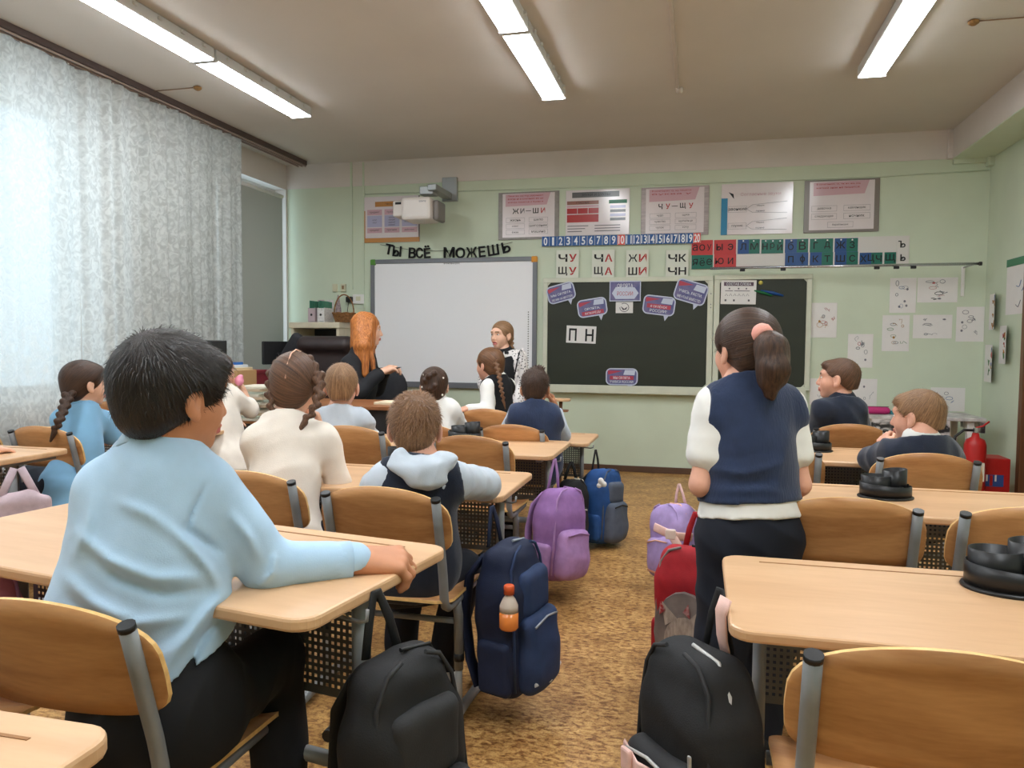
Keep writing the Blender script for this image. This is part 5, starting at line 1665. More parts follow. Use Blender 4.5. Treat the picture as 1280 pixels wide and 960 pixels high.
    quad2mesh('hair', V, F, A, hm, t, org)
    for e in (extra or []): e(t, org, c, R)
    return t
# ------------------------------------------------------------------ the pupils and the teacher
def A_(u, v, d): return at_d(u, v, d * KD[0])
M_BLUESHIRT = mat('light_blue_shirt_cloth', (170, 200, 226), .75, var=.04, vscale=20, bump=.08, bscale=400, sheen=.15)
M_BLUEPOLO = mat('sky_blue_polo_cloth', (128, 178, 214), .8, var=.06, vscale=14, sheen=.15)
M_NAVY = mat('navy_knit', (28, 36, 54), .9, var=.12, vscale=30, bump=.15, bscale=240, sheen=.2)
M_NAVYKNIT = mat('navy_ribbed_vest', (34, 48, 78), .9, var=.1, vscale=30, bump=.25, bscale=160, bstretch=(1, 1, .08), sheen=.2)
M_TROUS = mat('black_trouser_cloth', (20, 21, 25), .85, var=.15, vscale=10)
M_NAVYTR = mat('dark_navy_trousers', (24, 28, 40), .85, var=.12, vscale=10)
M_CREAM = mat('cream_sweater', (226, 216, 204), .85, var=.05, vscale=16, bump=.12, bscale=260, sheen=.2)
M_WSHIRT = mat('white_shirt_cloth', (228, 226, 222), .8, var=.03, vscale=20)
M_GREYHOOD = mat('pale_grey_hoodie', (188, 198, 210), .85, var=.05, vscale=18, bump=.1, bscale=260, sheen=.2)
M_BLACKV = mat('black_vest_cloth', (22, 22, 26), .85, var=.12, vscale=18)
M_JACKET = mat('black_jacket_cloth', (24, 25, 30), .8, var=.12, vscale=14)
M_SHOE = mat('dark_shoe', (30, 30, 34), .5, var=.1)
M_SHOEW = mat('white_sneaker', (206, 204, 200), .5, var=.1)
HB = hair_mat('black_hair', (10, 8, 8), (44, 34, 28)); HDB = hair_mat('dark_brown_hair', (30, 18, 12), (82, 56, 40)); HB2 = hair_mat('brown_hair', (50, 32, 22), (118, 84, 62))
HLB = hair_mat('light_brown_hair', (84, 56, 36), (158, 118, 84)); HBL = hair_mat('dark_blond_hair', (88, 62, 42), (172, 132, 96)); HOR = hair_mat('copper_hair', (128, 66, 28), (216, 138, 72), .42)
HMB = hair_mat('chestnut_hair', (66, 42, 26), (132, 92, 62))

def plane3(a, b, c, down=True):
    n = nv(np.cross(np.asarray(b) - a, np.asarray(c) - a))
    if (n[2] > 0) == down: n = -n
    return ('cut', np.asarray(a), n)

def ridge(pts, r=.008, k=.022):
    return [('c', pts[i], pts[i + 1], r * (1 if i else .4), r * (1 if i + 2 < len(pts) else .4), k) for i in range(len(pts) - 1)]

KD[0] = 1.0
# 1 -- boy in the light blue shirt, nearest the camera
_j = dict(pel=A_(198, 890, 1.43), neck=A_(200, 566, 1.47), sl=A_(134, 612, 1.44), sr=A_(260, 612, 1.49), er=A_(336, 708, 1.55), wr=A_(445, 701, 1.62),
          el=A_(165, 705, 1.62), wl=A_(268, 706, 1.62), hr=A_(236, 895, 1.45), hl=A_(190, 895, 1.48), kr=A_(343, 822, 1.72), ar=A_(350, 1075, 1.70), kl=A_(245, 850, 1.80), al=A_(250, 1030, 1.82))
make_person('boy in a light blue shirt and black trousers nearest the camera, head turned right', A_(217, 495, 1.46), 22, -4, 0, 1.03, 1.12, SK_TAN, _j, .0055, .0038,
            dict(mat=HB, style='mop', th=.015, line=(.094, .030, -.060, -.086), fringe=True, n=9000, L=.024, w=.0011, lift=.12, napez=-.084, dens=40),
            dict(r=dict(d=A_(512, 700, 1.66) - A_(445, 701, 1.62), n=(0.15, -.35, 1), curl=[.85, .95, .95, .85], s=1.12), l=dict(d=(1, .2, -.1), n=(.0, -.4, 1), curl=.7, s=.95)),
            dict(mat=M_BLUESHIRT, sleeve=.985, d=.010, dep=1.05, wf=1.0, cuff=M_BLUESHIRT, cufflen=.05, amp=.0035, freq=20,
                 cuts=[plane3(A_(62, 862, 1.42), A_(165, 872, 1.33), A_(292, 772, 1.52))], cax=ray(190, 700),
                 prims=[('c', A_(136, 790, 1.47), A_(215, 812, 1.48), .115, .108, .06), ('c', A_(160, 690, 1.47), A_(137, 790, 1.47), .110, .115, .06)],
                 creases=[([A_(u, v, 1.40) for u, v in ln], am * 1.5, wd * .8) for ln, am, wd in (
                     (((212, 662), (238, 684), (262, 712), (276, 735)), .010, .012), (((222, 655), (250, 672), (276, 690)), -.009, .010), (((100, 668), (135, 700), (190, 722), (250, 722)), .009, .014), (((112, 690), (150, 722), (205, 742), (262, 738)), -.008, .012),
                     (((85, 720), (120, 752), (170, 775), (235, 770)), .010, .015), (((90, 745), (130, 780), (190, 800)), -.008, .012), (((196, 842), (228, 800), (262, 760), (285, 742)), .011, .013), (((225, 845), (252, 800), (280, 768)), -.009, .010),
                     (((150, 630), (185, 645), (215, 665)), .006, .012), (((120, 612), (112, 660), (95, 700)), .006, .014), (((262, 598), (240, 640), (232, 668)), -.006, .005), (((292, 640), (318, 672), (332, 700)), .008, .011),
                     (((330, 738), (352, 716), (356, 690)), .008, .008), (((375, 728), (388, 712), (392, 694)), .006, .007), (((160, 850), (200, 815), (232, 790)), .007, .012))]),
            None, dict(mat=M_TROUS, d=.012), M_SHOE, dict(mat=M_BLUESHIRT), nr=.046)

KD[0] = 1.07
# 2 -- girl with a single plait by the curtain
_j = dict(pel=A_(94, 610, 3.66), neck=A_(103, 511, 3.72), sl=A_(80, 524, 3.70), sr=A_(126, 523, 3.82), er=A_(146, 551, 3.92), wr=A_(178, 537, 4.12), el=A_(112, 553, 3.95), wl=A_(152, 548, 4.08))
make_person('girl with one dark plait in a sky blue polo shirt by the curtain', A_(106, 480, 3.72), 24, 0, 0, 1.0, 1.0, SK_LIGHT, _j, .010, .006,
            dict(mat=HDB, style='long', pull=(0, -.10, -.05), bulge=[((0, .045, .058), (.062, .045, .036), .02)], braids=[dict(pts=[A_(86, 492, 3.60), A_(80, 510, 3.56), A_(73, 528, 3.52), A_(68, 540, 3.52)], r=.026, pitch=.036)]),
            dict(r=dict(d=(.7, .7, -.1), n=(0, 0, 1), curl=.3), l=dict(d=(.8, .5, 0), n=(0, 0, 1), curl=.3)),
            dict(mat=M_BLUEPOLO, sleeve=.36, d=.012, hem=.13, tail=.12, amp=.0075, freq=22), None, dict(mat=M_NAVYTR, kind='skirt'), M_SHOE, dict(mat=M_BLUEPOLO))

KD[0] = 1.0
# 3 -- girl in cream holding a pink object, mostly hidden
_j = dict(pel=A_(285, 575, 4.75), neck=A_(275, 488, 4.85), sl=A_(262, 497, 4.8), sr=A_(292, 497, 4.88), er=A_(312, 512, 5.0), wr=A_(303, 486, 4.98), el=A_(262, 535, 4.95), wl=A_(285, 528, 5.15))
make_person('girl in a cream top holding a pink object to her mouth, half hidden', A_(274, 463, 4.86), 22, 0, 0, 1.0, 1.0, SK_LIGHT, _j, .012, .007,
            dict(mat=HDB, style='long', pull=(0, -.1, .0)),
            dict(r=dict(d=A_(297, 474, 4.95) - A_(303, 486, 4.98), n=(.5, .5, .3), curl=.9), l=dict(d=(.6, .6, 0), n=(0, 0, 1), curl=.4)),
            dict(mat=M_CREAM, sleeve=.62, d=.016, hem=.10, tail=.1, amp=.007, freq=22), None, dict(mat=M_NAVYTR, kind='skirt'), M_SHOE, None)
_p = A_(299, 476, 4.92)
t = thing('pink_toy', 'small pink rounded object held at the mouth by the girl in cream', 'toy', tuple(_p))
soft('toy_body', [('e', np.zeros(3), [.030, .028, .034], np.eye(3), .01), ('e', np.array([.012, 0, .03]), [.016, .016, .012], np.eye(3), .01)], .006, mat('pink_rubber', (236, 150, 176), .5), t, np.zeros(3))

KD[0] = 1.045
# 4 -- girl with two braids in a cream sweater
_j = dict(pel=A_(354, 680, 2.68), neck=A_(357, 526, 2.80), sl=A_(322, 550, 2.72), sr=A_(404, 549, 2.82), er=A_(422, 602, 2.86), wr=A_(402, 543, 2.93), el=A_(330, 605, 2.95), wl=A_(388, 604, 3.02))
_h = A_(369, 482, 2.84)
def _part(t, org, c, R):
    P = lambda x, y, z: tuple(c + 1.035 * (R @ np.array([x, y, z])) - org)
    MB().tube([P(0, .03, .132), P(0, -.03, .134), P(0, -.08, .116), P(0, -.112, .074), P(.002, -.126, .02)], [.0028] * 5, 6).build('hair_parting', SK_LIGHT, t)
make_person('girl with two brown braids in a cream sweater, cheek on her hand', _h, -12, -6, 4, 1.04, 1.05, SK_LIGHT, _j, .008, .0048,
            dict(mat=HB2, style='long', th=.013, n=3500, pull=(.09, -.03, -.02),
                 braids=[dict(pts=[A_(384, 452, 2.82), A_(398, 470, 2.79), A_(400, 492, 2.76), A_(392, 512, 2.74), A_(381, 528, 2.73)], r=.024, pitch=.040), dict(pts=[A_(352, 451, 2.82), A_(340, 470, 2.79), A_(337, 492, 2.76), A_(340, 512, 2.75), A_(342, 527, 2.75)], r=.022, pitch=.040)]),
            dict(r=dict(d=A_(396, 515, 2.93) - A_(402, 543, 2.93), n=(.8, .4, .2), curl=.85, s=.92), l=dict(d=(.9, .2, 0), n=(0, 0, 1), curl=.4)),
            dict(mat=M_CREAM, name='sweater', sleeve=.96, d=.012, dep=1.08, hem=.10, tail=.1, amp=.008, freq=20, cuff=M_CREAM), None, dict(mat=M_NAVYTR, kind='skirt'), M_SHOE, None, extra=[_part])

KD[0] = 1.07
# 5 -- boy in a pale grey hoodie
_j = dict(pel=A_(423, 612, 3.60), neck=A_(425, 514, 3.6), sl=A_(402, 524, 3.58), sr=A_(451, 524, 3.6), er=A_(464, 553, 3.85), wr=A_(440, 553, 4.0), el=A_(392, 553, 3.85), wl=A_(418, 553, 4.0))
make_person('light-haired boy seen from behind in a pale grey hoodie', A_(427, 484, 3.6), -20, -4, 0, .98, .98, SK_PINK, _j, .010, .006,
            dict(mat=HBL, style='short', th=.009, n=2600, L=.018, lift=.25), dict(r=dict(d=(-.9, .4, 0), n=(0, 0, 1)), l=dict(d=(.9, .4, 0), n=(0, 0, 1))),
            dict(mat=M_GREYHOOD, name='hoodie', sleeve=.96, d=.013, hem=.06, amp=.0075), None, dict(mat=M_NAVYTR), M_SHOE, None)

KD[0] = 1.055
# 6 -- boy with a grey hood over a navy vest
_j = dict(pel=A_(514, 708, 2.34), neck=A_(522, 580, 2.31), sl=A_(483, 604, 2.28), sr=A_(566, 600, 2.31), er=A_(607, 606, 2.50), wr=A_(560, 583, 2.66), el=A_(470, 608, 2.52), wl=A_(520, 588, 2.68),
          hr=A_(534, 716, 2.36), kr=A_(578, 712, 2.55), ar=A_(556, 826, 2.62), kl=A_(510, 716, 2.58), al=A_(500, 826, 2.64))
def _hood(t, org, c, R):
    o = soft('hood', [('e', A_(527, 583, 2.215), [.100, .050, .034], frame_az(-20, 14, 0), .02), ('e', A_(532, 597, 2.19), [.068, .034, .044], frame_az(-20, 0, 8), .03), ('e', A_(500, 575, 2.22), [.030, .034, .036], np.eye(3), .02),
                       ('e', A_(556, 574, 2.24), [.036, .034, .026], np.eye(3), .02), ('-c', A_(503, 566, 2.20), A_(530, 590, 2.12), .010, .008, .012)], .0065, M_GREYHOOD, t, org, folds(.007, 5, 34))
def _bands(t, org, c, R):
    e, w_ = _J6['er'], _J6['wr']; d = nv(w_ - e)
    m = MB(); m.tube([tuple(w_ - d * .030 - org), tuple(w_ - d * .008 - org)], [.0345, .033], 16, False); m.build('dark_cuff', M_NAVY, t)
_J6 = _j
make_person('boy with a pale grey hood over a navy vest, arms on his desk', A_(519, 536, 2.34), -16, -3, 0, .98, 1.04, SK_PINK, _j, .0075, .0045,
            dict(mat=HLB, style='short', th=.009, n=7000, L=.020, lift=.42, w=.0011, line=(.080, .052, -.060, -.078), napez=-.072), dict(r=dict(d=(-.9, .45, 0), n=(.1, -.1, 1), curl=.4), l=dict(d=(.9, .4, 0), n=(0, 0, 1), curl=.4)),
            dict(mat=M_GREYHOOD, name='hoodie', sleeve=.95, d=.012, hem=.02, amp=.008, freq=26), dict(mat=M_NAVY, d=.019, hem=.10, armoff=.034), dict(mat=M_NAVYTR, d=.014), M_SHOEW, None, extra=[_hood, _bands])

KD[0] = 1.04
# 7 -- girl with curly pinned-up hair
_j = dict(pel=A_(545, 586, 4.35), neck=A_(545, 503, 4.42), sl=A_(526, 513, 4.4), sr=A_(564, 513, 4.42), er=A_(576, 537, 4.6), wr=A_(560, 538, 4.75), el=A_(520, 537, 4.6), wl=A_(535, 538, 4.75))
_cr = np.random.RandomState(3); _curls = []
while len(_curls) < 40:
    _x, _y, _z = _cr.uniform(-.07, .07), _cr.uniform(-.105, -.02), _cr.uniform(-.09, .09)
    if (_x / .078) ** 2 + ((_z - .015) / .095) ** 2 < .85: _curls.append(((_x, _y, _z), (.020, .030, .019), .004))
def _beads(t, org, c, R):
    for x, z in ((-.055, .075), (.01, .09), (.06, .055), (-.065, .0), (.055, -.045), (-.02, .04)):
        p = c + R @ np.array([x, -.105 + abs(x) * .4, z])
        V, F = ball(p - org, .007, 5); ob('hair_bead', np_mesh('hair_bead', V, F, mat('pearl', (232, 228, 222), .25)), t)
make_person('girl with curly brown hair pinned up with white beads, white blouse', A_(543, 483, 4.42), -14, 0, 0, .98, .96, SK_LIGHT, _j, .012, .007,
            dict(mat=HDB, style='long', th=.010, bulge=_curls), None,
            dict(mat=M_WSHIRT, name='blouse', sleeve=.96, d=.013, hem=.05, amp=.0075), None, dict(mat=M_NAVYTR, kind='skirt'), M_SHOE, dict(mat=M_WSHIRT), extra=[_beads])

KD[0] = 1.115
# 8 -- girl in a black vest turning left
_j = dict(pel=A_(622, 562, 5.15), neck=A_(620, 472, 5.15), sl=A_(610, 484, 5.05), sr=A_(635, 482, 5.26), el=A_(609, 513, 5.0), wl=A_(584, 511, 4.93), er=A_(622, 515, 5.36), wr=A_(600, 515, 5.42))
def _band8(t, org, c, R):
    P = lambda x, y, z: tuple(c + R @ np.array([x, y, z]) - org)
    MB().tube([P(.06, -.03, .085), P(.02, -.06, .098), P(-.04, -.05, .09), P(-.08, -.02, .06)], .004, 6).build('hair_band', mat('pearl', (232, 228, 222), .25), t)
make_person('girl with a thin plait in a black vest and white sleeves turning left', A_(612, 456, 5.15), -62, 0, 0, 1.0, .98, SK_PINK, _j, .011, .0065,
            dict(mat=HMB, style='long', th=.011, pull=(0, -.10, -.02), braids=[dict(pts=[A_(620, 452, 5.02), A_(624, 470, 5.0), A_(627, 488, 4.98), A_(630, 503, 4.98)], r=.020, pitch=.034, vox=.006)]),
            dict(l=dict(d=A_(572, 513, 4.9) - A_(584, 511, 4.93), n=(0, -.2, 1), curl=.4, s=.95)),
            dict(mat=M_WSHIRT, sleeve=.95, d=.009, hem=.0, amp=.005), dict(mat=M_BLACKV, d=.017, hem=.12, armoff=.012), dict(mat=M_NAVYTR, kind='skirt'), M_SHOE, dict(mat=M_WSHIRT), extra=[_band8])

KD[0] = 1.045
# 9 -- boy in a navy vest, hand on his cheek
_j = dict(pel=A_(667, 583, 4.24), neck=A_(668, 509, 4.24), sl=A_(646, 520, 4.2), sr=A_(690, 521, 4.22), er=A_(703, 543, 4.35), wr=A_(694, 510, 4.36), el=A_(632, 541, 4.4), wl=A_(655, 541, 4.55))
make_person('boy with short dark hair in a navy vest near the board, hand on his cheek', A_(669, 486, 4.26), -4, -3, 0, .98, 1.05, SK_TAN, _j, .010, .006,
            dict(mat=HDB, style='short', th=.010, n=2600, L=.020, lift=.5, bulge=[((.02, -.01, .115), (.03, .03, .018), .02)]), dict(r=dict(d=A_(689, 496, 4.36) - A_(694, 510, 4.36), n=(.7, .5, .2), curl=.8)),
            dict(mat=M_GREYHOOD, sleeve=.95, d=.007, hem=.02, amp=.004), dict(mat=M_NAVYKNIT, d=.024, hem=.10, armoff=.060, wf=1.10), dict(mat=M_TROUS), M_SHOE, dict(mat=M_GREYHOOD))

KD[0] = 1.10
# 10 -- girl standing at the board
M_PRINT = bpy.data.materials.new('white_blouse_with_black_print'); M_PRINT.use_nodes = True
_n = M_PRINT.node_tree.nodes; _l = M_PRINT.node_tree.links
_tc = _n.new('ShaderNodeTexCoord'); _vo = _n.new('ShaderNodeTexVoronoi'); _vo.inputs['Scale'].default_value = 55
_cr2 = _n.new('ShaderNodeValToRGB'); _cr2.color_ramp.elements[0].position = .26; _cr2.color_ramp.elements[0].color = rgb((40, 38, 44)); _cr2.color_ramp.elements[1].position = .34; _cr2.color_ramp.elements[1].color = rgb((224, 218, 216))
_l.new(_tc.outputs['Object'], _vo.inputs['Vector']); _l.new(_vo.outputs['Distance'], _cr2.inputs[0]); _l.new(_cr2.outputs[0], _n['Principled BSDF'].inputs['Base Color']); _n['Principled BSDF'].inputs['Roughness'].default_value = .8
_j = dict(pel=A_(633, 517, 5.85), neck=A_(630, 440, 5.84), sl=A_(649, 448, 5.80), sr=A_(614, 447, 5.88), el=A_(654, 482, 5.78), wl=A_(645, 506, 5.70), er=A_(606, 480, 5.85), wr=A_(614, 505, 5.75))
def _frill(t, org, c, R):
    for (u, sg) in ((648, 1), (612, -1)):
        m = MB(); rs = []
        for j, (w_, lift) in enumerate(((0, 0), (.020, .028), (.045, .038))):
            row = []
            for i in range(17):
                f = i / 16; v = 441 + 44 * f
                p = A_(u - sg * 9 * f + sg * 0, v, 5.745 - .03 * math.sin(f * 3.1)) + np.array([sg * w_ * (1 - .45 * f), -.012 * math.sin(f * 40) * (j > 0), lift * (1 - f) + .006 * math.sin(f * 44 + j)])
                row.append(tuple(p - org))
            rs.append(row)
        m.rings(rs[:2], False, True, False); m.build('black_frill', M_BLACKV, t)
        m = MB(); m.rings([[(x, y - .004, z) for x, y, z in r] for r in rs[1:]], False, True, False); m.build('lace_frill', M_PRINT, t)
    q = A_(630, 441, 5.72) - org
    m = MB(); m.box(tuple(q + np.array([-.022, 0, 0])), (.035, .012, .022), .004); m.build('bow_loop', M_BLACKV, t)
    m = MB(); m.box(tuple(q + np.array([.022, 0, 0])), (.035, .012, .022), .004); m.build('bow_loop', M_BLACKV, t)
make_person('smiling girl standing at the whiteboard in a black pinafore and printed white blouse', A_(627, 419, 5.83), 207, 0, 0, .95, 1.0, SK_LIGHT, _j, .010, .0052,
            dict(mat=HBL, style='long', th=.008, line=(.076, .066, .005, -.09), pull=(.0, -.1, -.04), n=500, braids=[dict(pts=[A_(639, 424, 5.86), A_(640, 434, 5.86), A_(640, 442, 5.88)], r=.020, vox=.006)]),
            dict(l=dict(d=(-.5, -.3, -.2), n=(.2, -.8, .4), curl=.5), r=dict(d=(.6, -.2, -.2), n=(-.2, -.8, .4), curl=.5)),
            dict(mat=M_PRINT, name='blouse', sleeve=.9, d=.018, hem=.0, amp=.0075), dict(mat=M_BLACKV, d=.022, hem=.06, armoff=-.022), dict(mat=M_BLACKV, kind='skirt'), M_SHOE, dict(mat=M_BLACKV), mouth=1.0, stand=True, extra=[_frill])

KD[0] = 1.0
# 11 -- teacher with long copper hair
_j = dict(pel=A_(447, 530, 6.150), neck=A_(453, 440, 6.150), sr=A_(437, 455, 5.988), sl=A_(459, 450, 6.381), er=A_(448, 492, 5.896), wr=A_(475, 466, 6.011), el=A_(470, 486, 6.335), wl=A_(480, 466, 6.196))
_c11 = A_(459, 413, 6.150); _tl = []
for k, (u0, u1, v1, dd, r0, r1) in enumerate(((449, 445, 462, 6.011, .042, .030), (456, 457, 468, 5.977, .040, .028), (462, 466, 462, 6.058, .034, .022), (446, 441, 452, 6.127, .040, .030), (452, 450, 470, 6.000, .035, .02), (464, 468, 455, 6.242, .03, .02))):
    _tl += [('c', A_(u0 * .5 + 228, 404, 6.127), A_(u0, 432, dd + .02), .078, r0 + .012, .03), ('c', A_(u0, 432, dd + .02), A_(u1, v1, dd), r0, r1, .015)]
def _band11(t, org, c, R):
    P = lambda x, y, z: tuple(c + 1.14 * (R @ np.array([x, y, z])) - org)
    MB().tube([P(.080 * math.sin(a), .036, .028 + .086 * math.cos(a)) for a in [(-1.9 + 3.8 * i / 14) for i in range(15)]], .0055, 6).build('hair_band', M_BLACKP, t)
make_person('woman with long copper hair and a black jacket seated by the whiteboard', _c11, 62, 0, 0, 1.14, 1.24, SK_LIGHT, _j, .010, .0055,
            dict(mat=HOR, style='long', th=.012, line=(.086, .046, -.02, -.10), tails=[dict(prims=_tl, vox=.007, amp=.005)]),
            dict(r=dict(d=A_(492, 458, 6.058) - A_(475, 466, 6.011), n=(-.2, -.5, .9), curl=.55, s=1.05), l=dict(d=A_(494, 460, 6.173) - A_(480, 466, 6.196), n=(0, .3, 1), curl=.7, s=1.05)),
            dict(mat=M_JACKET, name='jacket', sleeve=.96, d=.018, hem=.12, tail=.12, amp=.0075), None, dict(mat=M_TROUS), M_SHOE, None, extra=[_band11])
_p, _q = A_(490, 461, 6.034), A_(502, 459, 6.058)
t = thing('pen', 'dark pen held by the woman with copper hair', 'pen', tuple(_p))
MB().tube([(0, 0, 0), tuple((_q - _p) * .8)], .005, 8).build('barrel', M_BLACKP, t)
MB().tube([tuple((_q - _p) * .8), tuple(_q - _p)], [.005, .0015], 8).build('tip', M_GREY, t)

KD[0] = 1.0
# 12 -- girl standing with a ponytail
_j = dict(pel=A_(938, 668, 2.27), neck=A_(930, 487, 2.30), sl=A_(892, 509, 2.27), sr=A_(984, 508, 2.31), el=A_(875, 606, 2.24), wl=A_(896, 640, 2.46), er=A_(1000, 606, 2.28), wr=A_(980, 634, 2.52),
          hl=A_(908, 680, 2.27), hr=A_(962, 682, 2.29), kl=A_(903, 800, 2.29), kr=A_(960, 800, 2.31), al=A_(900, 905, 2.31), ar=A_(950, 905, 2.33))
_t0 = A_(953, 417, 2.20)
_tail = [('c', A_(951, 417, 2.22), A_(964, 436, 2.17), .022, .046, .02), ('c', A_(964, 436, 2.17), A_(968, 462, 2.15), .046, .044, .02), ('c', A_(968, 462, 2.15), A_(963, 492, 2.15), .042, .018, .02), ('c', A_(957, 440, 2.17), A_(956, 478, 2.15), .03, .02, .02), ('c', A_(974, 446, 2.17), A_(973, 474, 2.15), .026, .02, .02)]
def _tie(t, org, c, R):
    d = nv(A_(964, 436, 2.17) - A_(949, 414, 2.22)); p = A_(952, 416, 2.205)
    m = MB(); m.tube([tuple(p - d * .018 - org), tuple(p - d * .006 - org), tuple(p + d * .010 - org), tuple(p + d * .020 - org)], [.022, .030, .031, .024], 16); m.build('hair_tie', mat('pink_scrunchie', (232, 164, 150), .8, bump=.3, bscale=120), t)
make_person('girl with a brown ponytail standing in a navy knitted vest and white short sleeves', A_(931, 437, 2.32), -36, 0, 0, 1.04, 1.14, SK_PINK, _j, .0065, .0045, ar=.80, hair=dict(mat=HDB, style='long', th=.014, n=1500, pull=(.05, -.11, .05), line=(.084, .046, -.035, -.075), tails=[dict(prims=_tail, vox=.0055, amp=.005)]),
            hands=dict(l=dict(d=(.3, .9, -.3), n=(-.5, 0, .8), curl=.4, s=.95), r=dict(d=(-.2, .9, -.2), n=(.3, 0, .9), curl=.4, s=.95)),
            top=dict(mat=M_WSHIRT, sleeve=.30, d=.013, dep=1.08, wf=1.02, hem=-.055, amp=.004),
            vest=dict(mat=M_NAVYKNIT, d=.021, dep=1.10, wf=1.04, hem=-.10, armoff=.036, amp=.004, creases=[([A_(u, v, 2.15) for u, v in ln], am, .012) for ln, am in ((((885, 585), (930, 592), (985, 578)), .008), (((884, 600), (935, 606), (990, 596)), -.004), (((886, 570), (930, 572), (975, 560)), -.003), (((900, 615), (950, 612), (985, 618)), .006))]),
            bottom=dict(mat=M_NAVYTR, d=.020, waist=.09), shoes=M_SHOE, stand=True, extra=[_tie])

KD[0] = 1.08
# 13 -- boy in profile
_j = dict(pel=A_(1047, 586, 4.06), neck=A_(1053, 501, 4.02), sl=A_(1029, 512, 3.99), sr=A_(1070, 513, 4.0), el=A_(1019, 546, 4.15), wl=A_(1032, 549, 4.38), er=A_(1078, 548, 4.15), wr=A_(1060, 549, 4.38))
make_person('boy with short brown hair in a dark navy jumper looking left in profile', A_(1048, 474, 4.03), -72, 4, 0, 1.0, 1.03, SK_PINK, _j, .010, .0052,
            dict(mat=HB2, style='short', th=.005, n=3000, L=.013, lift=.3, napez=-.052, line=(.082, .050, -.070, -.058), bulge=[((0, .055, .070), (.05, .035, .025), .02)]), dict(l=dict(d=(.2, 1, 0), n=(0, 0, 1)), r=dict(d=(-.2, 1, 0), n=(0, 0, 1))),
            dict(mat=M_NAVY, name='jumper', sleeve=.97, d=.016, hem=.08, amp=.0075), None, dict(mat=M_TROUS), M_SHOE, dict(mat=M_NAVY, up=.002))

KD[0] = 1.045
# 14 -- fair-haired boy leaning on his desk
_j = dict(pel=A_(1150, 641, 3.10), neck=A_(1152, 553, 3.10), sl=A_(1120, 567, 3.10), sr=A_(1178, 566, 3.11), el=A_(1091, 574, 3.30), wl=A_(1104, 561, 3.48), er=A_(1186, 574, 3.38), wr=A_(1145, 571, 3.56))
make_person('fair-haired boy in a dark jacket with a white collar leaning on his desk, looking left', A_(1147, 521, 3.14), -54, -2, 0, 1.0, 1.06, SK_PINK, _j, .0085, .0048,
            dict(mat=HBL, style='short', th=.007, n=4200, L=.017, lift=.28, napez=-.054, line=(.084, .048, -.068, -.064), bulge=[((0, .05, .066), (.058, .04, .028), .02)]), dict(l=dict(d=(.1, .6, .5), n=(-.6, 0, .6), curl=.6, s=.9), r=dict(d=(-1, .1, 0), n=(0, 0, 1), curl=.4)),
            dict(mat=M_NAVY, name='jacket', sleeve=.97, d=.020, hem=.08, amp=.008), None, dict(mat=M_TROUS), M_SHOE, dict(mat=M_WSHIRT, up=.012))

KD[0] = 1.0
# 15 -- pupil beyond the left picture edge, only the hand shows
_w = A_(-8, 562, 3.36)
_b = np.array([-3.38, 2.24, 0])
_j = dict(pel=_b + (0, -.03, .55), neck=_b + (0, .08, .98), sl=_b + (-.13, .07, .94), sr=_b + (.13, .07, .94), er=_b + (.24, .24, .80), wr=_w, el=_b + (-.2, .28, .80), wl=_b + (-.05, .45, .78))
make_person('pupil beyond the left picture edge, only a hand resting on the desk shows', _b + (0, .14, 1.10), 0, 0, 0, 1.0, 1.0, SK_LIGHT, _j, .014, .009,
            dict(mat=HB2, style='short', n=600), dict(r=dict(d=A_(16, 562, 3.46) - _w, n=(0, -.1, 1), curl=.35), l=dict(d=(.8, .5, 0), n=(0, 0, 1), curl=.3)),
            dict(mat=M_WSHIRT, sleeve=.9, d=.012, hem=.05), None, dict(mat=M_TROUS), M_SHOE, dict(mat=M_WSHIRT))
place(CHAIR0, -3.38, 2.26, 0, 'chair beyond the left picture edge under the pupil whose hand shows')
# ================================================================== BACKPACKS AND BAGS
def fabric(name, c, **k): return mat(name, c, .75, var=.12, vscale=26, bump=.12, bscale=300, **k)

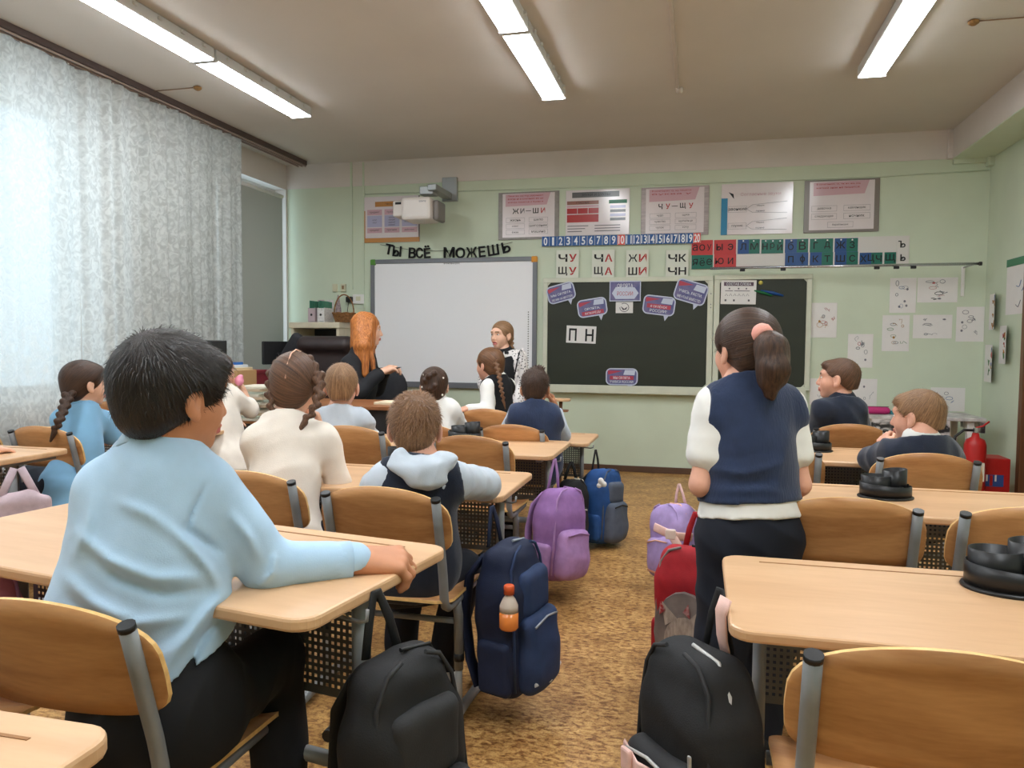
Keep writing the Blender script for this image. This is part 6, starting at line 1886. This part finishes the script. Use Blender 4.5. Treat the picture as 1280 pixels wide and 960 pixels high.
def backpack(label, loc, az, w, h, d, body, pocket, strapm, tilt=(0, 0), seed=1, trim=None, pockets=2, vox=.009, strap=True, lift=.10, zipm=None, amp=.006, sag=.02, side=None, hookdir=None):
    """front faces -y before turning; origin at the bag bottom centre"""
    t = thing('backpack', label, 'backpack', tuple(loc), 0.0, 'school backpacks')
    t.rotation_euler = (math.radians(tilt[0]), math.radians(tilt[1]), math.radians(az))
    I = np.eye(3); z0 = np.zeros(3); zipm = zipm or M_BLACKP
    rd = min(.055, d * .28)
    pr = [('b', np.array([0, 0, h * .40]), [w / 2, d * .36, h * .40], rd, I, .02), ('b', np.array([0, d * .02, h * .72]), [w * .43, d * .31, h * .26], rd, I, .06), ('e', np.array([0, -.01, h * .24]), [w * .50, d * .39, h * .24], I, .04)]
    soft('main_compartment', pr, vox, body, t, z0, folds(amp * 1.6, seed, 16), 2)
    for s in (-1, 1):
        xa, ya, xb, yb_ = w / 2 - .012, -(d * .36 - .012), w * .43 - .012, -(d * .29 - .012)
        MB().tube([(s * xa, ya, h * .08), (s * xa, ya, h * .40), (s * (xa * .6 + xb * .4), ya * .6 + yb_ * .4, h * .66), (s * xb, yb_, h * .86), (s * (xb - .03), yb_, h * .955), (s * .03, yb_, h * .985)], .005, 6).build('seam_piping', pocket, t)
    y0 = -d * .30
    soft('front_pocket', [('b', np.array([0, y0 - d * .10, h * .30]), [w * .40, d * .17, h * .26], .035, I, .02), ('e', np.array([0, y0 - d * .12, h * .22]), [w * .40, d * .20, h * .20], I, .04)], vox, pocket, t, z0, folds(amp * 1.2, seed + 1, 20), 2)
    if pockets > 1:
        soft('upper_pocket', [('b', np.array([0, y0 - d * .03, h * .68]), [w * .34, d * .12, h * .15], .03, I, .02)], vox, pocket, t, z0, folds(amp * .5, seed + 2, 24), 2)
    for s in (-1, 1):
        soft('side_pocket', [('b', np.array([s * w * .47, .0, h * .22]), [w * .09, d * .26, h * .18], .02, I, .02)], vox, side or body, t, z0, folds(amp * .4, seed + 3, 24), 1)
    # zip along the crown
    zo = MB().tube([(w * .43, -d * .02, h * .50), (w * .445, -d * .03, h * .66), (w * .42, -d * .03, h * .84), (w * .30, -d * .03, h * .965), (0, -d * .03, h * .99)], .0045, 6).build('zipper', zipm, t)
    MB().box((w * .455, -d * .04, h * .62), (.006, .012, .036), .002).build('zip_pull', mat('zip_steel', (196, 196, 196), .3, .6), zo)
    MB().tube([(-w * .30, y0 - d * .255, h * .50), (0, y0 - d * .275, h * .53), (w * .30, y0 - d * .255, h * .50)], .004, 6).build('zipper', zipm, t)
    if trim: MB().tube([(-w * .36, y0 - d * .27, h * .14), (0, y0 - d * .315, h * .10), (w * .36, y0 - d * .27, h * .14)], .007, 6, True, .003).build('reflective_trim', trim, t)
    MB().tube([(-.04, d * .27, h * .95), (-.025, d * .28, h * .95 + lift * .55), (-.006, d * .30, h * .95 + lift), (.006, d * .30, h * .95 + lift), (.025, d * .28, h * .95 + lift * .55), (.04, d * .27, h * .95)], .011, 8, True, .004).build('handle', strapm, t)
    if strap:
        for s in (-1, 1):
            m = MB(); m.tube([(s * w * .20, d * .30, h * .90), (s * w * .27, d * .52, h * .76), (s * w * .31, d * .58, h * .5), (s * w * .36, d * .48, h * .22), (s * w * .42, d * .30, h * .06)], .030, 10, True, .010, up=(1, 0, 0)); m.build('shoulder_strap', strapm, t)
    return t

# left column, bags hang at the aisle end of the desks (front turned to the aisle)
M_BLKBAG = fabric('black_bag_cloth', (30, 30, 32)); M_BLKBAG2 = fabric('charcoal_bag_cloth', (44, 44, 46))
b = backpack('large plain black backpack hanging at the desk of the blue-shirted boy', at_d(516, 1125, 1.55), 62, .25, .54, .20, M_BLKBAG, M_BLKBAG2, M_BLKBAG, (0, -4), 3, None, 2, .007, True, .12, amp=.007)
M_NVB = fabric('navy_bag_cloth', (24, 34, 62)); M_NVB2 = fabric('navy_blue_panel', (38, 56, 92))
b = backpack('navy backpack with a drink bottle in its side pocket', at_d(642, 856, 2.54), 74, .25, .50, .23, M_NVB, M_NVB2, M_NVB, (0, -3), 5, mat('reflective_grey', (186, 188, 192), .4), 2, .008, True, .12, mat('zip_grey', (150, 156, 166), .4, .4), .005)
bo = at_d(636, 786, 2.355)
t = thing('drink_bottle', 'plastic bottle with orange drink and orange cap in the navy backpack', 'bottle', tuple(bo))
M_PET = mat('clear_orange_drink', (222, 128, 58), .15, spec=.6); M_PETC = mat('clear_plastic_white', (206, 190, 176), .12, spec=.7)
MB().lathe([(.026, 0), (.030, .006), (.030, .055)], 18).build('drink', M_PET, t); MB().lathe([(.030, .055), (.029, .075), (.020, .095), (.013, .105), (.013, .112)], 18).build('bottle_neck', M_PETC, t); MB().lathe([(.0165, .110), (.0165, .135), (.014, .138)], 18).build('cap', mat('orange_cap', (214, 92, 48), .4), t)
M_LIL = fabric('lilac_bag_cloth', (150, 108, 168)); M_LIL2 = fabric('pale_lilac_bag_cloth', (172, 132, 186))
b = backpack('lilac backpack hanging at the third desk along the aisle', at_d(694, 722, 3.72), 62, .27, .45, .22, M_LIL, M_LIL2, M_LIL2, (0, 7), 7, None, 1, .009, True, .14, M_LIL2, .004, side=M_LIL2)
M_BLUB = fabric('bright_blue_bag_cloth', (34, 76, 134)); M_BLUB2 = fabric('blue_grey_bag_cloth', (84, 92, 108))
b = backpack('blue backpack with grey pocket hanging nearest the board', at_d(750, 677, 4.72), 68, .27, .46, .24, M_BLUB, M_BLUB2, M_BLKBAG, (0, 6), 9, None, 2, .010, True, .12, M_BLKBAG, .004)
p = at_d(751, 601, 4.55)
t = thing('key_charm', 'white puffy charm hanging on the blue backpack', 'charm', tuple(p)); soft('charm_body', [('e', np.array([0, 0, 0]), [.018, .018, .02], np.eye(3), .006), ('e', np.array([.02, 0, -.02]), [.017, .017, .018], np.eye(3), .006), ('e', np.array([-.01, 0, -.03]), [.016, .016, .016], np.eye(3), .006)], .006, M_WHITE, t, np.zeros(3))
b = backpack('small black backpack with pale cords behind the lilac one', at_d(712, 672, 4.55), 40, .20, .36, .14, M_BLKBAG, M_BLKBAG2, M_BLKBAG, (0, 4), 11, None, 1, .011, False, .10, mat('pale_cord', (206, 200, 186), .7), .004)
# right column, fronts turned to the aisle (-x)
M_PPK = fabric('pale_violet_bag_cloth', (168, 146, 196)); M_PPK2 = fabric('peach_bag_cloth', (226, 176, 150)); M_PSTR = fabric('blush_strap', (228, 188, 178))
b = backpack('pale violet and peach backpack leaning beyond the red cat bag', at_d(850, 722, 3.86), -48, .26, .38, .22, M_PPK, M_PPK, M_PSTR, (0, -12), 13, mat('peach_piping', (226, 170, 140), .7), 1, .009, True, .10, M_PPK2, .005, side=M_PPK2)
p = at_d(841, 667, 3.66)
t = thing('buckle_strap', 'blush strap with a buckle tied over the violet backpack', 'strap', tuple(p)); MB().tube([(-.09, .03, .02), (-.03, -.01, .005), (.02, -.01, -.01), (.09, .03, -.02)], .022, 10, True, .006, up=(0, 0, 1)).build('strap_band', M_PSTR, t); MB().tube([(.0, -.015, -.01), (.03, -.02, -.06), (.05, -.015, -.11)], .020, 8, True, .005, up=(1, 0, 0)).build('strap_end', M_PSTR, t); MB().box((-.01, -.018, .0), (.05, .014, .05), .008).build('buckle', mat('pale_buckle', (226, 206, 196), .4), t)
M_RED = fabric('red_bag_cloth', (172, 30, 40)); M_CATG = mat('grey_beige_print', (150, 138, 134), .55, col2=(112, 100, 98), vscale=9); M_CATL = mat('cat_fur_print', (196, 180, 168), .55, col2=(160, 142, 132), vscale=30, stretch=(3, 1, 1))
b = backpack('red backpack with a kitten picture beside the standing girl', at_d(868, 838, 2.74), -16, .27, .46, .18, M_RED, M_CATG, M_RED, (0, -2), 15, None, 1, .008, True, .12, M_BLKBAG, .003)
cat = ob('cat_print', None, b, (0, -.124, .165))
def ell(name, cx, cz, rx, rz_, m, y=0): MB().rings([[(cx + rx * math.cos(a), y, cz + rz_ * math.sin(a)) for a in [i * PI / 10 for i in range(20)]], [(cx + rx * math.cos(a), y + .02, cz + rz_ * math.sin(a)) for a in [i * PI / 10 for i in range(20)]]]).build(name, m, cat)
ell('print_ground', 0, 0, .108, .15, M_CATG, .004); ell('cat_face', .005, -.02, .075, .085, M_CATL, 0)
for s in (-1, 1):
    MB().add([(s * .065, -.001, .03), (s * .075, -.001, .115), (s * .02, -.001, .06)], [(0, 1, 2) if s < 0 else (2, 1, 0)]).build('cat_ear', M_CATL, cat)
    ell('cat_eye', s * .032 + .005, -.01, .011, .010, M_BLACKINK, -.002)
    MB().add([(.0 + .03 * s - .03, -.003, .085), (.05 * s - .03, -.003, .115), (.055 * s - .03, -.003, .065)], [(0, 1, 2), (2, 1, 0)]).build('red_bow', mat('red_polka_bow', (196, 36, 44), .5, col2=(230, 190, 190), vscale=90), cat)
ell('cat_nose', .005, -.045, .009, .006, mat('cat_nose_pink', (170, 110, 104), .5), -.002)
b = backpack('black backpack with blush pink straps hanging at the nearest right desk', at_d(873, 1075, 1.60), -52, .27, .46, .22, M_BLKBAG, M_BLKBAG2, M_BLKBAG, (0, -3), 17, None, 1, .0075, False, .12, mat('zip_white', (190, 188, 186), .4), .006)
MB().tube([(.02, .07, .40), (.03, .045, .47), (.045, .03, .53), (.05, .04, .56)], .017, 8, True, .004, up=(1, 0, 0)).build('pink_strap', M_PSTR, b)
MB().tube([(-.10, -.115, .22), (-.02, -.135, .21), (.08, -.12, .215), (.125, -.05, .23)], .020, 8, True, .004, up=(0, 0, 1)).build('pink_strap', M_PSTR, b); MB().box((-.06, -.136, .215), (.035, .012, .05), .006).build('buckle', M_PSTR, b)
MB().box((.10, -.095, .26), (.010, .006, .05), .003).build('zip_pull', mat('zip_steel', (196, 196, 196), .3, .6), b)
# soft tote on the left desk and a pink bag under the blue-shirted boy's desk
p = at_d(24, 665, 3.24)
t = thing('tote_bag', 'pale mauve cloth tote hanging by its handles at the left desk', 'bag', tuple(p), math.radians(60))
M_TOTE = fabric('mauve_tote_cloth', (190, 170, 178))
soft('tote_body', [('b', np.array([0, 0, .02]), [.13, .030, .13], .028, np.eye(3), .03), ('c', np.array([-.03, 0, .15]), np.array([.03, 0, .15]), .024, .024, .05)], .010, M_TOTE, t, np.zeros(3), folds(.008, 3, 24), 1)
for s in (-1, 1): MB().tube([(s * .075, 0, .13), (s * .045, 0, .20), (s * .012, 0, .275)], .016, 8, True, .005, up=(1, 0, 0)).build('handle', M_TOTE, t)
M_PNK = fabric('pink_bag_cloth', (206, 140, 176))
backpack('pink and lilac bag under the desk at the left picture edge', at_d(-8, 880, 2.06), 150, .26, .38, .18, M_PNK, M_LIL2, M_PNK, (0, 0), 19, None, 1, .011, False, .08, M_LIL, .004)
# ================================================================== CORNERS OF THE ROOM
M_DARKWOOD = mat('brown_desk_laminate', (140, 88, 52), .4, var=.15, vscale=6, stretch=(.2, 1, 1))
M_DARK = mat('dark_desk_panel', (40, 38, 40), .6, var=.1)
# teacher's desk
c = at_z(452, 503, .82)
t = thing('teacher_desk', 'brown-topped teacher desk with dark panels in front of the seated woman', 'desk', (c[0] - .02, c[1], 0))
MB().box((0, 0, .807), (1.0, .56, .026), .004).build('desk_top', M_DARKWOOD, t)
MB().box((0, -.22, .53), (.94, .02, .52)).build('front_panel', M_DARK, t)
for s in (-1, 1): MB().box((s * .485, 0, .397), (.022, .54, .794)).build('side_panel', M_DARK, t)
MB().box((.26, .02, .58), (.40, .44, .40), .004).build('drawer_box', M_DARKWOOD, t)
t = thing('paper_pad', 'cream paper pad on the right end of the teacher desk', 'paper', (c[0] + .30, c[1] - .05, .8205))
MB().box((0, 0, .008), (.28, .2, .016), .002).build('sheets', mat('cream_paper', (222, 206, 176), .7), t)
# black chair beside the teacher
p = at_d(487, 490, 6.95)
t = thing('office_chair', 'black padded chair with a rounded back beside the seated woman', 'chair', (p[0], p[1], 0))
M_BLKF = mat('black_upholstery', (38, 38, 42), .8, var=.1, vscale=30)
soft('backrest', [('b', np.array([0, 0, .80]), [.19, .035, .21], .034, np.eye(3), .01), ('e', np.array([0, 0, .93]), [.17, .034, .11], np.eye(3), .03)], .012, M_BLKF, t, np.zeros(3)) if False else MB().rings([[(math.cos(a) * .17 * k, y, .82 + math.sin(a) * .20 * k) for a in [i * PI / 12 for i in range(24)]] for k, y in ((.2, -.03), (.9, -.032), (1, -.015), (1, .015), (.9, .032), (.2, .03))], True, True).build('backrest', M_BLKF, t)
MB().box((0, .22, .47), (.40, .40, .06), .02).build('seat', M_BLKF, t)
MB().tube([(0, .03, .64), (0, .06, .50), (0, .16, .44)], .016, 8).build('back_support', M_BLACKP, t)
for sx in (-1, 1):
    for sy in (.06, .38): MB().tube([(sx * .17, sy, .45), (sx * .19, sy + (.04 if sy > .2 else -.04), .0)], .012, 8).build('leg', M_BLACKP, t)
# stool-like stand by the board
p = at_d(701, 500, 5.9)
t = thing('reading_stand', 'small light wooden stand beside the boy in the navy vest', 'stand', (p[0], p[1], 0))
MB().rings(slab(.15, .12, .04, p[2] - .008, p[2] + .012, .004)).build('stand_top', M_DESK, t); MB().tube([(0, 0, .02), (0, 0, p[2] - .008)], .014, 10).build('post', mat('brown_post', (110, 78, 50), .5), t)
MB().rings(slab(.12, .10, .03, p[2] - .09, p[2] - .075, .004)).build('lower_shelf', M_DARKWOOD, t); MB().lathe([(.13, 0), (.13, .012), (.03, .024)], 18).build('base', mat('brown_post', (110, 78, 50), .5), t)

# tall cream cabinet in the front left corner
c = at_y(405, 430, 7.12)
zt = at_y(405, 403, 7.0)[2]
t = thing('tall_cabinet', 'tall cream cabinet with an open dark compartment in the front left corner', 'cabinet', (c[0], 7.16, 0))
M_CREAMC = mat('cream_cabinet', (206, 196, 172), .5, var=.06)
MB().box((0, 0, zt - .03), (.56, .50, .06), .008).build('cabinet_top', M_CREAMC, t)
for s in (-1, 1): MB().box((s * .25, 0, (zt - .06) / 2), (.03, .46, zt - .06)).build('side_panel', M_CREAMC, t)
MB().box((0, .21, (zt - .06) / 2), (.47, .02, zt - .06)).build('back_panel', M_DARK, t)
for z in (.1, .62, 1.02): MB().box((0, -.01, z), (.47, .42, .02)).build('shelf', M_CREAMC, t)
MB().box((0, -.21, .36), (.46, .02, .5), .004).build('cabinet_door', M_CREAMC, t)
# on the cabinet: two files with pencils, a basket, a bag
M_FILEP = mat('file_mauve', (186, 166, 170), .6); M_FILEW = mat('file_white_spotted', (220, 216, 212), .6, col2=(190, 186, 186), vscale=60)
for (u, m, lab) in ((392.5, M_FILEP, 'mauve magazine file with green notebooks on the cabinet'), (404, M_FILEW, 'white spotted magazine file with green notebooks on the cabinet')):
    q = at_y(u, 403, 7.0)
    t = thing('magazine_file', lab, 'magazine file', (q[0], 7.05, zt), group='magazine files')
    for (a, b, s_) in (((0, -.10, .075), (.075, .004, .13), 0), ((0, .10, .12), (.075, .004, .23), 0), ((-.036, 0, .075), (.004, .2, .14), 0), ((.036, 0, .075), (.004, .2, .14), 0), ((0, 0, .004), (.072, .2, .006), 0)):
        MB().box(a, b).build('file_side', m, t)
    MB().lathe([(.012, 0), (.012, .002)], 12).build('finger_hole', M_BLACKINK, t, (0, -.1015, .075), (PI / 2, 0, 0))
    for k in range(4):
        tt = thing('notebook', 'thin green notebook standing in the %s file, %s from the left' % ('mauve' if m is M_FILEP else 'white spotted', ('first', 'second', 'third', 'fourth')[k]), 'notebook', (q[0] - .024 + .016 * k, 7.05, zt + .008), group='green notebooks')
        MB().box((0, .0, .105), (.006, .18, .21 - .006 * k), .001).build('cover', mat('notebook_green', (70, 132, 108), .6, var=.15), tt)
q = at_y(425, 403, 7.0)
t = thing('wicker_basket', 'brown wicker basket with a tall handle on the cabinet', 'basket', (q[0] + .02, 7.05, zt))
M_WICK = mat('brown_wicker', (140, 96, 54), .7, var=.35, vscale=50)
rs = []
for k in range(6):
    MB().tube([((.085 + .006 * k) * math.cos(a), (.07 + .005 * k) * math.sin(a), .012 + .016 * k + .003 * math.sin(a * 8 + k * PI)) for a in [i * PI / 16 for i in range(33)]], .0085, 6).build('wicker_coil', M_WICK, t)
MB().lathe([(.084, .0), (.086, .01)], 20, ex=1, ey=.82).build('basket_bottom', M_WICK, t)
MB().tube([(.108 * math.cos(a), 0, .09 + .19 * math.sin(a)) for a in [i * PI / 14 for i in range(15)]], .007, 8).build('handle', M_WICK, t)
q = at_y(416, 380, 7.1)
t = thing('cone_ornament', 'small speckled cone behind the wicker basket', 'ornament', (q[0], 7.22, zt))
MB().lathe([(.035, 0), (.038, .05), (.030, .14), (.012, .26), (.004, .29)], 14).build('cone_body', mat('speckled_ceramic', (170, 150, 150), .5, col2=(120, 104, 110), vscale=60), t)
# dark armchair before the cabinet
p = at_d(405, 470, 6.75)
t = thing('armchair', 'dark brown padded armchair in front of the cream cabinet', 'armchair', (p[0], p[1], 0))
M_LEA = mat('dark_brown_leather', (48, 38, 38), .45, var=.15, vscale=14)
soft('backrest', [('b', np.array([0, .05, .88]), [.26, .06, .42], .05, np.eye(3), .02), ('c', np.array([-.2, 0, 1.22]), np.array([.2, 0, 1.22]), .06, .06, .04)], .014, M_LEA, t, np.zeros(3))
soft('seat', [('b', np.array([0, -.22, .44]), [.26, .26, .08], .05, np.eye(3), .02)], .014, M_LEA, t, np.zeros(3))
for s in (-1, 1): soft('armrest', [('c', np.array([s * .28, .0, .68]), np.array([s * .28, -.36, .66]), .045, .045, .02), ('c', np.array([s * .28, -.3, .66]), np.array([s * .26, -.28, .44]), .03, .03, .02)], .014, M_LEA, t, np.zeros(3))
MB().tube([(0, -.2, .37), (0, -.2, .08)], .03, 10).build('column', M_BLACKP, t)
for k in range(5): MB().tube([(0, -.2, .08), (.26 * math.cos(k * 1.2566), -.2 + .26 * math.sin(k * 1.2566), .03)], .02, 8).build('base_arm', M_BLACKP, t)
# low side table along the windows with monitors, books, papers
t = thing('window_table', 'narrow table along the window wall holding monitors and books', 'table', (-3.80, 6.18, 0))
MB().box((0, 0, .705), (.42, 1.36, .03), .004).build('table_top', M_DARKWOOD, t)
for sx in (-1, 1):
    for sy in (-1, 1): MB().box((sx * .18, sy * .64, .345), (.04, .04, .69)).build('leg', M_GREY, t)
def monitor(u, v, d, w, h, lab, rz, tilt=0):
    p = at_d(u, v, d)
    t = thing('monitor', lab, 'monitor', (p[0], p[1], .72), math.radians(rz), 'black computer monitors')
    z = p[2] - .72
    o = MB().box((0, 0, 0), (w, .035, h), .008).build('screen_case', M_BLACKP, t, (0, 0, z), (math.radians(tilt), 0, 0)); MB().box((0, .0185, .0), (w - .03, .002, h - .04)).build('screen', mat('dark_screen', (14, 16, 20), .12), o)
    MB().box((0, -.03, z / 2), (.05, .03, z), .006).build('stand_post', M_BLACKP, t); MB().box((0, 0, .008), (.24, .18, .016), .006).build('stand_foot', M_BLACKP, t)
monitor(347, 441, 6.95, .30, .21, 'black monitor beside the roller blind corner', 60); monitor(266, 437, 6.15, .22, .15, 'small black monitor before the lace curtain', 55)
p = at_d(375, 440, 6.9)
t = thing('laptop_bag', 'black slanted bag leaning beside the monitor near the armchair', 'bag', (p[0] - .10, p[1] + .02, .72)); soft('bag_body', [('b', np.array([0, 0, .33]), [.13, .05, .27], .04, frame_az(0, 0, 34), .02)], .014, M_BLKF, t, np.zeros(3))
p = at_d(340, 475, 6.35)
t = thing('folder_box', 'dark red folder box under the monitor', 'box', (p[0] - .26, p[1] + .1, .72)); MB().box((0, 0, .13), (.24, .26, .26), .006).build('box_body', mat('dark_red_card', (128, 44, 52), .5, var=.15), t); MB().box((0, 0, .27), (.25, .27, .03), .004).build('box_lid', mat('dark_red_card', (128, 44, 52), .5), t)
W3Z = .682; r = random.Random(4); q = at_d(323, 512, 5.55)
for k in range(13):
    t = thing('magazine', 'flat magazine, %s from the bottom of the paper stack by the curtain' % ('lowest', 'second', 'third', 'fourth', 'fifth', 'sixth', 'seventh', 'eighth', 'ninth', 'tenth', 'eleventh', 'twelfth', 'topmost one')[k], 'magazine', (q[0] + r.uniform(-.012, .012), q[1] + r.uniform(-.012, .012), W3Z + k * .0190), r.uniform(-.15, .15), 'stacked magazines')
    MB().box((0, 0, .009), (.22, .29, .0180), .002).build('pages', mat(('pages_a', 'pages_b', 'pages_c')[k % 3], ((208, 200, 182), (176, 184, 168), (196, 176, 150))[k % 3], .7, var=.1), t)
for k, (u, v, hgt, m, lab) in enumerate(((290, 470, .28, mat('folder_blue', (40, 98, 168), .45), 'blue lever-arch folder'), (296, 471, .26, mat('folder_white', (208, 214, 220), .45), 'white folder with a dark label'), (302, 474, .24, mat('folder_cream', (206, 186, 150), .5), 'cream folder'), (307, 476, .22, mat('folder_tan', (176, 140, 96), .5), 'tan folder'))):
    p = at_d(u, v, 5.97)
    t = thing('folder', lab + ' standing in the row by the curtain', 'folder', (p[0], p[1], W3Z), 0.0, 'folders in a row by the curtain')
    MB().box((0, 0, hgt / 2 + .06), (.032, .26, hgt + .12), .003).build('folder_cover', m, t); MB().box((0, -.131, hgt * .6), (.018, .001, .10)).build('spine_label', M_BLACKINK if k == 1 else M_PAPER, t)
p = at_d(386, 450, 6.6)
t = thing('cup', 'small turquoise cup near the dark armchair', 'cup', (-3.66, 6.72, .72)); MB().lathe([(.028, 0), (.032, .05), (.036, .10), (.033, .10), (.028, .01)], 16).build('cup_body', mat('turquoise_plastic', (140, 188, 186), .4), t)

# marbled table in the front right corner
a, b = at_y(1086, 520, 6.75), at_y(1233, 523, 6.75)
t = thing('marbled_table', 'low table under a black and white marbled cloth by the front right corner', 'table', ((a[0] + b[0]) / 2, 7.0, 0))
M_MARB = bpy.data.materials.new('marbled_oilcloth'); M_MARB.use_nodes = True
_n = M_MARB.node_tree.nodes; _l = M_MARB.node_tree.links
_tc = _n.new('ShaderNodeTexCoord'); _v = _n.new('ShaderNodeTexNoise'); _v.inputs['Scale'].default_value = 8; _v.inputs['Detail'].default_value = 5; _v.inputs['Distortion'].default_value = 1.2
_c = _n.new('ShaderNodeValToRGB'); _c.color_ramp.elements[0].position = .42; _c.color_ramp.elements[0].color = rgb((46, 44, 46)); _c.color_ramp.elements[1].position = .56; _c.color_ramp.elements[1].color = rgb((206, 200, 198))
_l.new(_tc.outputs['Object'], _v.inputs['Vector']); _l.new(_v.outputs['Fac'], _c.inputs[0]); _l.new(_c.outputs[0], _n['Principled BSDF'].inputs['Base Color']); _n['Principled BSDF'].inputs['Roughness'].default_value = .35
W = b[0] - a[0]; zt2 = at_y(1160, 521, 6.75)[2]
MB().box((0, 0, zt2 - .015), (W, .52, .03), .006).build('table_top', mat('white_oilcloth', (212, 208, 204), .4, col2=(150, 146, 146), vscale=14), t)
MB().box((-.12, -.255, zt2 - .20), (W - .28, .006, .36)).build('cloth_front', M_MARB, t); MB().box((W / 2 - .02, 0, zt2 - .07), (.03, .5, .1)).build('cloth_side', M_MARB, t)
for s in (-1, 1):
    for s2 in (-1, 1): MB().box((s * (W / 2 - .1), s2 * .2, (zt2 - .03) / 2), (.05, .05, zt2 - .03)).build('leg', M_WHITE, t)
p = at_y(1096, 519, 6.85)
t = thing('pencil_case', 'magenta pencil case on the marbled table', 'pencil case', (p[0], 6.9, zt2)); soft('case_body', [('b', np.array([0, 0, .03]), [.11, .04, .03], .028, np.eye(3), .01)], .009, mat('magenta_cloth', (186, 44, 110), .6), t, np.zeros(3)); MB().tube([(-.1, 0, .061), (.1, 0, .061)], .003, 6).build('zipper', M_BLACKP, t)
t = thing('colour_box', 'small teal box beside the magenta pencil case', 'box', (p[0] + .18, 6.92, zt2)); MB().box((0, 0, .015), (.14, .1, .03), .004).build('box_body', mat('teal_card', (54, 120, 128), .5), t); MB().box((0, 0, .0315), (.10, .06, .003)).build('label_patch', M_PAPER, t)
# fire extinguisher on a red stand
p = at_x(1226, 600, 2.15)
t = thing('fire_box', 'red fire-equipment box with a blue emblem by the right wall', 'fire box', (2.20, p[1], 0))
zb = at_y(1226, 570, p[1])[2]
M_FRED = mat('signal_red', (178, 32, 30), .4, var=.08)
MB().box((0, 0, zb / 2), (.22, .24, zb), .008).build('box_body', M_FRED, t); MB().box((-.02, -.1215, zb - .17), (.17, .003, .09)).build('emblem_field', mat('emblem_blue', (48, 76, 140), .5), t)
MB().box((-.02, -.1235, zb - .17), (.02, .002, .08)).build('emblem_stroke', M_FRED, t); MB().box((-.05, -.1235, zb - .15), (.012, .002, .05)).build('emblem_stroke', M_PAPER, t); MB().box((.01, -.1235, zb - .15), (.012, .002, .05)).build('emblem_stroke', M_PAPER, t)
q = at_y(1217, 590, p[1] - .20)
t = thing('fire_extinguisher', 'red fire extinguisher with a black hose in front of the red box', 'fire extinguisher', (q[0], p[1] - .21, 0))
zt3 = at_y(1217, 546, p[1] - .2)[2]
MB().lathe([(.070, 0), (.075, .02), (.075, zt3 - .06), (.062, zt3 - .02), (.028, zt3), (.022, zt3 + .03)], 22).build('cylinder', M_FRED, t)
MB().box((.0, 0, zt3 + .05), (.03, .03, .04), .004).build('valve', M_CHROME, t); MB().tube([(.0, 0, zt3 + .07), (.05, 0, zt3 + .085), (.09, 0, zt3 + .12)], .007, 6).build('lever', M_FRED, t); MB().tube([(-.01, 0, zt3 + .05), (-.08, 0, zt3 + .05), (-.14, -.01, zt3 - .0), (-.16, -.02, zt3 - .12)], .010, 8).build('hose', M_BLACKP, t)
MB().box((0, -.0755, zt3 * .55), (.09, .002, .14)).build('label_sticker', mat('sticker_cream', (214, 206, 190), .5), t)
for o in list(COL.objects):
    pass
